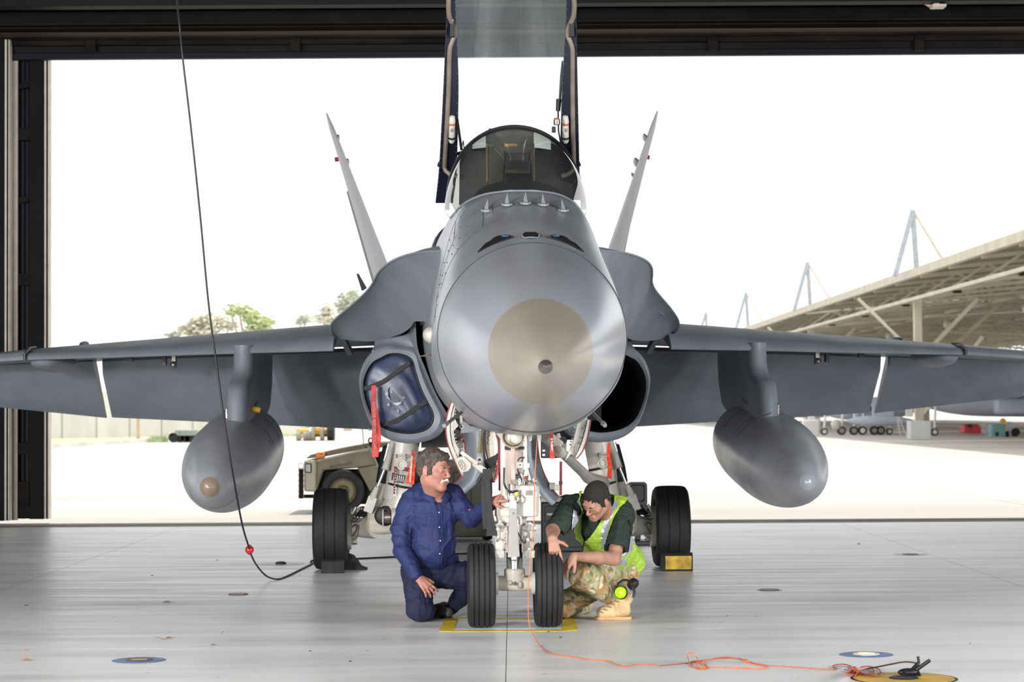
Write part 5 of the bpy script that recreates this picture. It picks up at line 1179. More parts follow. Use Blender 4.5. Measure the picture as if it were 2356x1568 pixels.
def add_hand(S_, w_, X, Z, side, curls, s=1.0, spread=.1, thumb=(.55, .8, -.25)):
    X = Vector(X).normalized(); Z = Vector(Z); Z = (Z-X*Z.dot(X)).normalized(); Y = Z.cross(X)*side; w_ = Vector(w_)
    W = lambda a, b, c_: w_+(X*a+Y*b+Z*c_)*s; M = np.array([[X.x, Y.x, Z.x], [X.y, Y.y, Z.y], [X.z, Y.z, Z.z]])
    S_.cap(W(0, .012, 0), W(.078, .026, .002), .017*s, .0125*s, .012); S_.cap(W(0, -.012, 0), W(.072, -.028, 0), .016*s, .0115*s, .012); S_.cap(W(.0, 0, 0), W(.080, 0, .003), .018*s, .013*s, .012)
    for i, (by, ln, cu) in enumerate(zip((.029, .010, -.010, -.028), (.074, .082, .077, .060), curls)):
        p = W(.078-(.006 if i == 3 else 0), by, 0); a = 0.; sp_ = spread*(1.5-i)
        for q, (fr, r0) in enumerate(zip((.45, .31, .24), (.0096, .0086, .0078))):
            a += cu[q] if isinstance(cu, tuple) else cu
            d = X*math.cos(R(a))*math.cos(sp_)+Y*math.sin(sp_)-Z*math.sin(R(a)); e = p+d.normalized()*ln*fr*s; S_.cap(p, e, r0*s, (r0-.0008)*s, .0035); p = e
    t = Vector(thumb); d = (X*t.x+Y*t.y+Z*t.z).normalized(); p = W(.018, .022, -.004); e = p+d*.045*s; S_.cap(p, e, .0145*s, .0112*s, .008); d2 = (d+X*.5-Z*.15).normalized(); e2 = e+d2*.032*s; S_.cap(e, e2, .0110*s, .0088*s, .004)
def surf_line(S_, pts, r, m, name, parent, n=24, out=.0, closed=False):
    q = crom(pts, n); p = S_.hits([tuple(c_) for c_ in q], out); return MB().tube(p, r, m, 6).build(name, parent)
# ================================================================== kneeling older man
M_sk1 = skin_mat('skin_ruddy', srgb(182, 132, 114), srgb(166, 112, 97)); M_sk2 = skin_mat('skin_tanned', srgb(170, 128, 106), srgb(152, 108, 88))
M_shirt = mat('work_shirt_blue', srgb(28, 39, 88), .72, 0, .08, 10, bump=.35, bscale=26); M_trs = mat('work_trousers_navy', srgb(19, 26, 56), .8, 0, .1, 10, bump=.35, bscale=24)
M_seam = mat('shirt_seam', srgb(36, 48, 102), .8); M_hair1 = mat('grey_brown_hair', srgb(96, 84, 74), .6, 0, .3, 60, stretch=(1, 1, .25), col2=srgb(62, 52, 46), bump=.6, bscale=110)
M_must = mat('white_moustache', srgb(210, 203, 195), .6, 0, .1, 80, bump=.5, bscale=140)
man1 = thing('person', 'grey-haired man with a white moustache kneeling in blue work clothes', 'person', (P(985, 1420, 15.3).x, 15.3, 0)); man1.location = (0, 0, 0)
SB = SDF((-.92, 14.62, -.01), (-.02, 15.9, 1.24), .0042)
hM, hc = headframe(P(1000, 1080, 15.02), (.80, -.58, -.10), (.05, .02, 1)); hs = 1.10
add_head(SB, hM, hc, hs, True)
nb = P(1003, 1142, 15.18)
SB.cap(hc+hM @ Vector((0, -.035, -.07)), nb, .064, .070, .03); SB.cap(hc+hM @ Vector((0, .03, -.10)), nb+Vector((0, -.02, .02)), .03, .05, .03)
SB.ell(P(998, 1175, 15.20), (.15, .095, .13), None, .05); SB.ell(P(996, 1250, 15.25), (.13, .10, .14), None, .05); SB.ell(P(988, 1300, 15.38), (.14, .11, .09), None, .05)
sl, el, wl = P(940, 1156, 15.22), P(922, 1262, 15.16), P(964, 1329, 15.03)
sr, er, wr = P(1050, 1152, 15.20), P(1086, 1192, 15.10), P(1131, 1152, 14.78)
for a, b, c_ in ((sl, el, wl), (sr, er, wr)): SB.cap(a, b, .052, .042, .03); SB.cap(b, c_, .042, .028, .02)
SB.cap(P(965, 1310, 15.38), P(972, 1405, 15.22), .08, .055, .03); SB.cap(P(972, 1405, 15.22), P(985, 1402, 15.62), .055, .045, .03)
SB.cap(P(1010, 1310, 15.38), P(1090, 1328, 15.34), .08, .055, .03); SB.cap(P(1090, 1330, 15.34), P(1036, 1400, 15.58), .055, .045, .03)
add_hand(SB, wl, (.66, -.10, -.72), (.25, -.9, .30), 1, [(8, 22, 12), (10, 26, 14), (12, 30, 16), (12, 30, 18)], 1.05, .13, (.80, .55, -.25))
add_hand(SB, wr, (.80, -.42, .25), (-.25, -.65, .7), -1, [(8, 18, 14), (40, 55, 30), (50, 60, 35), (55, 60, 35)], 1.02, .04, (.7, .4, -.55))
SB.cap(P(1006, 1135, 15.15), P(1009, 1172, 15.15), .050, .046, .03)
to_obj('body', SB, [M_sk1], man1)
add_eyes(hM, hc, hs, man1, 'brown')
# shirt
SS = SDF((-.92, 14.7, .28), (-.04, 15.75, 1.02), .006)
SS.ell(P(997, 1178, 15.20), (.185, .125, .165), None, .06); SS.ell(P(998, 1250, 15.22), (.158, .135, .17), None, .06); SS.ell(P(1000, 1284, 15.30), (.168, .135, .085), None, .04)
SS.cap(P(955, 1136, 15.22), P(1040, 1131, 15.20), .062, None, .05); SS.cap(P(975, 1120, 15.24), P(985, 1150, 15.22), .05, .08, .04); SS.cap(P(1032, 1122, 15.16), P(1028, 1150, 15.18), .032, .07, .03); SS.cap(nb+Vector((0, .03, -.0)), P(1000, 1165, 15.2), .072, .1, .04)
SS.cap(sl+Vector((.01, 0, .0)), P(922, 1215, 15.2), .080, .070, .04); SS.cap(P(922, 1215, 15.2), P(924, 1262, 15.16), .070, .066, .03); SS.cap(P(925, 1264, 15.15), P(957, 1320, 15.04), .066, .048, .02)
SS.cap(sr, er, .076, .068, .035); SS.cap(er, P(1125, 1162, 14.80), .066, .044, .02)
SS.wrinkle(.0065, 15, 3); SS.wrinkle(.004, 42, 9)
# creases: sleeve folds and torso folds
for a, b in (((1075, 1150), (1062, 1180)), ((1085, 1165), (1072, 1200)), ((1100, 1165), (1090, 1200)), ((930, 1225), (947, 1240)), ((915, 1260), (945, 1262)), ((922, 1285), (955, 1290)), ((960, 1240), (985, 1262)), ((1040, 1235), (1020, 1260)), ((975, 1285), (1015, 1296)), ((1030, 1150), (1045, 1185)), ((955, 1165), (962, 1200)), ((935, 1190), (950, 1165))):
    p, q = SS.hits([a, b]); SS.cap(p+Vector((0, -.004, 0)), q+Vector((0, -.004, 0)), .006, .004, .016)
SS.cap(P(1008, 1132, 15.05), P(1010, 1164, 15.065), .050, .026, .006, True); SS.cap(hc+hM @ Vector((0, -.02, -.07)), P(1003, 1130, 15.13), .064, .052, .01, True)
shirt = to_obj('work_shirt', SS, [M_shirt], man1)
rows = [[], [], []]; z0 = P(1003, 1136, 15.15); fa = R(-90+12)
for i in range(41):
    th = R(16+328*i/40); a = fa+th; e = min(th, 2*math.pi-th); dr = .062*math.exp(-(math.degrees(e)/30)**2); up = .034*(1-math.cos(th))/2
    for row, (rr_, dz) in zip(rows, ((.074, .012), (.090, .020), (.118, -.026))):
        row.append(z0+Vector((math.cos(a)*rr_*1.0, math.sin(a)*rr_+.01, up+dz-dr)))
MB().grid(rows, M_shirt, (0, 0, .004)).build('collar', shirt, smooth=60)
surf_line(SS, [(1006, 1172), (1007, 1200), (1009, 1235), (1010, 1265), (1009, 1298)], .004, M_seam, 'placket_seam', shirt); surf_line(SS, [(1016, 1172), (1017, 1200), (1018, 1235), (1018, 1265), (1016, 1298)], .0035, M_seam, 'placket_seam', shirt)
for y, x in ((1178, 1010), (1212, 1011), (1243, 1013), (1273, 1012)):
    c = SS.hits([(x, y)])[0]; MB().cyl(c+Vector((0, .0, 0)), c+Vector((0, -.009, 0)), .0055, .005, M_chr, 12).build('snap_button', shirt)
for pl in ([(953, 1180), (954, 1220), (962, 1228), (985, 1226), (996, 1218), (997, 1182), (975, 1181), (953, 1180)], [(1022, 1180), (1024, 1215), (1032, 1223), (1044, 1216), (1045, 1180), (1036, 1179), (1022, 1180)], [(953, 1188), (964, 1192), (976, 1194), (988, 1191), (997, 1186)], [(1022, 1188), (1034, 1192), (1045, 1187)]):
    surf_line(SS, pl, .0028, M_seam, 'pocket_seam', shirt, 40)
c = SS.hits([(1080, 1172)])[0]; MB().box(c+Vector((0, -.004, 0)), (.012, .004, .012), mat('red_tag', srgb(190, 60, 50), .6)).build('sleeve_tag', shirt)
# trousers
ST = SDF((-.92, 14.85, -.02), (.02, 15.95, .62), .0065)
ST.ell(P(990, 1306, 15.36), (.172, .15, .12), None, .05); ST.cap(P(958, 1315, 15.34), P(966, 1398, 15.20), .122, .094, .05); ST.cap(P(968, 1400, 15.2), P(982, 1404, 15.62), .085, .065, .03)
ST.ell(P(970, 1404, 15.19), (.092, .08, .07), None, .03)
ST.cap(P(1012, 1318, 15.34), P(1082, 1326, 15.33), .118, .10, .04); ST.cap(P(1088, 1336, 15.34), P(1040, 1396, 15.55), .085, .058, .04)
ST.wrinkle(.010, 15, 11); ST.wrinkle(.003, 45, 5)
for a, b in (((985, 1320), (1040, 1312)), ((1000, 1335), (1050, 1345)), ((935, 1345), (960, 1360)), ((940, 1385), (975, 1378)), ((1020, 1300), (1062, 1296)), ((985, 1380), (1004, 1350))):
    p, q = ST.hits([a, b]); ST.cap(p, q, .007, .004, .016)
sl_, x_, y_, z_ = ST.block((-2, 0, -1), (2, 20, .0), 0); ST.v = np.maximum(ST.v, (.004-(ST.lo[2]+ST.h*np.arange(ST.n[2])))[None, None, :].astype(np.float32))
to_obj('trousers', ST, [M_trs], man1)
# shoe
M_shoe = mat('grey_shoe', srgb(82, 80, 78), .6, 0, .2, 20); c = P(1020, 1404, 15.5)
SH = SDF((c.x-.2, 15.2, -.01), (c.x+.2, 15.9, .2), .005); SH.cap((c.x-.035, 15.48, .045), (c.x+.035, 15.42, .040), .045, .036, .02); SH.cap((c.x-.03, 15.5, .05), (c.x+.0, 15.62, .06), .045, .04, .03)
SH.v = np.maximum(SH.v, (.012-(SH.lo[2]+SH.h*np.arange(SH.n[2])))[None, None, :].astype(np.float32)); sh = to_obj('shoe', SH, [M_shoe], man1)
MB().lathe([(.0, .001), (.0, .04), (.012, .044), (.014, .001)], (c.x+.02, 15.43, 0), (0, 0, 1), M_black, 20).box((c.x-.02, 15.49, .007), (.09, .08, .012), M_black).build('sole', sh, kind='stuff')
# hair and moustache
def hair(S0lo, S0hi, M, c, s, parts, h, seed, amp, sc):
    H = SDF(S0lo, S0hi, h); m3 = np.array(M); W = lambda x, y, z: tuple(c+M @ (Vector((x, y, z))*s))
    for p, r, k, cut in parts: H.ell(W(*p), tuple(q*s for q in r), m3, k, cut)
    H.wrinkle(amp, sc, seed); H.wrinkle(amp*.5, sc*2.6, seed+1); return H
H1 = hair(tuple(hc-Vector((.2, .2, .2))), tuple(hc+Vector((.2, .2, .2))), hM, hc, hs, [((0, -.026, .044), (.087, .103, .094), .02, False), ((0, .045, .090), (.066, .042, .030), .025, False), ((0, -.075, -.012), (.066, .045, .055), .03, False),
    ((-.07, .015, .0), (.016, .022, .035), .015, False), ((.07, .015, .0), (.016, .022, .035), .015, False),
    ((0, .105, -.035), (.085, .088, .098), .010, True), ((0, .03, -.11), (.12, .09, .085), .015, True), ((-.09, -.010, -.012), (.02, .022, .034), .01, True), ((.09, -.010, -.012), (.02, .022, .034), .01, True)], .0032, 4, .0050, 70)
to_obj('hair', H1, [M_hair1], man1)
W1 = lambda x, y, z: hc+hM @ (Vector((x, y, z))*hs)
MS = SDF(tuple(W1(0, .1, -.05)-Vector((.07, .07, .05))), tuple(W1(0, .1, -.05)+Vector((.07, .07, .05))), .002)
for t in (-1, 1): MS.cap(W1(0, .104, -.052), W1(t*.028, .092, -.062), .009*hs, .0075*hs, .006); MS.cap(W1(t*.028, .092, -.062), W1(t*.036, .084, -.074), .0075*hs, .004*hs, .004)
MS.wrinkle(.0018, 220, 2); to_obj('moustache', MS, [M_must], man1)
for t in (-1, 1): MB().tube([W1(t*.018, .0975, .020), W1(t*.033, .0945, .025), W1(t*.046, .084, .020)], [.003, .0042, .002], M_hair1, 6).build('eyebrow', man1)
# ================================================================== crouching younger man
M_tee = mat('dark_green_tee', srgb(24, 41, 32), .8, 0, .1, 10, bump=.3, bscale=26); M_vest = mat('hi_vis_yellow', srgb(160, 192, 62), .55, 0, .06, 10, bump=.25, bscale=24)
M_refl = mat('reflective_tape', srgb(168, 172, 182), .35, .25, .06, 20); M_hair2 = mat('dark_short_hair', srgb(38, 29, 25), .65, 0, .4, 90, col2=srgb(26, 20, 18), bump=.7, bscale=160)
M_bind = mat('black_binding', srgb(22, 24, 24), .6)
def camo():
    m = bpy.data.materials.new('camouflage_cloth'); m.use_nodes = True; n = m.node_tree.nodes; k = m.node_tree.links; b = n['Principled BSDF']; b.inputs['Roughness'].default_value = .8
    tc = n.new('ShaderNodeTexCoord'); prev = None; cur = None
    base = srgb(170, 158, 124)
    for i, (sc, th, col, off) in enumerate(((10, .53, srgb(142, 140, 100), 0), (12, .57, srgb(170, 128, 84), 5), (16, .62, srgb(112, 108, 76), 9), (18, .63, srgb(196, 186, 156), 13))):
        mp = n.new('ShaderNodeMapping'); mp.inputs['Location'].default_value = (off, off*.7, off*.3); k.new(tc.outputs['Object'], mp.inputs[0])
        nz = n.new('ShaderNodeTexNoise'); nz.inputs['Scale'].default_value = sc; nz.inputs['Detail'].default_value = 1; k.new(mp.outputs[0], nz.inputs[0])
        r = n.new('ShaderNodeMapRange'); r.inputs[1].default_value = th-.008; r.inputs[2].default_value = th+.008; k.new(nz.outputs[0], r.inputs[0])
        mx = n.new('ShaderNodeMix'); mx.data_type = 'RGBA'; k.new(r.outputs[0], mx.inputs[0]); mx.inputs[7].default_value = (*col, 1)
        if cur is None: mx.inputs[6].default_value = (*base, 1)
        else: k.new(cur, mx.inputs[6])
        cur = mx.outputs[2]
    k.new(cur, b.inputs['Base Color']); nz = n.new('ShaderNodeTexNoise'); nz.inputs['Scale'].default_value = 26; bp = n.new('ShaderNodeBump'); bp.inputs['Strength'].default_value = .3; bp.inputs['Distance'].default_value = .02
    k.new(tc.outputs['Object'], nz.inputs[0]); k.new(nz.outputs[0], bp.inputs['Height']); k.new(bp.outputs[0], b.inputs['Normal']); return m
M_camo = camo()
man2 = thing('person', 'crouching short-haired man in a yellow vest, green tee and camouflage trousers', 'person', (0, 0, 0))
SB = SDF((.20, 14.45, -.01), (.98, 15.95, 1.06), .0042)
hM, hc = headframe(P(1371, 1150, 14.98), (-.58, -.52, -.66), (-.25, -.62, .75)); hs = 1.0
add_head(SB, hM, hc, hs, lid=.003)
nb = P(1392, 1184, 15.16); SB.cap(hc+hM @ Vector((0, -.04, -.06)), nb, .058, .062, .03)
SB.ell(P(1388, 1222, 15.27), (.14, .11, .13), None, .05); SB.ell(P(1410, 1270, 15.4), (.13, .1, .12), None, .05)
s1, e1, w1 = P(1315, 1163, 15.14), P(1272, 1220, 14.88), P(1271, 1239, 14.64); s2, e2, w2 = P(1436, 1184, 15.20), P(1412, 1284, 14.98), P(1321, 1279, 14.72)
SB.cap(s1, e1, .058, .045, .03); SB.cap(e1, w1, .044, .032, .02); SB.cap(s2, e2, .058, .046, .03); SB.cap(e2, P(1375, 1282, 14.88), .046, .044, .02); SB.cap(P(1375, 1282, 14.88), w2, .044, .028, .02)
add_hand(SB, w1, (.18, -.25, -.93), (0, -.95, .3), 1, [(12, 14, 8), (42, 48, 30), (52, 58, 35), (56, 60, 35)], 1.05, .05, (.42, .85, -.1))
add_hand(SB, w2, (-.60, -.05, -.75), (-.7, -.55, .35), 1, [(14, 24, 16), (18, 28, 18), (22, 30, 20), (24, 32, 20)], 1.05, .05, (.75, .5, -.4))
SB.cap(P(1430, 1310, 15.5), P(1335, 1316, 15.02), .085, .06, .03); SB.cap(P(1335, 1320, 15.02), P(1420, 1385, 15.28), .055, .045, .03)
SB.cap(P(1410, 1315, 15.55), P(1296, 1400, 15.32), .08, .055, .03); SB.cap(P(1296, 1402, 15.32), P(1340, 1400, 15.75), .05, .04, .03)
to_obj('body', SB, [M_sk2], man2); add_eyes(hM, hc, hs, man2, 'brown')
SS = SDF((.20, 14.7, .25), (1.02, 15.85, 1.02), .0048)
SS.ell(P(1386, 1212, 15.26), (.178, .14, .15), None, .06); SS.ell(P(1402, 1262, 15.38), (.165, .15, .16), None, .06); SS.ell(P(1420, 1298, 15.5), (.16, .14, .1), None, .05)
SS.cap(P(1336, 1156, 15.16), P(1428, 1172, 15.24), .068, .074, .05); SS.cap(nb+Vector((0, .03, 0)), P(1388, 1205, 15.22), .07, .1, .04)
SS.cap(P(1313, 1162, 15.13), P(1292, 1203, 14.96), .080, .076, .04); SS.cap(P(1300, 1192, 14.99), P(1282, 1214, 14.93), .076, .076, .02)
SS.cap(s2+Vector((-.005, 0, 0)), P(1419, 1256, 15.04), .086, .088, .04)
SS.cap(P(1270, 1228, 14.93), P(1262, 1242, 14.8), .075, .08, .006, True); SS.cap(P(1412, 1284, 15.0), P(1405, 1300, 14.95), .098, .11, .006, True)
TS0 = SS.v.copy(); SS.wrinkle(.008, 15, 21); SS.wrinkle(.003, 45, 6)
for a, b in (((1425, 1200), (1415, 1245)), ((1440, 1205), (1436, 1250)), ((1300, 1165), (1290, 1200)), ((1322, 1150), (1312, 1170))):
    p, q = SS.hits([a, b]); SS.cap(p, q, .007, .004, .018)
SS.cap(P(1386, 1170, 15.08), P(1388, 1190, 15.10), .06, .045, .008, True)
to_obj('tee_shirt', SS, [M_tee], man2)
# vest: a second layer over the shirt's trunk
SV = SDF((.20, 14.7, .25), (1.02, 15.85, 1.02), .0048); TV = SS.v.copy()
SV.ell(P(1385, 1214, 15.255), (.192, .155, .165), None, .06); SV.ell(P(1402, 1262, 15.37), (.182, .17, .17), None, .06); SV.ell(P(1440, 1290, 15.52), (.14, .16, .135), None, .05)
SV.cap(P(1340, 1154, 15.17), P(1426, 1168, 15.25), .084, .088, .05); SV.cap(nb+Vector((0, .03, 0)), P(1388, 1205, 15.22), .08, .11, .04)
SV.wrinkle(.009, 14, 33); SV.wrinkle(.003, 40, 8)
for a, b in (((1335, 1225), (1350, 1250)), ((1360, 1215), (1345, 1245)), ((1372, 1200), (1362, 1235)), ((1380, 1215), (1372, 1255)), ((1455, 1280), (1450, 1315)), ((1462, 1290), (1455, 1322))):
    p, q = SV.hits([a, b]); SV.cap(p, q, .007, .004, .018)
SV.v = np.minimum(SV.v, TV-.009)
inn = SDF(SV.lo, SV.lo+SV.h*(SV.n-1), SV.h) if False else None
tv = SV.v.copy(); SV.v = np.maximum(tv, -(tv+.012))
def near(c, a, b, r, t0):
    a = np.array(a); d = np.array(b)-a; t = ((c-a)@d)/(d@d); q = a+np.clip(t, 0, 1)[:, None]*d; return (np.linalg.norm(c-q, axis=1) < r) & (t > t0)
def vest_drop(c):
    x, y = topx(c); front = c[:, 1] < 15.38
    neck = inpoly(x, y, [(1335, 1150), (1341, 1172), (1338, 1200), (1336, 1226), (1342, 1240), (1347, 1243), (1358, 1232), (1375, 1208), (1388, 1185), (1400, 1160), (1404, 1140), (1370, 1120), (1340, 1130)]) & front
    arm1 = inpoly(x, y, [(1200, 1100), (1330, 1100), (1332, 1142), (1322, 1160), (1317, 1180), (1315, 1205), (1315, 1240), (1200, 1260)])
    arm2 = inpoly(x, y, [(1440, 1156), (1428, 1166), (1413, 1190), (1400, 1225), (1390, 1262), (1404, 1268), (1446, 1268), (1452, 1225), (1462, 1200), (1480, 1140), (1450, 1140)]) & (c[:, 1] < 15.42)
    arm3 = near(c, s2, P(1412, 1284, 15.0), .095, .14) | near(c, P(1312, 1162, 15.13), P(1272, 1222, 14.95), .115, .10)
    low = (y > 1300) & (x < 1418); top = c[:, 2] > nb.z+.25
    hole = ((c[:, 0]-nb.x)**2+(c[:, 1]-nb.y-.02)**2 < .064**2) & (c[:, 2] > nb.z-.03)
    low2 = (y > 1331)
    return neck | arm1 | arm2 | arm3 | low | top | hole | low2
def vest_mat(c):
    x, y = topx(c); r = np.zeros(len(c), int); fr = c[:, 1] < 15.45
    for poly in ([(1322, 1158), (1333, 1148), (1336, 1165), (1334, 1188), (1326, 1206), (1316, 1222), (1314, 1180)], [(1404, 1148), (1424, 1156), (1416, 1172), (1404, 1195), (1398, 1225), (1390, 1264), (1383, 1256), (1382, 1222), (1392, 1190), (1402, 1165)],
                 [(1318, 1252), (1330, 1258), (1332, 1268), (1318, 1264)], [(1402, 1274), (1420, 1270), (1452, 1250), (1458, 1262), (1440, 1278), (1412, 1284)], [(1408, 1288), (1440, 1284), (1444, 1300), (1412, 1300)], [(1448, 1230), (1456, 1222), (1460, 1250), (1450, 1262)]):
        r |= (inpoly(x, y, poly) & fr).astype(int)
    r |= ((c[:, 1] > 15.45) & (np.abs(c[:, 2]-.55) < .025)).astype(int); return r
VS = to_obj('safety_vest', SV, [M_vest, M_refl], man2, vest_mat, vest_drop, 0)
SV.v = tv
for pts in ([(1341, 1168), (1339, 1200), (1337, 1226), (1343, 1240), (1347, 1243)], [(1347, 1243), (1358, 1232), (1375, 1208), (1388, 1185), (1400, 1160)], [(1345, 1242), (1342, 1255), (1342, 1264)], [(1447, 1196), (1453, 1212), (1452, 1232)]):
    surf_line(SV, pts, .0042, M_bind, 'vest_binding', VS, 24, .002)
# trousers
ST = SDF((.15, 14.7, -.01), (1.0, 15.98, .66), .0065)
ST.ell(P(1432, 1306, 15.52), (.15, .16, .125), None, .05); ST.cap(P(1425, 1318, 15.45), P(1340, 1322, 15.02), .115, .095, .05); ST.cap(P(1338, 1328, 15.02), P(1405, 1372, 15.24), .088, .064, .05)
ST.cap(P(1412, 1322, 15.52), P(1300, 1390, 15.33), .115, .092, .05); ST.ell(P(1296, 1400, 15.32), (.085, .08, .07), None, .03); ST.cap(P(1300, 1396, 15.34), P(1345, 1400, 15.75), .078, .06, .03)
ST.wrinkle(.013, 15, 41); ST.wrinkle(.005, 36, 42)
for a, b in (((1345, 1320), (1365, 1335)), ((1352, 1332), (1378, 1330)), ((1365, 1300), (1395, 1340)), ((1400, 1305), (1420, 1330)), ((1330, 1350), (1370, 1362)), ((1300, 1390), (1340, 1370)), ((1310, 1400), (1360, 1378))):
    p, q = ST.hits([a, b]); ST.cap(p, q, .009, .005, .02)
ST.v = np.maximum(ST.v, (.004-(ST.lo[2]+ST.h*np.arange(ST.n[2])))[None, None, :].astype(np.float32))
to_obj('camouflage_trousers', ST, [M_camo], man2)
# boots
M_boot = mat('sand_suede', srgb(205, 176, 130), .8, 0, .1, 14, bump=.25, bscale=60); M_sole = mat('boot_sole', srgb(196, 158, 110), .6, 0, .08, 10); M_lace = mat('boot_lace', srgb(130, 105, 75), .8)
toe = G(1382, 1426); heel = G(1432, 1409)
toe = Vector((toe.x, toe.y+.02, 0)); heel = Vector((heel.x, 15.24, 0))
BS = SDF((min(toe.x, heel.x)-.12, 14.85, -.01), (heel.x+.12, 15.5, .26), .004)
BS.cap(toe+Vector((.01, 0, .048)), toe.lerp(heel, .35)+Vector((0, 0, .055)), .040, .044, .02); BS.cap(toe.lerp(heel, .3)+Vector((0, 0, .055)), heel+Vector((-.01, 0, .062)), .044, .044, .03); BS.cap(toe.lerp(heel, .72)+Vector((0, 0, .09)), heel+Vector((-.0, .0, .15)), .048, .052, .03)
BS.cap(toe.lerp(heel, .4)+Vector((0, 0, .08)), toe.lerp(heel, .8)+Vector((0, 0, .15)), .028, .035, .03)
BS.wrinkle(.003, 45, 3); zz_ = (BS.lo[2]+BS.h*np.arange(BS.n[2]))[None, None, :].astype(np.float32); BS.v = np.maximum(BS.v, .020-zz_)
bo = to_obj('boot', BS, [M_boot], man2)
d = (heel-toe).normalized(); nrm = Vector((-d.y, d.x, 0)); pts = []
for k in range(28):
    a = 2*math.pi*k/28; u = math.cos(a); wv = .040+.006*(u < 0)+.004*(abs(u) < .5)*-1; c = toe.lerp(heel, .5)+d*u*((heel-toe).length/2+.040)+nrm*math.copysign(abs(math.sin(a))**.7, math.sin(a))*wv; pts.append((c.x, c.y, .001))
MB().prism(pts, (0, 0, .022), M_sole).build('sole', bo, bevel=.004)
for k in range(5):
    u = .38+.09*k; c = BS.hits([(1385+9*k, 1408-6.2*k)])[0]; MB().tube([c+Vector((-.018, -.002, .006)), c+Vector((0, -.007, 0)), c+Vector((.014, -.002, -.004))], .0035, M_lace, 6).build('lace', bo)
c = P(1338, 1404, 15.78); b = MB(); b.tube([(c.x-.05, 15.7, .06), (c.x, 15.8, .05), (c.x+.06, 15.84, .05)], [.05, .045, .04], M_boot, 16); b.build('boot', man2)
# hair
H2 = hair(tuple(hc-Vector((.17, .17, .17))), tuple(hc+Vector((.17, .17, .17))), hM, hc, hs, [((0, -.021, .038), (.0825, .100, .092), .02, False), ((0, -.06, -.02), (.066, .050, .05), .03, False), ((-.068, .015, .0), (.014, .018, .03), .015, False), ((.068, .015, .0), (.014, .018, .03), .015, False),
    ((0, .105, -.045), (.085, .085, .105), .008, True), ((0, .02, -.12), (.12, .10, .085), .015, True), ((-.09, -.010, -.012), (.02, .022, .034), .01, True), ((.09, -.010, -.012), (.02, .022, .034), .01, True)], .003, 14, .0018, 150)
to_obj('hair', H2, [M_hair2], man2)
W1 = lambda x, y, z: hc+hM @ (Vector((x, y, z))*hs)
for t in (-1, 1): MB().tube([W1(t*.018, .0965, .020), W1(t*.033, .094, .025), W1(t*.046, .084, .020)], [.003, .0038, .002], M_hair2, 6).build('eyebrow', man2)
# ear muffs clipped to the belt
c = P(1431, 1363, 15.12); em = thing('ear_muffs', 'lime green and black ear muffs hanging at the crouching man\'s hip', 'ear protectors', tuple(c))
ax = Vector((-.35, -.85, .12)).normalized(); M_lime = mat('lime_plastic', srgb(185, 240, 20), .3)
MB().lathe([(.0, .040), (.012, .046), (.02, .046), (.03, .038)], (0, 0, 0), ax, M_blk, 28, True).build('cushion', em)
MB().lathe([(.022, .040), (.03, .042), (.044, .036), (.052, .02), (.054, .001)], (0, 0, 0), ax, M_lime, 28).build('cup', em)
c2 = Vector((.075, .03, .06)); MB().lathe([(-.02, .035), (0, .042), (.02, .042), (.03, .03)], c2, Vector((.6, -.4, -.5)).normalized(), M_blk, 24, True).build('cushion', em)
MB().tube([Vector(p) for p in crom([(-.03, -.02, .02), (-.02, 0, .065), (.03, .02, .085), (.07, 0, .05), (.085, -.02, -.0), (.07, -.03, -.03)], 20)], [(.010, .004)]*20, M_blk, 8).build('headband', em)
MB().tube([Vector(p) for p in crom([(.02, -.045, .01), (.05, -.05, .0), (.07, -.05, -.02), (.078, -.04, .0)], 10)], .003, M_chr, 6).build('wire_arm', em)
# ------------------------------------------------------------------ things behind and around
M_olive = mat('olive_paint', srgb(112, 106, 80), .5, 0, .08, 6); M_olive2 = mat('pale_olive_paint', srgb(168, 164, 142), .45, 0, .06, 6); M_odk = mat('underbody_black', srgb(22, 22, 22), .8)
M_orange = mat('orange_lens', srgb(240, 120, 20), .3, 0, .1); M_glassd = mat('dark_lens', srgb(26, 28, 32), .15)
def bmat(px, py, D): return P(px, py, D)
# ---- tow tractor
D = 30.9; tt = thing('tow_tractor', 'olive low-profile tow tractor just outside the hangar door', 'tractor', (P(790, 1178, D+.6).x, D+.6, 0)); o = Vector(tt.location)
def T(px, py, d=0.): return P(px, py, D+d)-o
b = MB(); b.prism([T(728, 1058), T(850, 1030), T(868, 1070), T(822, 1076), T(745, 1081), T(728, 1130)], (0, 1.5, 0), M_olive).build('side_body', tt, bevel=.02)
MB().prism([T(698.6, 1059, -.02), T(729, 1057, -.02), T(728, 1131, -.02), T(699, 1130, -.02)], (0, 1.5, 0), M_olive2).build('front_block', tt, bevel=.03)
MB().prism([T(703, 1054, .1), T(716, 1045, .1), T(780, 1031, .1), T(850, 1018, .1), T(900, 1016, .1), T(905, 1028, .1), T(850, 1030, .1), T(735, 1052, .1)], (0, 1.3, 0), M_olive).build('bonnet', tt, bevel=.015)
MB().prism([T(729, 1057, -.01), T(850, 1030, -.01), T(850, 1033, -.01), T(729, 1061, -.01)], (0, .1, 0), M_olive2).build('side_ledge', tt)
MB().prism([T(701, 1065, -.04), T(717, 1065, -.04), T(717, 1088, -.04), T(701, 1087, -.04)], (0, .05, 0), M_glassd).build('headlight', tt, bevel=.015)
MB().prism([T(822, 1076, -.02), T(866, 1070, -.02), T(878, 1093, -.02), T(852, 1131, -.02)], (0, 1.5, 0), M_olive).build('mudguard', tt, bevel=.01)
MB().prism([T(845, 1025, .02), T(853, 1030, .02), T(880, 1095, .02), T(876, 1100, .02)], (0, .08, 0), M_olive2).build('cab_rail', tt)
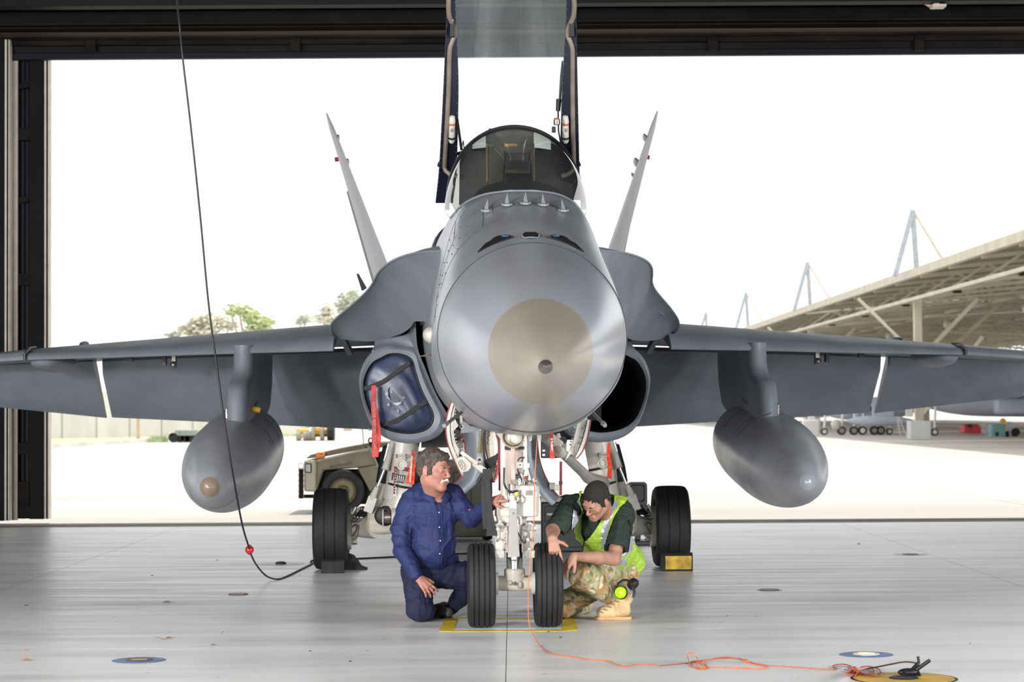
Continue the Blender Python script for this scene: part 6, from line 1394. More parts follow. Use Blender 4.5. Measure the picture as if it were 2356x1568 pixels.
MB().box2(T(722, 1084, .2), T(1010, 1150, 1.4), M_odk).build('chassis', tt, smooth=0)
MB().box2(T(868, 1040, .4), T(1008, 1120, 1.4), M_odk).build('cab_floor', tt, smooth=0)
w = T(789, 1129.5, -.05)
for dx in (0,): 
    wt = bpy.data.objects.new('wheel', None); C.objects.link(wt); wt.parent = tt
    MB().lathe([(0, .18), (-.02, .2), (-.04, .24), (-.03, .285), (0, .30), (.2, .30), (.22, .2)], w, (0, 1, 0), M_tyre, 48).build('tyre', wt)
    MB().lathe([(-.0, .19), (-.025, .165), (.02, .15), (.03, .09), (0, .06), (-.02, .05), (-.02, .001)], w, (0, 1, 0), M_olive, 36).build('hub', wt)
MB().lathe([(0, .18), (-.02, .2), (-.04, .24), (-.03, .285), (0, .30), (.2, .30), (.22, .001)], T(975, 1129.5, .1), (0, 1, 0), M_tyre, 32).build('rear_wheel', tt)
MB().lathe([(-.04, .035), (-.035, .045), (.035, .045), (.04, .035)], T(734.5, 1047, 0), (1, 0, 0), M_orange, 16, True).lathe([(-.04, .035), (-.035, .045), (.0, .045), (.01, .035)], T(746, 1047, 0), (1, 0, 0), M_orange, 16, True).box(T(740.5, 1049, 0), (.05, .08, .09), M_olive).build('amber_lamp', tt)
b = MB(); b.bar(T(693, 1079, -.1), T(693, 1146, -.1), .06, .05, M_rust)
for y in (1080, 1093, 1105, 1117, 1130, 1141): b.bar(T(686.5, y, -.1), T(699, y, -.1), .02, .05, M_olive2)
b.build('coupling_ladder', tt); MB().tube([T(692, 1072, -.1)+Vector((.035*math.cos(a), 0, .045*math.sin(a))) for a in np.linspace(0, 6.28, 20)], .005, M_olive2, 6).build('coupling_ring', tt)
MB().bar(T(697, 1141, -.05), T(725, 1141, .2), .05, .05, M_odk).build('coupling_bar', tt)
MB().tube([T(837, 1038), T(836, 1010), T(834, 986)], .006, M_olive, 6).bar(T(824, 1037, -.02), T(848, 1033, -.02), .06, .04, M_olive2).build('aerial', tt)
MB().tube([T(853, 1013, .1)+Vector((.03*math.cos(a), 0, .035*math.sin(a))) for a in np.linspace(0, 6.28, 20)], .010, M_odk, 6).box(T(853, 1020, .1), (.03, .03, .05), M_odk).build('lifting_eye', tt)
text_mesh('440 KPA 64 PSI', .052, basis(T(784, 1069.5, -.006), T(805, 1066, 0)-T(763, 1073, 0), (0, 0, 1)), M_btext, 'stencil', tt, ext=.001)
# ---- dark olive ground cart on castors, behind the nose gear
D = 24.4; gc = thing('ground_cart', 'dark olive ground power cart on a castor behind the kneeling man', 'cart', (P(1090, 1224, D).x, D, 0)); o = Vector(gc.location)
M_od2 = mat('dark_olive_paint', srgb(66, 64, 50), .5, 0, .1, 5)
MB().box2(T(1000, 1070), T(1124, 1195, .9), M_od2).build('cabinet', gc, bevel=.02)
MB().box2(T(995, 1194, -.05), T(1126, 1223, 1.0), M_od2).build('chassis', gc, bevel=.015)
for x in (1018, 1058, 1098): MB().box2(T(x-15, 1085, -.015), T(x+15, 1180, .01), M_od2).build('door_panel', gc, bevel=.01)
MB().box2(T(1060, 1010, .2), T(1112, 1070, .8), M_od2).box2(T(1000, 1060, .0), T(1130, 1070, .95), M_olive).build('cabinet_top', gc, bevel=.01)
for x in (1114, 1010):
    MB().lathe([(-.06, .03), (-.055, .11), (-.03, .125), (.03, .125), (.055, .11), (.06, .03)], (T(x, 0).x, .1, .127), (1, 0, 0), M_tyre, 28, True).build('castor', gc); MB().box((T(x, 0).x, .1, .26), (.05, .06, .12), M_blk).build('castor_fork', gc)
# ---- black equipment case
D = 22.4; ec = thing('equipment_case', 'long black plastic case with a white rimmed lid behind the right nose tyre', 'case', (P(1290, 1268, D).x, D, 0)); o = Vector(ec.location)
M_bp = mat('black_plastic', srgb(20, 21, 25), .45, 0, .1, 20)
x0, x1 = T(1238, 0).x, T(1345, 0).x; zt_ = T(0, 1162).z
MB().box2((x0, 0, .0), (x1, .55, zt_), M_bp).build('case_body', ec, bevel=.015)
MB().box2((x0-.01, -.01, zt_), (x1+.01, .56, zt_+.045), mat('white_rim', srgb(190, 190, 185), .4)).build('lid_rim', ec, bevel=.008)
MB().box2((x0+.03, -.012, zt_-.2), (x1-.03, .0, zt_-.04), M_bp).box2((x0+.03, -.012, .05), (x1-.03, 0, zt_-.24), M_bp).build('moulded_panel', ec, bevel=.006, kind='stuff')
MB().box((T(1268, 0).x, -.02, T(0, 1190).z), (.16, .02, .03), M_stl).box((T(1277, 0).x, -.025, T(0, 1196).z), (.05, .02, .012), M_red).build('latch', ec, bevel=.004)
MB().tube([Vector(p) for p in crom([(T(1282, 0).x, .05, zt_+.04), (T(1290, 0).x, .05, zt_+.06), (T(1300, 0).x, .05, zt_+.065), (T(1310, 0).x, .05, zt_+.045)], 12)], .01, M_blk, 8).build('handle', ec)
# ---- black seat back on a post
D = 23.5; st = thing('operator_seat', 'black moulded seat back standing behind the right landing leg', 'seat', (P(1468, 1250, D).x, D, 0)); o = Vector(st.location)
def rrect(cx, cz, w_, h_, r, y, n=5):
    out = []
    for qx, qz, a0 in ((1, 1, 0), (-1, 1, 90), (-1, -1, 180), (1, -1, 270)):
        for i in range(n+1): a = R(a0+90*i/n); out.append(Vector((cx+qx*(w_/2-r)+r*math.cos(a), y, cz+qz*(h_/2-r)+r*math.sin(a))))
    return out
c = T(1467, 1136)
MB().loft([rrect(c.x, c.z, .19, .24, .04, .06), rrect(c.x, c.z, .21, .26, .04, .03), rrect(c.x, c.z, .20, .25, .04, 0), rrect(c.x, c.z+.01, .15, .18, .03, 0), rrect(c.x, c.z+.01, .14, .16, .03, .025)], M_bp).build('seat_shell', st)
MB().box2((c.x-.03, .02, .05), (c.x+.03, .08, c.z-.1), M_blk).box2((c.x-.2, -.12, .0), (c.x+.2, .25, .05), M_blk).box2((c.x-.10, -.25, c.z-.17), (c.x+.10, .1, c.z-.11), M_bp).build('seat_post', st, bevel=.01, kind='stuff')
# ---- black placard panel under the belly
c0, c1 = L(1244, 1002, 4.0), L(1303, 1053, 4.0)
pn = MB().box2(c0, c1+Vector((0, .02, 0)), M_bp).build('black_panel', J, bevel=.01)
MB().box(L(1251, 1036, 3.98), (.022, .006, .014), M_text).box(L(1251, 1046, 3.98), (.022, .006, .016), M_text).build('panel_mark', pn)
# ---- far left: concrete wall, verge, trailers
M_cwall = mat('pale_concrete', srgb(206, 206, 202), .8, 0, .07, .5, stretch=(1, 1, .3), detail=7); M_verge = mat('dry_grass', srgb(196, 192, 150), .9, 0, .12, 1.2, bump=.3, bscale=8)
xa, xb = P(60, 0, 106).x, P(700, 0, 124).x
wl_ = thing('boundary_wall', 'pale stained concrete wall at the far left edge of the apron', 'wall', ((xa+xb)/2, 115, 0)); o = Vector(wl_.location); n = 9
for i in range(n):
    u0, u1 = i/n, (i+1)/n; a = Vector((xa, 106, 0)).lerp(Vector((xb, 124, 0)), u0); b_ = Vector((xa, 106, 0)).lerp(Vector((xb, 124, 0)), u1-.006)
    MB().bar(a-o+Vector((0, 0, 1.2)), b_-o+Vector((0, 0, 1.2)), .2, 2.4, M_cwall).build('wall_panel', wl_, smooth=0)
c = P(318, 990, 104); MB().cyl((c.x, 104, 0), (c.x, 104, 3.4), .09, .09, mat('tan_post', srgb(200, 180, 155), .6), 10)
tag(MB().cyl((c.x, 104, 0), (c.x, 104, 3.4), .08, .08, mat('tan_post', srgb(200, 180, 155), .6), 10).build('pole'), 'thin tan pole in front of the concrete wall', 'pole')
vg = MB(); pa, pb, pc, pd = (P(60, 0, 84).x, 84), (P(420, 0, 108).x, 108), (xb, 123.8), (xa, 105.8)
vg.prism([(pa[0], pa[1], 0), (pb[0], pb[1], 0), (pc[0], pc[1], 0), (pd[0], pd[1], 0)], (0, 0, .13), M_verge); v_ = vg.build('grass_verge', smooth=0); v_['kind'] = 'structure'
MB().bar((pa[0], pa[1]-.1, .05), (pb[0], pb[1]-.1, .05), .15, .26, M_cwall).build('kerb', v_, smooth=0)
rr = random.Random(3)
gs = MB()
for k in range(500):
    u = rr.random(); x = P(355+u*30, 0, 103).x; y = 101+rr.random()*2; h = .1+.25*rr.random(); gs.add([(x-.03, y, 0), (x+.03, y, 0), (x+rr.uniform(-.1, .1), y, h)], [(0, 1, 2)], mat('green_weeds', srgb(185, 200, 150), .8))
gg = gs.build('weeds', smooth=0, fixn=False, kind='stuff'); tag(gg, 'tuft of green weeds at the kerb before the concrete wall', 'weeds'); gg['kind'] = 'stuff'
D = 101; tr = thing('flatbed_trailer', 'grey-green flatbed trailer with a yellow plate, parked before the far wall', 'trailer', (P(455, 1015, D).x, D, 0)); o = Vector(tr.location); M_gg = mat('grey_green', srgb(140, 152, 144), .6)
MB().box2(T(402, 989), T(500, 1000, 2.2), M_gg).build('deck', tr, bevel=.03)
MB().box2(T(380, 996), T(405, 1001, 1.0), mat('pale_green', srgb(190, 196, 175), .6)).build('drawbar', tr)
for x in (411, 424, 433): MB().cyl((T(x, 0).x, .1, .2), (T(x, 0).x, .4, .2), .2, None, M_tyre, 20).build('wheel', tr)
MB().cyl((T(397, 0).x, 0, .22), (T(397, 0).x, .3, .22), .22, None, M_tyre, 20).build('wheel', tr)
MB().box2(T(402, 1000, .5), T(500, 1003, 2.0), M_odk).build('underframe', tr, smooth=0)
MB().box2(T(455, 990, -.03), T(464, 997, .02), mat('yellow_plate', srgb(235, 205, 40), .5)).build('number_plate', tr)
MB().box2(T(413, 992, -.03), T(415, 995, .02), M_red).box2(T(467, 991, -.03), T(469, 994, .02), M_red).build('tail_lamps', tr, kind='stuff')
MB().tube([T(487, 989, 1), T(487, 968, 1)], .05, M_gg, 8).box(T(487, 973, 1), (.3, .2, .12), M_gg).build('mast', tr)
M_yv = mat('yellow_machine', srgb(225, 175, 50), .5, 0, .1, 3); M_gw = mat('grey_wheel', srgb(150, 148, 135), .6)
D = 104; yl_ = thing('yellow_loader', 'yellow ground handling machine with grey wheels, far behind the left drop tank', 'vehicle', (P(735, 1013, D).x, D, 0)); o = Vector(yl_.location)
MB().box2(T(716, 987), T(764, 999, 1.8), M_yv).build('body', yl_, bevel=.05)
MB().box2(T(726, 983, .3), T(750, 988, 1.5), M_yv).build('cab', yl_, bevel=.04)
for x, m in ((718, M_gw), (738, M_gw), (754, M_tyre), (762, M_tyre)): MB().cyl((T(x, 0).x-.08, 0, .38), (T(x, 0).x+.08, 0, .38), .4, None, m, 18).build('wheel', yl_)
MB().box2(T(716, 999, .3), T(764, 1003, 1.6), M_odk).build('underframe', yl_, smooth=0)
yl2 = thing('yellow_dolly', 'smaller yellow machine with a white front beside the loader', 'vehicle', (P(697, 1013, D).x, D, 0)); o = Vector(yl2.location)
MB().box2(T(682, 987), T(712, 997, 1.6), M_yv).build('body', yl2, bevel=.05); MB().box2(T(681, 1001, -.1), T(697, 1008, .2), M_wht).build('front_plate', yl2, bevel=.02)
for x in (684, 700, 708): MB().cyl((T(x, 0).x-.1, 0, .22), (T(x, 0).x+.1, 0, .22), .22, None, M_gw, 16).build('wheel', yl2)
# ---- trees beyond the wall
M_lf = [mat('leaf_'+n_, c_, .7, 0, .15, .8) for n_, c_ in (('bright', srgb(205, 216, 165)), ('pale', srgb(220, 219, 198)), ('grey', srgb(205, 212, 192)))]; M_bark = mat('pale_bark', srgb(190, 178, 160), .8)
def tree(px, D_, clumps, m, label, seed):
    r = random.Random(seed); base = Vector((P(px, 900, D_).x, D_, 0)); t = thing('tree', label, 'tree', tuple(base), group='trees beyond the wall')
    tk = MB(); cr = MB(); top = P(clumps[0][0], clumps[0][1], D_)-base
    tk.tube([(0, 0, 0), (0, 0, top.z*.5), (top.x*.5, 0, top.z*.8)], [.3, .22, .1], M_bark, 8)
    for cx, cy, rx, ry in clumps:
        c = P(cx, cy, D_)-base; k = D_/F; tk.tube([(0, 0, top.z*.45), (c.x*.6, 0, c.z*.8), (c.x, 0, c.z)], [.15, .1, .05], M_bark, 6)
        for i in range(int(26*rx*ry/30)):
            u = Vector((r.gauss(0, .5), r.gauss(0, .5), r.gauss(0, .5))); p = c+Vector((u.x*rx*k, u.y*rx*k, u.z*ry*k)); s_ = r.uniform(.10, .26); n1 = Vector((r.gauss(0, 1), r.gauss(0, 1), r.gauss(0, 1))).normalized(); a, b_, _ = frame(n1)
            cr.add([p+a*s_, p+b_*s_*.6, p-a*s_, p-b_*s_*.6], [(0, 1, 2, 3)], m)
    tk.build('trunk', t); cr.build('foliage', t, fixn=False, smooth=0, kind='stuff')
tree(478, 170, [(480, 738, 34, 14), (450, 748, 24, 14), (505, 742, 24, 12), (430, 758, 20, 10), (530, 748, 16, 10), (470, 762, 40, 16)], M_lf[1], 'pale spreading tree behind the black hanging cable', 1)
tree(572, 160, [(550, 712, 24, 11), (578, 722, 18, 10), (530, 718, 12, 6), (600, 740, 24, 12), (575, 732, 18, 10), (590, 755, 26, 10)], M_lf[0], 'bright green tree above the wing, between the cable and the aircraft', 2)
tree(705, 175, [(700, 735, 18, 8), (690, 740, 10, 6)], M_lf[2], 'small grey-green tree low over the wing root', 3)
tree(745, 165, [(752, 715, 16, 12), (745, 732, 22, 10), (770, 738, 14, 10)], M_lf[1], 'pale tree next to the strake edge', 4)
tree(800, 150, [(800, 690, 20, 16), (815, 678, 12, 10), (790, 712, 14, 12)], M_lf[2], 'grey-green tree tallest by the strake edge', 5)
tree(415, 180, [(410, 768, 18, 6), (395, 772, 14, 5)], M_lf[2], 'lowest tree top behind the wing, leftmost of the row', 6)
# ---- aircraft shelter at the right
M_tan = mat('shelter_paint', srgb(196, 188, 168), .6, 0, .06, 1); M_sheet = mat('shelter_sheet', srgb(150, 140, 122), .7, 0, .12, .6, stretch=(1, .1, 1)); M_mast = mat('mast_grey', srgb(185, 192, 198), .5)
XE, ZE = 17.0, 6.75; Y0, Y1 = 60, 230
sh = thing('aircraft_shelter', 'long cable-stayed sun shelter with tan roof trusses at the right of the apron', 'shelter', (XE+14, 140, 0)); o = Vector(sh.location)
def zroof(x): u = (x-XE)/30; return ZE+1.5*math.sin(math.pi*min(1, max(0, u)))*.6
for k, yy0 in enumerate(range(Y0, Y1, 34)):
    rows = [[Vector((XE+30*i/10, y, zroof(XE+30*i/10)+.25))-o for i in range(11)] for y in (yy0, yy0+33.2)]
    MB().grid(rows, M_sheet, (0, 0, .08)).build('roof_sheet', sh, smooth=0)
MB().box2(Vector((XE-.1, Y0, ZE+.15))-o, Vector((XE+.15, Y1, ZE+.5))-o, M_tan).build('fascia', sh, smooth=0)
for x in (XE+.1, XE+7, XE+15, XE+23): MB().bar(Vector((x, Y0, zroof(x)-.75))-o, Vector((x, Y1, zroof(x)-.75))-o, .14, .14, M_tan).build('tie_beam', sh, smooth=0)
for k, y in enumerate(range(Y0+2, Y1, 6)):
    b = MB(); pts = [Vector((XE+.1+3.0*i, y, 0)) for i in range(11)]
    for i in range(10):
        t0 = pts[i]+Vector((0, 0, zroof(pts[i].x)+.1)); t1 = pts[i+1]+Vector((0, 0, zroof(pts[i+1].x)+.1)); b0 = pts[i]+Vector((0, 0, zroof(pts[i].x)-.75)); b1 = pts[i+1]+Vector((0, 0, zroof(pts[i+1].x)-.75))
        for q, r_, w_ in ((t0, t1, .13), (b0, b1, .13), (b0, (t0+t1)/2, .09), ((t0+t1)/2, b1, .09)): b.bar(q-o, r_-o, w_, w_, M_tan)
    b.build('roof_truss', sh, smooth=0)
    for x in (XE+.2, XE+10.):                       # diagonal bracing between the trusses
        z = zroof(x); s_ = 1 if k % 2 else -1
        MB().bar(Vector((x, y, z-.7))-o, Vector((x+3.5, y+6, z+.0))-o, .09, .09, M_tan).bar(Vector((x+3.5, y, z-.1))-o, Vector((x+.2, y+6, z-.6))-o, .08, .08, M_tan).build('roof_brace', sh, smooth=0, kind='stuff')
    if k % 2: MB().box(Vector((XE+1.6, y, ZE-.45))-o, (.35, .3, .3), M_bp).build('roof_lamp', sh)
    if k % 3 == 0: MB().ball(Vector((XE+6, y, ZE-1.0))-o, .28, M_wht, 10, 8).build('high_bay_lamp', sh)
for k, y in enumerate((95, 129, 163, 197)):
    x = 17.5; c = Vector((x, y, 0))
    MB().box2(c+Vector((-.45, -.45, 0))-o, c+Vector((.45, .45, .82))-o, M_cwall).build('concrete_pier', sh, bevel=.04)
    MB().box2(c+Vector((-.16, -.16, .8))-o, c+Vector((.16, .16, ZE-.6))-o, M_tan).build('column', sh, smooth=0)
    b = MB(); top = c+Vector((-.15, 0, 9.9)); b.bar(c+Vector((-1.0, -0.3, ZE+.3))-o, top-o, .2, .2, M_mast).bar(c+Vector((.0, 0, ZE+.3))-o, top-o, .2, .2, M_mast); b.build('mast', sh, smooth=0)
    MB().bar(c+Vector((1.3, 0, ZE+.7))-o, top-o, .08, .08, mat('tan_stay', srgb(225, 205, 180), .6)).build('stay', sh, smooth=0)
    MB().bar(c+Vector((0, 0, .9))-o, c+Vector((2.6, -1, 4.4))-o, .16, .16, M_tan).bar(c+Vector((0, 0, 3.4))-o, c+Vector((2.6, 0, ZE-.7))-o, .16, .16, M_tan).build('column_brace', sh, smooth=0)
    MB().bar(c+Vector((0, 0, 3.6))-o, c+Vector((-2.4, 1, ZE-.6))-o, .12, .12, M_tan).build('column_brace', sh, smooth=0)
    if k == 0: MB().box2(c+Vector((-.62, -.5, 1.0))-o, c+Vector((-.32, -.3, 1.62))-o, M_cwall).build('switch_box', sh, bevel=.02)
for y in (80, 110, 145): 
    MB().bar(Vector((XE+3.5, y, 3.0))-o, Vector((XE+7.5, y, ZE-.1))-o, .18, .18, M_tan).build('raking_strut', sh, smooth=0); MB().box2(Vector((XE+10, y-.2, 0))-o, Vector((XE+10.4, y+.2, ZE))-o, M_tan).build('column', sh, smooth=0)
pr2 = thing('concrete_pier', 'low grey concrete pier with a short white post, farther along the shelter', 'pier', (P(1865, 1004, 106).x, 106, 0))
MB().box2((-.38, -.3, 0), (.36, .4, .82), M_cwall).build('pier_block', pr2, bevel=.04); MB().box2((-.05, -.1, .82), (.2, .1, 1.5), M_cwall).build('post', pr2)
# ---- parked aircraft under the shelter
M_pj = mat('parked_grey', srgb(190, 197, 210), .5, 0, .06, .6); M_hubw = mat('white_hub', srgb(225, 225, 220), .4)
def pjet(name, label, D_, x0, x1, ybot, ytop, wheels, tank=None, nose=1):
    global D, o
    D = D_; t = thing(name, label, 'aircraft', (P((x0+x1)/2, 1000, D).x, D, 0), group='aircraft parked under the shelter'); o = Vector(t.location)
    a, b_ = T(x0, 0), T(x1, 0); zb, zt2 = T(0, ybot).z, T(0, ytop).z; Lx = b_.x-a.x; r = (zt2-zb)/2; zc = (zb+zt2)/2; prof = [(0, .05), (.03, .35), (.1, .65), (.2, .88), (.35, 1), (.7, 1), (.9, .75), (1, .5)]
    rings = [[Vector((a.x+Lx*u, 2.0+math.cos(q)*r*k*.95, zc+.15*(1-k)*nose+math.sin(q)*r*k)) for q in (2*math.pi*i/28 for i in range(28))] for u, k in [(float(v[0]), float(v[1])) for v in crom(prof, 26)]]
    MB().loft(rings, M_pj).build('fuselage', t)
    MB().box2((a.x+Lx*.3, -.6, zc+.1), (a.x+Lx*.62, 4.6, zc+.22), M_pj).build('wing', t, bevel=.04)
    MB().box2((a.x+Lx*.35, .5, zb+.1), (a.x+Lx*.55, 1.4, zc), M_pj).build('intake', t, bevel=.15)
    MB().prism([(a.x+Lx*.72, 2, zt2-.2), (a.x+Lx*.85, 2, zt2+1.8), (a.x+Lx*.95, 2, zt2+1.8), (a.x+Lx*.93, 2, zt2-.2)], (0, .12, 0), M_pj).build('tail_fin', t)
    MB().ball((a.x+Lx*.2, 2, zt2-.05), (Lx*.1, .35, .4), M_glassd, 18, 12).build('canopy', t)
    for x, y, rp, hub in wheels:
        c = T(x, y, -.4); rr_ = rp*D/F; c.z = rr_; w_ = bpy.data.objects.new('wheel', None); C.objects.link(w_); w_.parent = t
        MB().cyl(c, c+Vector((0, .25, 0)), rr_, None, M_tyre, 20).build('tyre', w_); MB().cyl(c+Vector((0, -.02, 0)), c+Vector((0, .01, 0)), rr_*.6, None, M_hubw if hub else M_gw, 16).build('hub', w_)
        MB().cyl(c+Vector((0, .12, 0)), c+Vector((.1, .3, zb-rr_+.5)), .06, None, M_hubw, 8).build('strut', t)
    if tank:
        c0_, c1_ = T(tank[0], tank[2], -1.6), T(tank[1], tank[2], -1.6); rr_ = tank[3]*D/F; l_ = c1_.x-c0_.x
        MB().lathe([(l_*u, rr_*k) for u, k in ((0, .02), (.05, .35), (.15, .7), (.3, .97), (.5, 1), (.75, .85), (.92, .4), (1, .05))], c0_, (1, 0, 0), M_pj, 24).build('drop_tank', t); MB().box2((c0_.x+l_*.4, -1.55, c0_.z), (c0_.x+l_*.7, -1.3, zc+.1), M_pj).build('pylon', t)
    return t
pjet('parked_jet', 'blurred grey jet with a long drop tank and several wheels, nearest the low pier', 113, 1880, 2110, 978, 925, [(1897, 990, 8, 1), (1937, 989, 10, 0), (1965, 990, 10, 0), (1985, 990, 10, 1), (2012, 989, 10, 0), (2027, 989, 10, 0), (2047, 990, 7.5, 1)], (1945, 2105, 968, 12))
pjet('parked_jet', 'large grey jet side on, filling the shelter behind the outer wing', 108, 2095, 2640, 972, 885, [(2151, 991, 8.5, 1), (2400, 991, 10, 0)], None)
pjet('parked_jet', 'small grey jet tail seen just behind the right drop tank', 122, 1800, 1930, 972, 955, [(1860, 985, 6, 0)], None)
D = 112; wc = thing('engine_cover', 'white padded lump under the parked jet by the wheels', 'cover', (P(1914, 987, D).x, D-1.5, .35)); MB().ball((0, 0, .22), (.28, .3, .24), M_wht, 14, 10).box((-.05, -.2, .1), (.35, .2, .3), M_wht).build('cover_shell', wc, bevel=.08)
D = 110; rc = thing('red_ground_unit', 'red ground equipment with a dark panel under the big parked jet', 'equipment', (P(2238, 998, D).x, D, 0)); o = Vector(rc.location); M_rd = mat('red_machine', srgb(200, 50, 65), .5)
MB().prism([T(2219, 977), T(2250, 975), T(2257, 985), T(2257, 997), T(2219, 996)], (0, 1.2, 0), M_rd).build('body', rc, bevel=.04); MB().prism([T(2221, 976, -.03), T(2236, 975, -.03), T(2236, 986, -.03)], (0, .03, 0), M_bp).build('panel', rc)
D = 102; tc_ = thing('teal_cart', 'teal service cart beside a yellow hose near the shelter edge', 'cart', (P(2293, 1011, D).x, D, 0)); o = Vector(tc_.location)
MB().box2(T(2281, 975), T(2306, 1007, .8), mat('teal_paint', srgb(110, 160, 155), .5)).build('body', tc_, bevel=.05)
for x in (2281, 2306): MB().cyl((T(x, 0).x-.06, .1, .14), (T(x, 0).x+.06, .1, .14), .14, None, M_tyre, 14).build('wheel', tc_)
yr = thing('yellow_hose_reel', 'yellow hose draped behind the teal cart', 'hose', (P(2309, 1004, D+1.5).x, D+1.5, 0)); o = Vector(yr.location); MB().tube([Vector(p) for p in crom([tuple(T(2303, 970, 1.5)), tuple(T(2309, 966, 1.5)), tuple(T(2312, 985, 1.5)), tuple(T(2314, 1003, 1.5))], 12)], .10, mat('yellow_hose', srgb(235, 190, 40), .5), 10).build('hose', yr)
gw = thing('grey_reel', 'grey reel on wheels to the right of the yellow hose', 'reel', (P(2322, 1010, D+2).x, D+2, 0)); MB().cyl((0, -.2, .36), (0, .2, .36), .32, None, M_pj, 22).build('drum', gw); MB().cyl((.25, -.3, .2), (.25, .3, .2), .2, None, M_tyre, 18).build('wheel', gw)
for px in (2070, 2165):
    pass
for i, px in enumerate((2066, 2262)):
    D = 106; ld = thing('step_ladder', ('pale step ladder standing under the nose of the big parked jet', 'pale step ladder in front of the red ground unit')[i], 'ladder', (P(px, 1005, D).x, D, 0)); o = Vector(ld.location)
    ys_ = (958, 1005) if i == 0 else (975, 1018)
    for dx in (-4, 6): MB().bar(T(px+dx*.4, ys_[0]), Vector((T(px+dx*1.3, 0).x, 0, .0)), .05, .05, M_cwall).build('stile', ld)
    for q in range(5): MB().bar(T(px-3, ys_[0]+4+q*8), T(px+5, ys_[0]+4+q*8), .04, .04, M_cwall).build('rung', ld)
# ---- hanging cable with the red ball
M_cab = mat('black_cable', srgb(30, 28, 34), .5); pts = [(405, -60, 16.6), (407, 0, 16.8), (413, 60, 17.0), (420, 130, 17.0), (440, 300, 17.1), (461, 500, 17.15), (480, 700, 17.2), (500, 850, 17.2), (518, 980, 17.2), (536, 1090, 17.25), (556, 1200, 17.5), (570, 1250, 17.8), (582, 1285, 18.2), (600, 1312, 18.6), (618, 1327, 18.9)]
q = [tuple(P(*p)) for p in pts]+[tuple(G(x, y, .008)) for x, y in ((640, 1331.5), (662, 1324), (690, 1310), (728, 1291))]
cb = tag(MB().tube([Vector(p) for p in crom(q, 110)], .0075, M_cab, 10).build('hanging_cable'), 'long black cable hanging from the roof and curling onto the floor', 'cable')
c = P(574, 1264, 17.95); tag(MB().ball(c, .036, mat('red_ball_gloss', srgb(190, 25, 35), .15, coat=.5), 28, 20).lathe([(-.04, .012), (.04, .012)], c, (0, 0, 1), M_blk, 12).build('cable_ball'), 'glossy red ball threaded on the hanging cable', 'ball')
q = [tuple(G(x, y, .008)) for x, y in ((726, 1292), (770, 1288), (830, 1284), (915, 1280), (1000, 1276), (1090, 1272), (1160, 1270))]; tag(MB().tube([Vector(p) for p in crom(q, 50)], .009, M_cab, 8).build('ground_cable'), 'black cable lying on the floor behind the kneeling man', 'cable')
# ---- orange wire
M_wire = mat('orange_wire', srgb(200, 105, 62), .5); M_wire2 = mat('copper_wire', srgb(150, 72, 48), .5)
q = [tuple(P(*p)) for p in ((1237, 1000, 13.95), (1234, 1040, 13.95), (1230, 1110, 13.93), (1228, 1200, 13.9), (1222, 1270, 13.86), (1217, 1330, 13.82), (1215, 1385, 13.8), (1217, 1430, 13.76), (1226, 1458, 13.72))]+[tuple(G(x, y, .004)) for x, y in ((1243, 1484), (1262, 1500), (1283, 1506), (1320, 1510), (1352, 1516), (1395, 1519), (1412, 1525), (1434, 1532), (1450, 1530), (1478, 1526), (1518, 1530))]
ow = MB().tube([Vector(p) for p in crom(q, 120)], .0030, M_wire, 8).build('orange_wire'); tag(ow, 'thin orange wire dropping from the nose and trailing right across the floor', 'wire')
def fl(pts, r, m, n=60, z=.004): return MB().tube([Vector(p) for p in crom([tuple(G(p[0], p[1], p[2] if len(p) > 2 else z)) for p in pts], n)], r, m, 8)
fl([(1518, 1530), (1555, 1527), (1590, 1523), (1625, 1517), (1660, 1513), (1700, 1514), (1718, 1521), (1730, 1524)], .0028, M_wire2).build('wire_run', ow)
fl([(1588, 1527), (1582, 1510, .03), (1584, 1501, .05), (1594, 1503, .05), (1603, 1512, .03), (1606, 1522, .02), (1602, 1532), (1612, 1539), (1626, 1537), (1622, 1527), (1606, 1520, .02), (1592, 1521), (1592, 1532), (1618, 1536), (1627, 1534), (1600, 1519)], .0028, M_wire, 90).build('wire_loop', ow)
fl([(1600, 1525), (1625, 1518, .02), (1650, 1512, .03), (1682, 1511, .02), (1714, 1519, .02), (1730, 1526), (1755, 1530), (1764, 1534), (1750, 1538), (1700, 1536), (1650, 1534), (1615, 1533)], .0028, M_wire, 80).build('wire_loop', ow)
fl([(1730, 1524), (1760, 1529), (1800, 1532), (1850, 1535), (1900, 1539), (1925, 1539)], .0030, M_wire).build('wire_run', ow)
MB().ball(G(1716, 1520, .01), .014, M_wire, 10, 8).build('wire_knot', ow)
wt = MB(); rr = random.Random(12)
for k in range(18):
    a = rr.uniform(0, 6.28); c = (1962, 1540); pts = [(c[0]+rr.uniform(-22, 24), c[1]+rr.uniform(-3, 14), .006), (c[0]+rr.uniform(-12, 10), c[1]+rr.uniform(-4, 6), .03), (c[0]+rr.uniform(-4, 6), 1536+rr.uniform(-3, 3), .085+rr.uniform(-.03, .02)), (c[0]+rr.uniform(-8, 12), c[1]+rr.uniform(-3, 6), .03), (c[0]+rr.uniform(-22, 28), c[1]+rr.uniform(0, 14), .006)]
    wt.tube([Vector(p) for p in crom([tuple(G(*p)) for p in pts], 22)], .0028, M_wire if k % 3 else M_wire2, 6)
tg = wt.build('wire_tangle'); tg['kind'] = 'stuff'; tag(tg, 'tangled heap of orange wire near the yellow floor disc', 'wire')
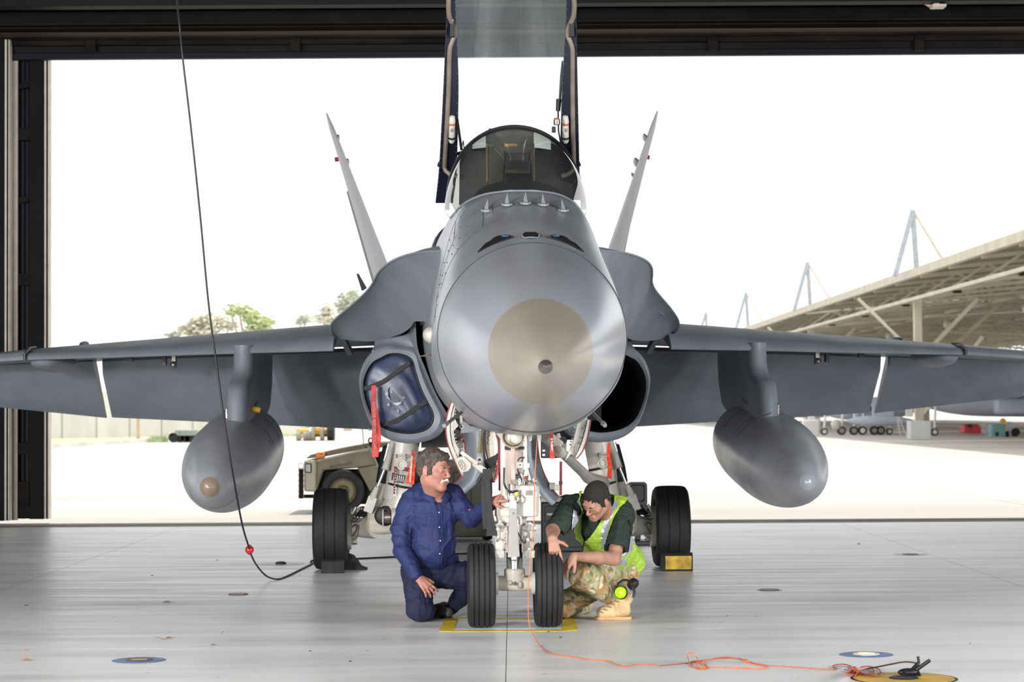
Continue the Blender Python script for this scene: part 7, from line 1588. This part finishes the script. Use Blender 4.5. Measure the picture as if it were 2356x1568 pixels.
for k, pts in enumerate(([(1925, 1538), (1917, 1534), (1920, 1529), (1940, 1527), (1955, 1531), (1962, 1538)], [(1975, 1545), (1990, 1552), (2015, 1554), (2027, 1549), (2020, 1538), (1998, 1532), (1980, 1534)], [(1985, 1540), (2005, 1536), (2010, 1545), (1990, 1550), (1972, 1548)])): fl(pts, .0036, M_wire2, 40, .008).build('wire_loop', tg)
for k, (x, y) in enumerate(((1936, 1535), (2000, 1546))):
    c = G(x, y); tag(MB().lathe([(.001, .001), (.003, .055), (.001, .06)], c, (0, 0, 1), mat('pale_disc', srgb(196, 205, 215), .3), 24).build('pale_disc'), ('pale disc on the floor under the left wire loop', 'pale disc on the floor right of the wire tangle')[k], 'disc')
fl([(1993, 1538), (2020, 1533, .03), (2050, 1527, .07), (2080, 1522, .08), (2105, 1524, .06), (2118, 1533, .03)], .0045, mat('dark_wire', srgb(70, 45, 40), .5), 40).build('dark_lead', tg)
pc = G(2095, 1553); pk = thing('cable_plug', 'black multi-way connector lying on the yellow floor disc', 'plug', tuple(pc)); 
MB().tube([Vector((.03, 0, .03)), Vector((.10, -.03, .085))], [.011, .010], M_blk, 12).build('plug_barrel', pk); MB().tube([Vector((.0, 0, .02)), Vector((.05, .02, .07)), Vector((.045, .02, .1))], [.012, .009, .008], M_blk, 12).build('plug_barrel', pk)
for k in range(8): MB().bar((-.035+.01*k, -.02+.003*k, .035), (-.055+.014*k, -.05, .002), .010, .008, M_blk).build('clip_tooth', pk)
MB().ball((-.01, 0, .018), (.06, .04, .022), M_blk, 16, 10).build('plug_body', pk)
# ---- leaves and litter
M_dl = [mat('dead_leaf_'+n_, c_, .7, 0, .2, 30) for n_, c_ in (('orange', srgb(190, 125, 70)), ('brown', srgb(140, 105, 85)), ('dark', srgb(60, 55, 45)))]
def leaf_(px, py, ln, m, lab, rz=0., tw=False):
    c = G(px, py); t = thing('fallen_leaf', lab, 'leaf', (c.x, c.y, 0), rz); rows = []
    for i in range(9):
        u = i/8; wd_ = .3*ln*math.sin(math.pi*u)**.8; h = .004+.16*ln*math.sin(math.pi*u)*(.6+.4*u); rows.append([(-ln/2+ln*u, -wd_, h*.6+.012*ln*20*.02), (-ln/2+ln*u, 0, h*.2+.002), (-ln/2+ln*u, wd_, h)])
    MB().grid(rows, m, (0, 0, .0012)).build('blade', t); MB().tube([(ln/2, 0, .003), (ln*.75, .01, .006), (ln, 0, .004)], .0009, m, 5).build('stem', t); return t
leaf_(60, 1519, .060, M_dl[0], 'orange curled leaf in the bottom left corner of the floor')
leaf_(383, 1386, .068, M_dl[1], 'brown curled leaf lying beyond the large blue ring')
leaf_(388, 1468, .045, M_dl[1], 'brown leaf at the end of a twig above the large blue ring', .5)
leaf_(57, 1496, .022, M_dl[0], 'tiny orange leaf scrap behind the orange leaf', .3)
leaf_(60, 1393, .030, M_dl[2], 'small dark leaf scrap near the left edge of the floor', 1.0)
leaf_(490, 1484, .035, M_dl[1], 'faint thin leaf right of the large blue ring', .2)
tag(fl([(357, 1464, .004), (366, 1466, .012), (376, 1470, .004), (390, 1468, .01)], .0016, M_dl[1], 16).build('twig'), 'short dry twig on the floor above the large blue ring', 'twig')
c = G(646, 1297); dl = thing('drain_plug', 'dark ribbed drain plug beside the curl of the hanging cable', 'floor fitting', (c.x, c.y, 0)); MB().lathe([(0, .055), (.02, .045), (.026, .02), (.026, .001)], (0, 0, 0), (0, 0, 1), M_dl[2], 16).build('plug_cap', dl); MB().lathe([(.0005, .08), (.0015, .22), (.0005, .23)], (0, 0, 0), (0, 0, 1), M_blue2, 30).build('painted_ring', dl)
c = G(720, 1294); tag(MB().lathe([(0, .03), (.02, .026), (.03, .01), (.03, .001)], c, (0, 0, 1), M_blk, 12).build('rubber_foot'), 'small black rubber foot just left of the left main wheel', 'foot')
for k, (x, y, s_) in enumerate(((500, 1288, .02), (345, 1270, .015), (350, 1323, .02), (1976, 1251, .03), (1673, 1416, .012), (1740, 1418, .01), (806, 1521, .02), (714, 1497, .015), (2232, 1480, .012), (690, 1323, .012), (512, 1454, .012), (1262, 1453, .02), (1290, 1466, .02))):
    s_ *= .55; c = G(x, y); tag(MB().ball((c.x, c.y, s_*.22), (s_, s_*.8, s_*.25), M_dl[2], 8, 6).build('debris'), 'small dark fleck of debris on the pale floor', 'debris', 'dark flecks on the hangar floor')
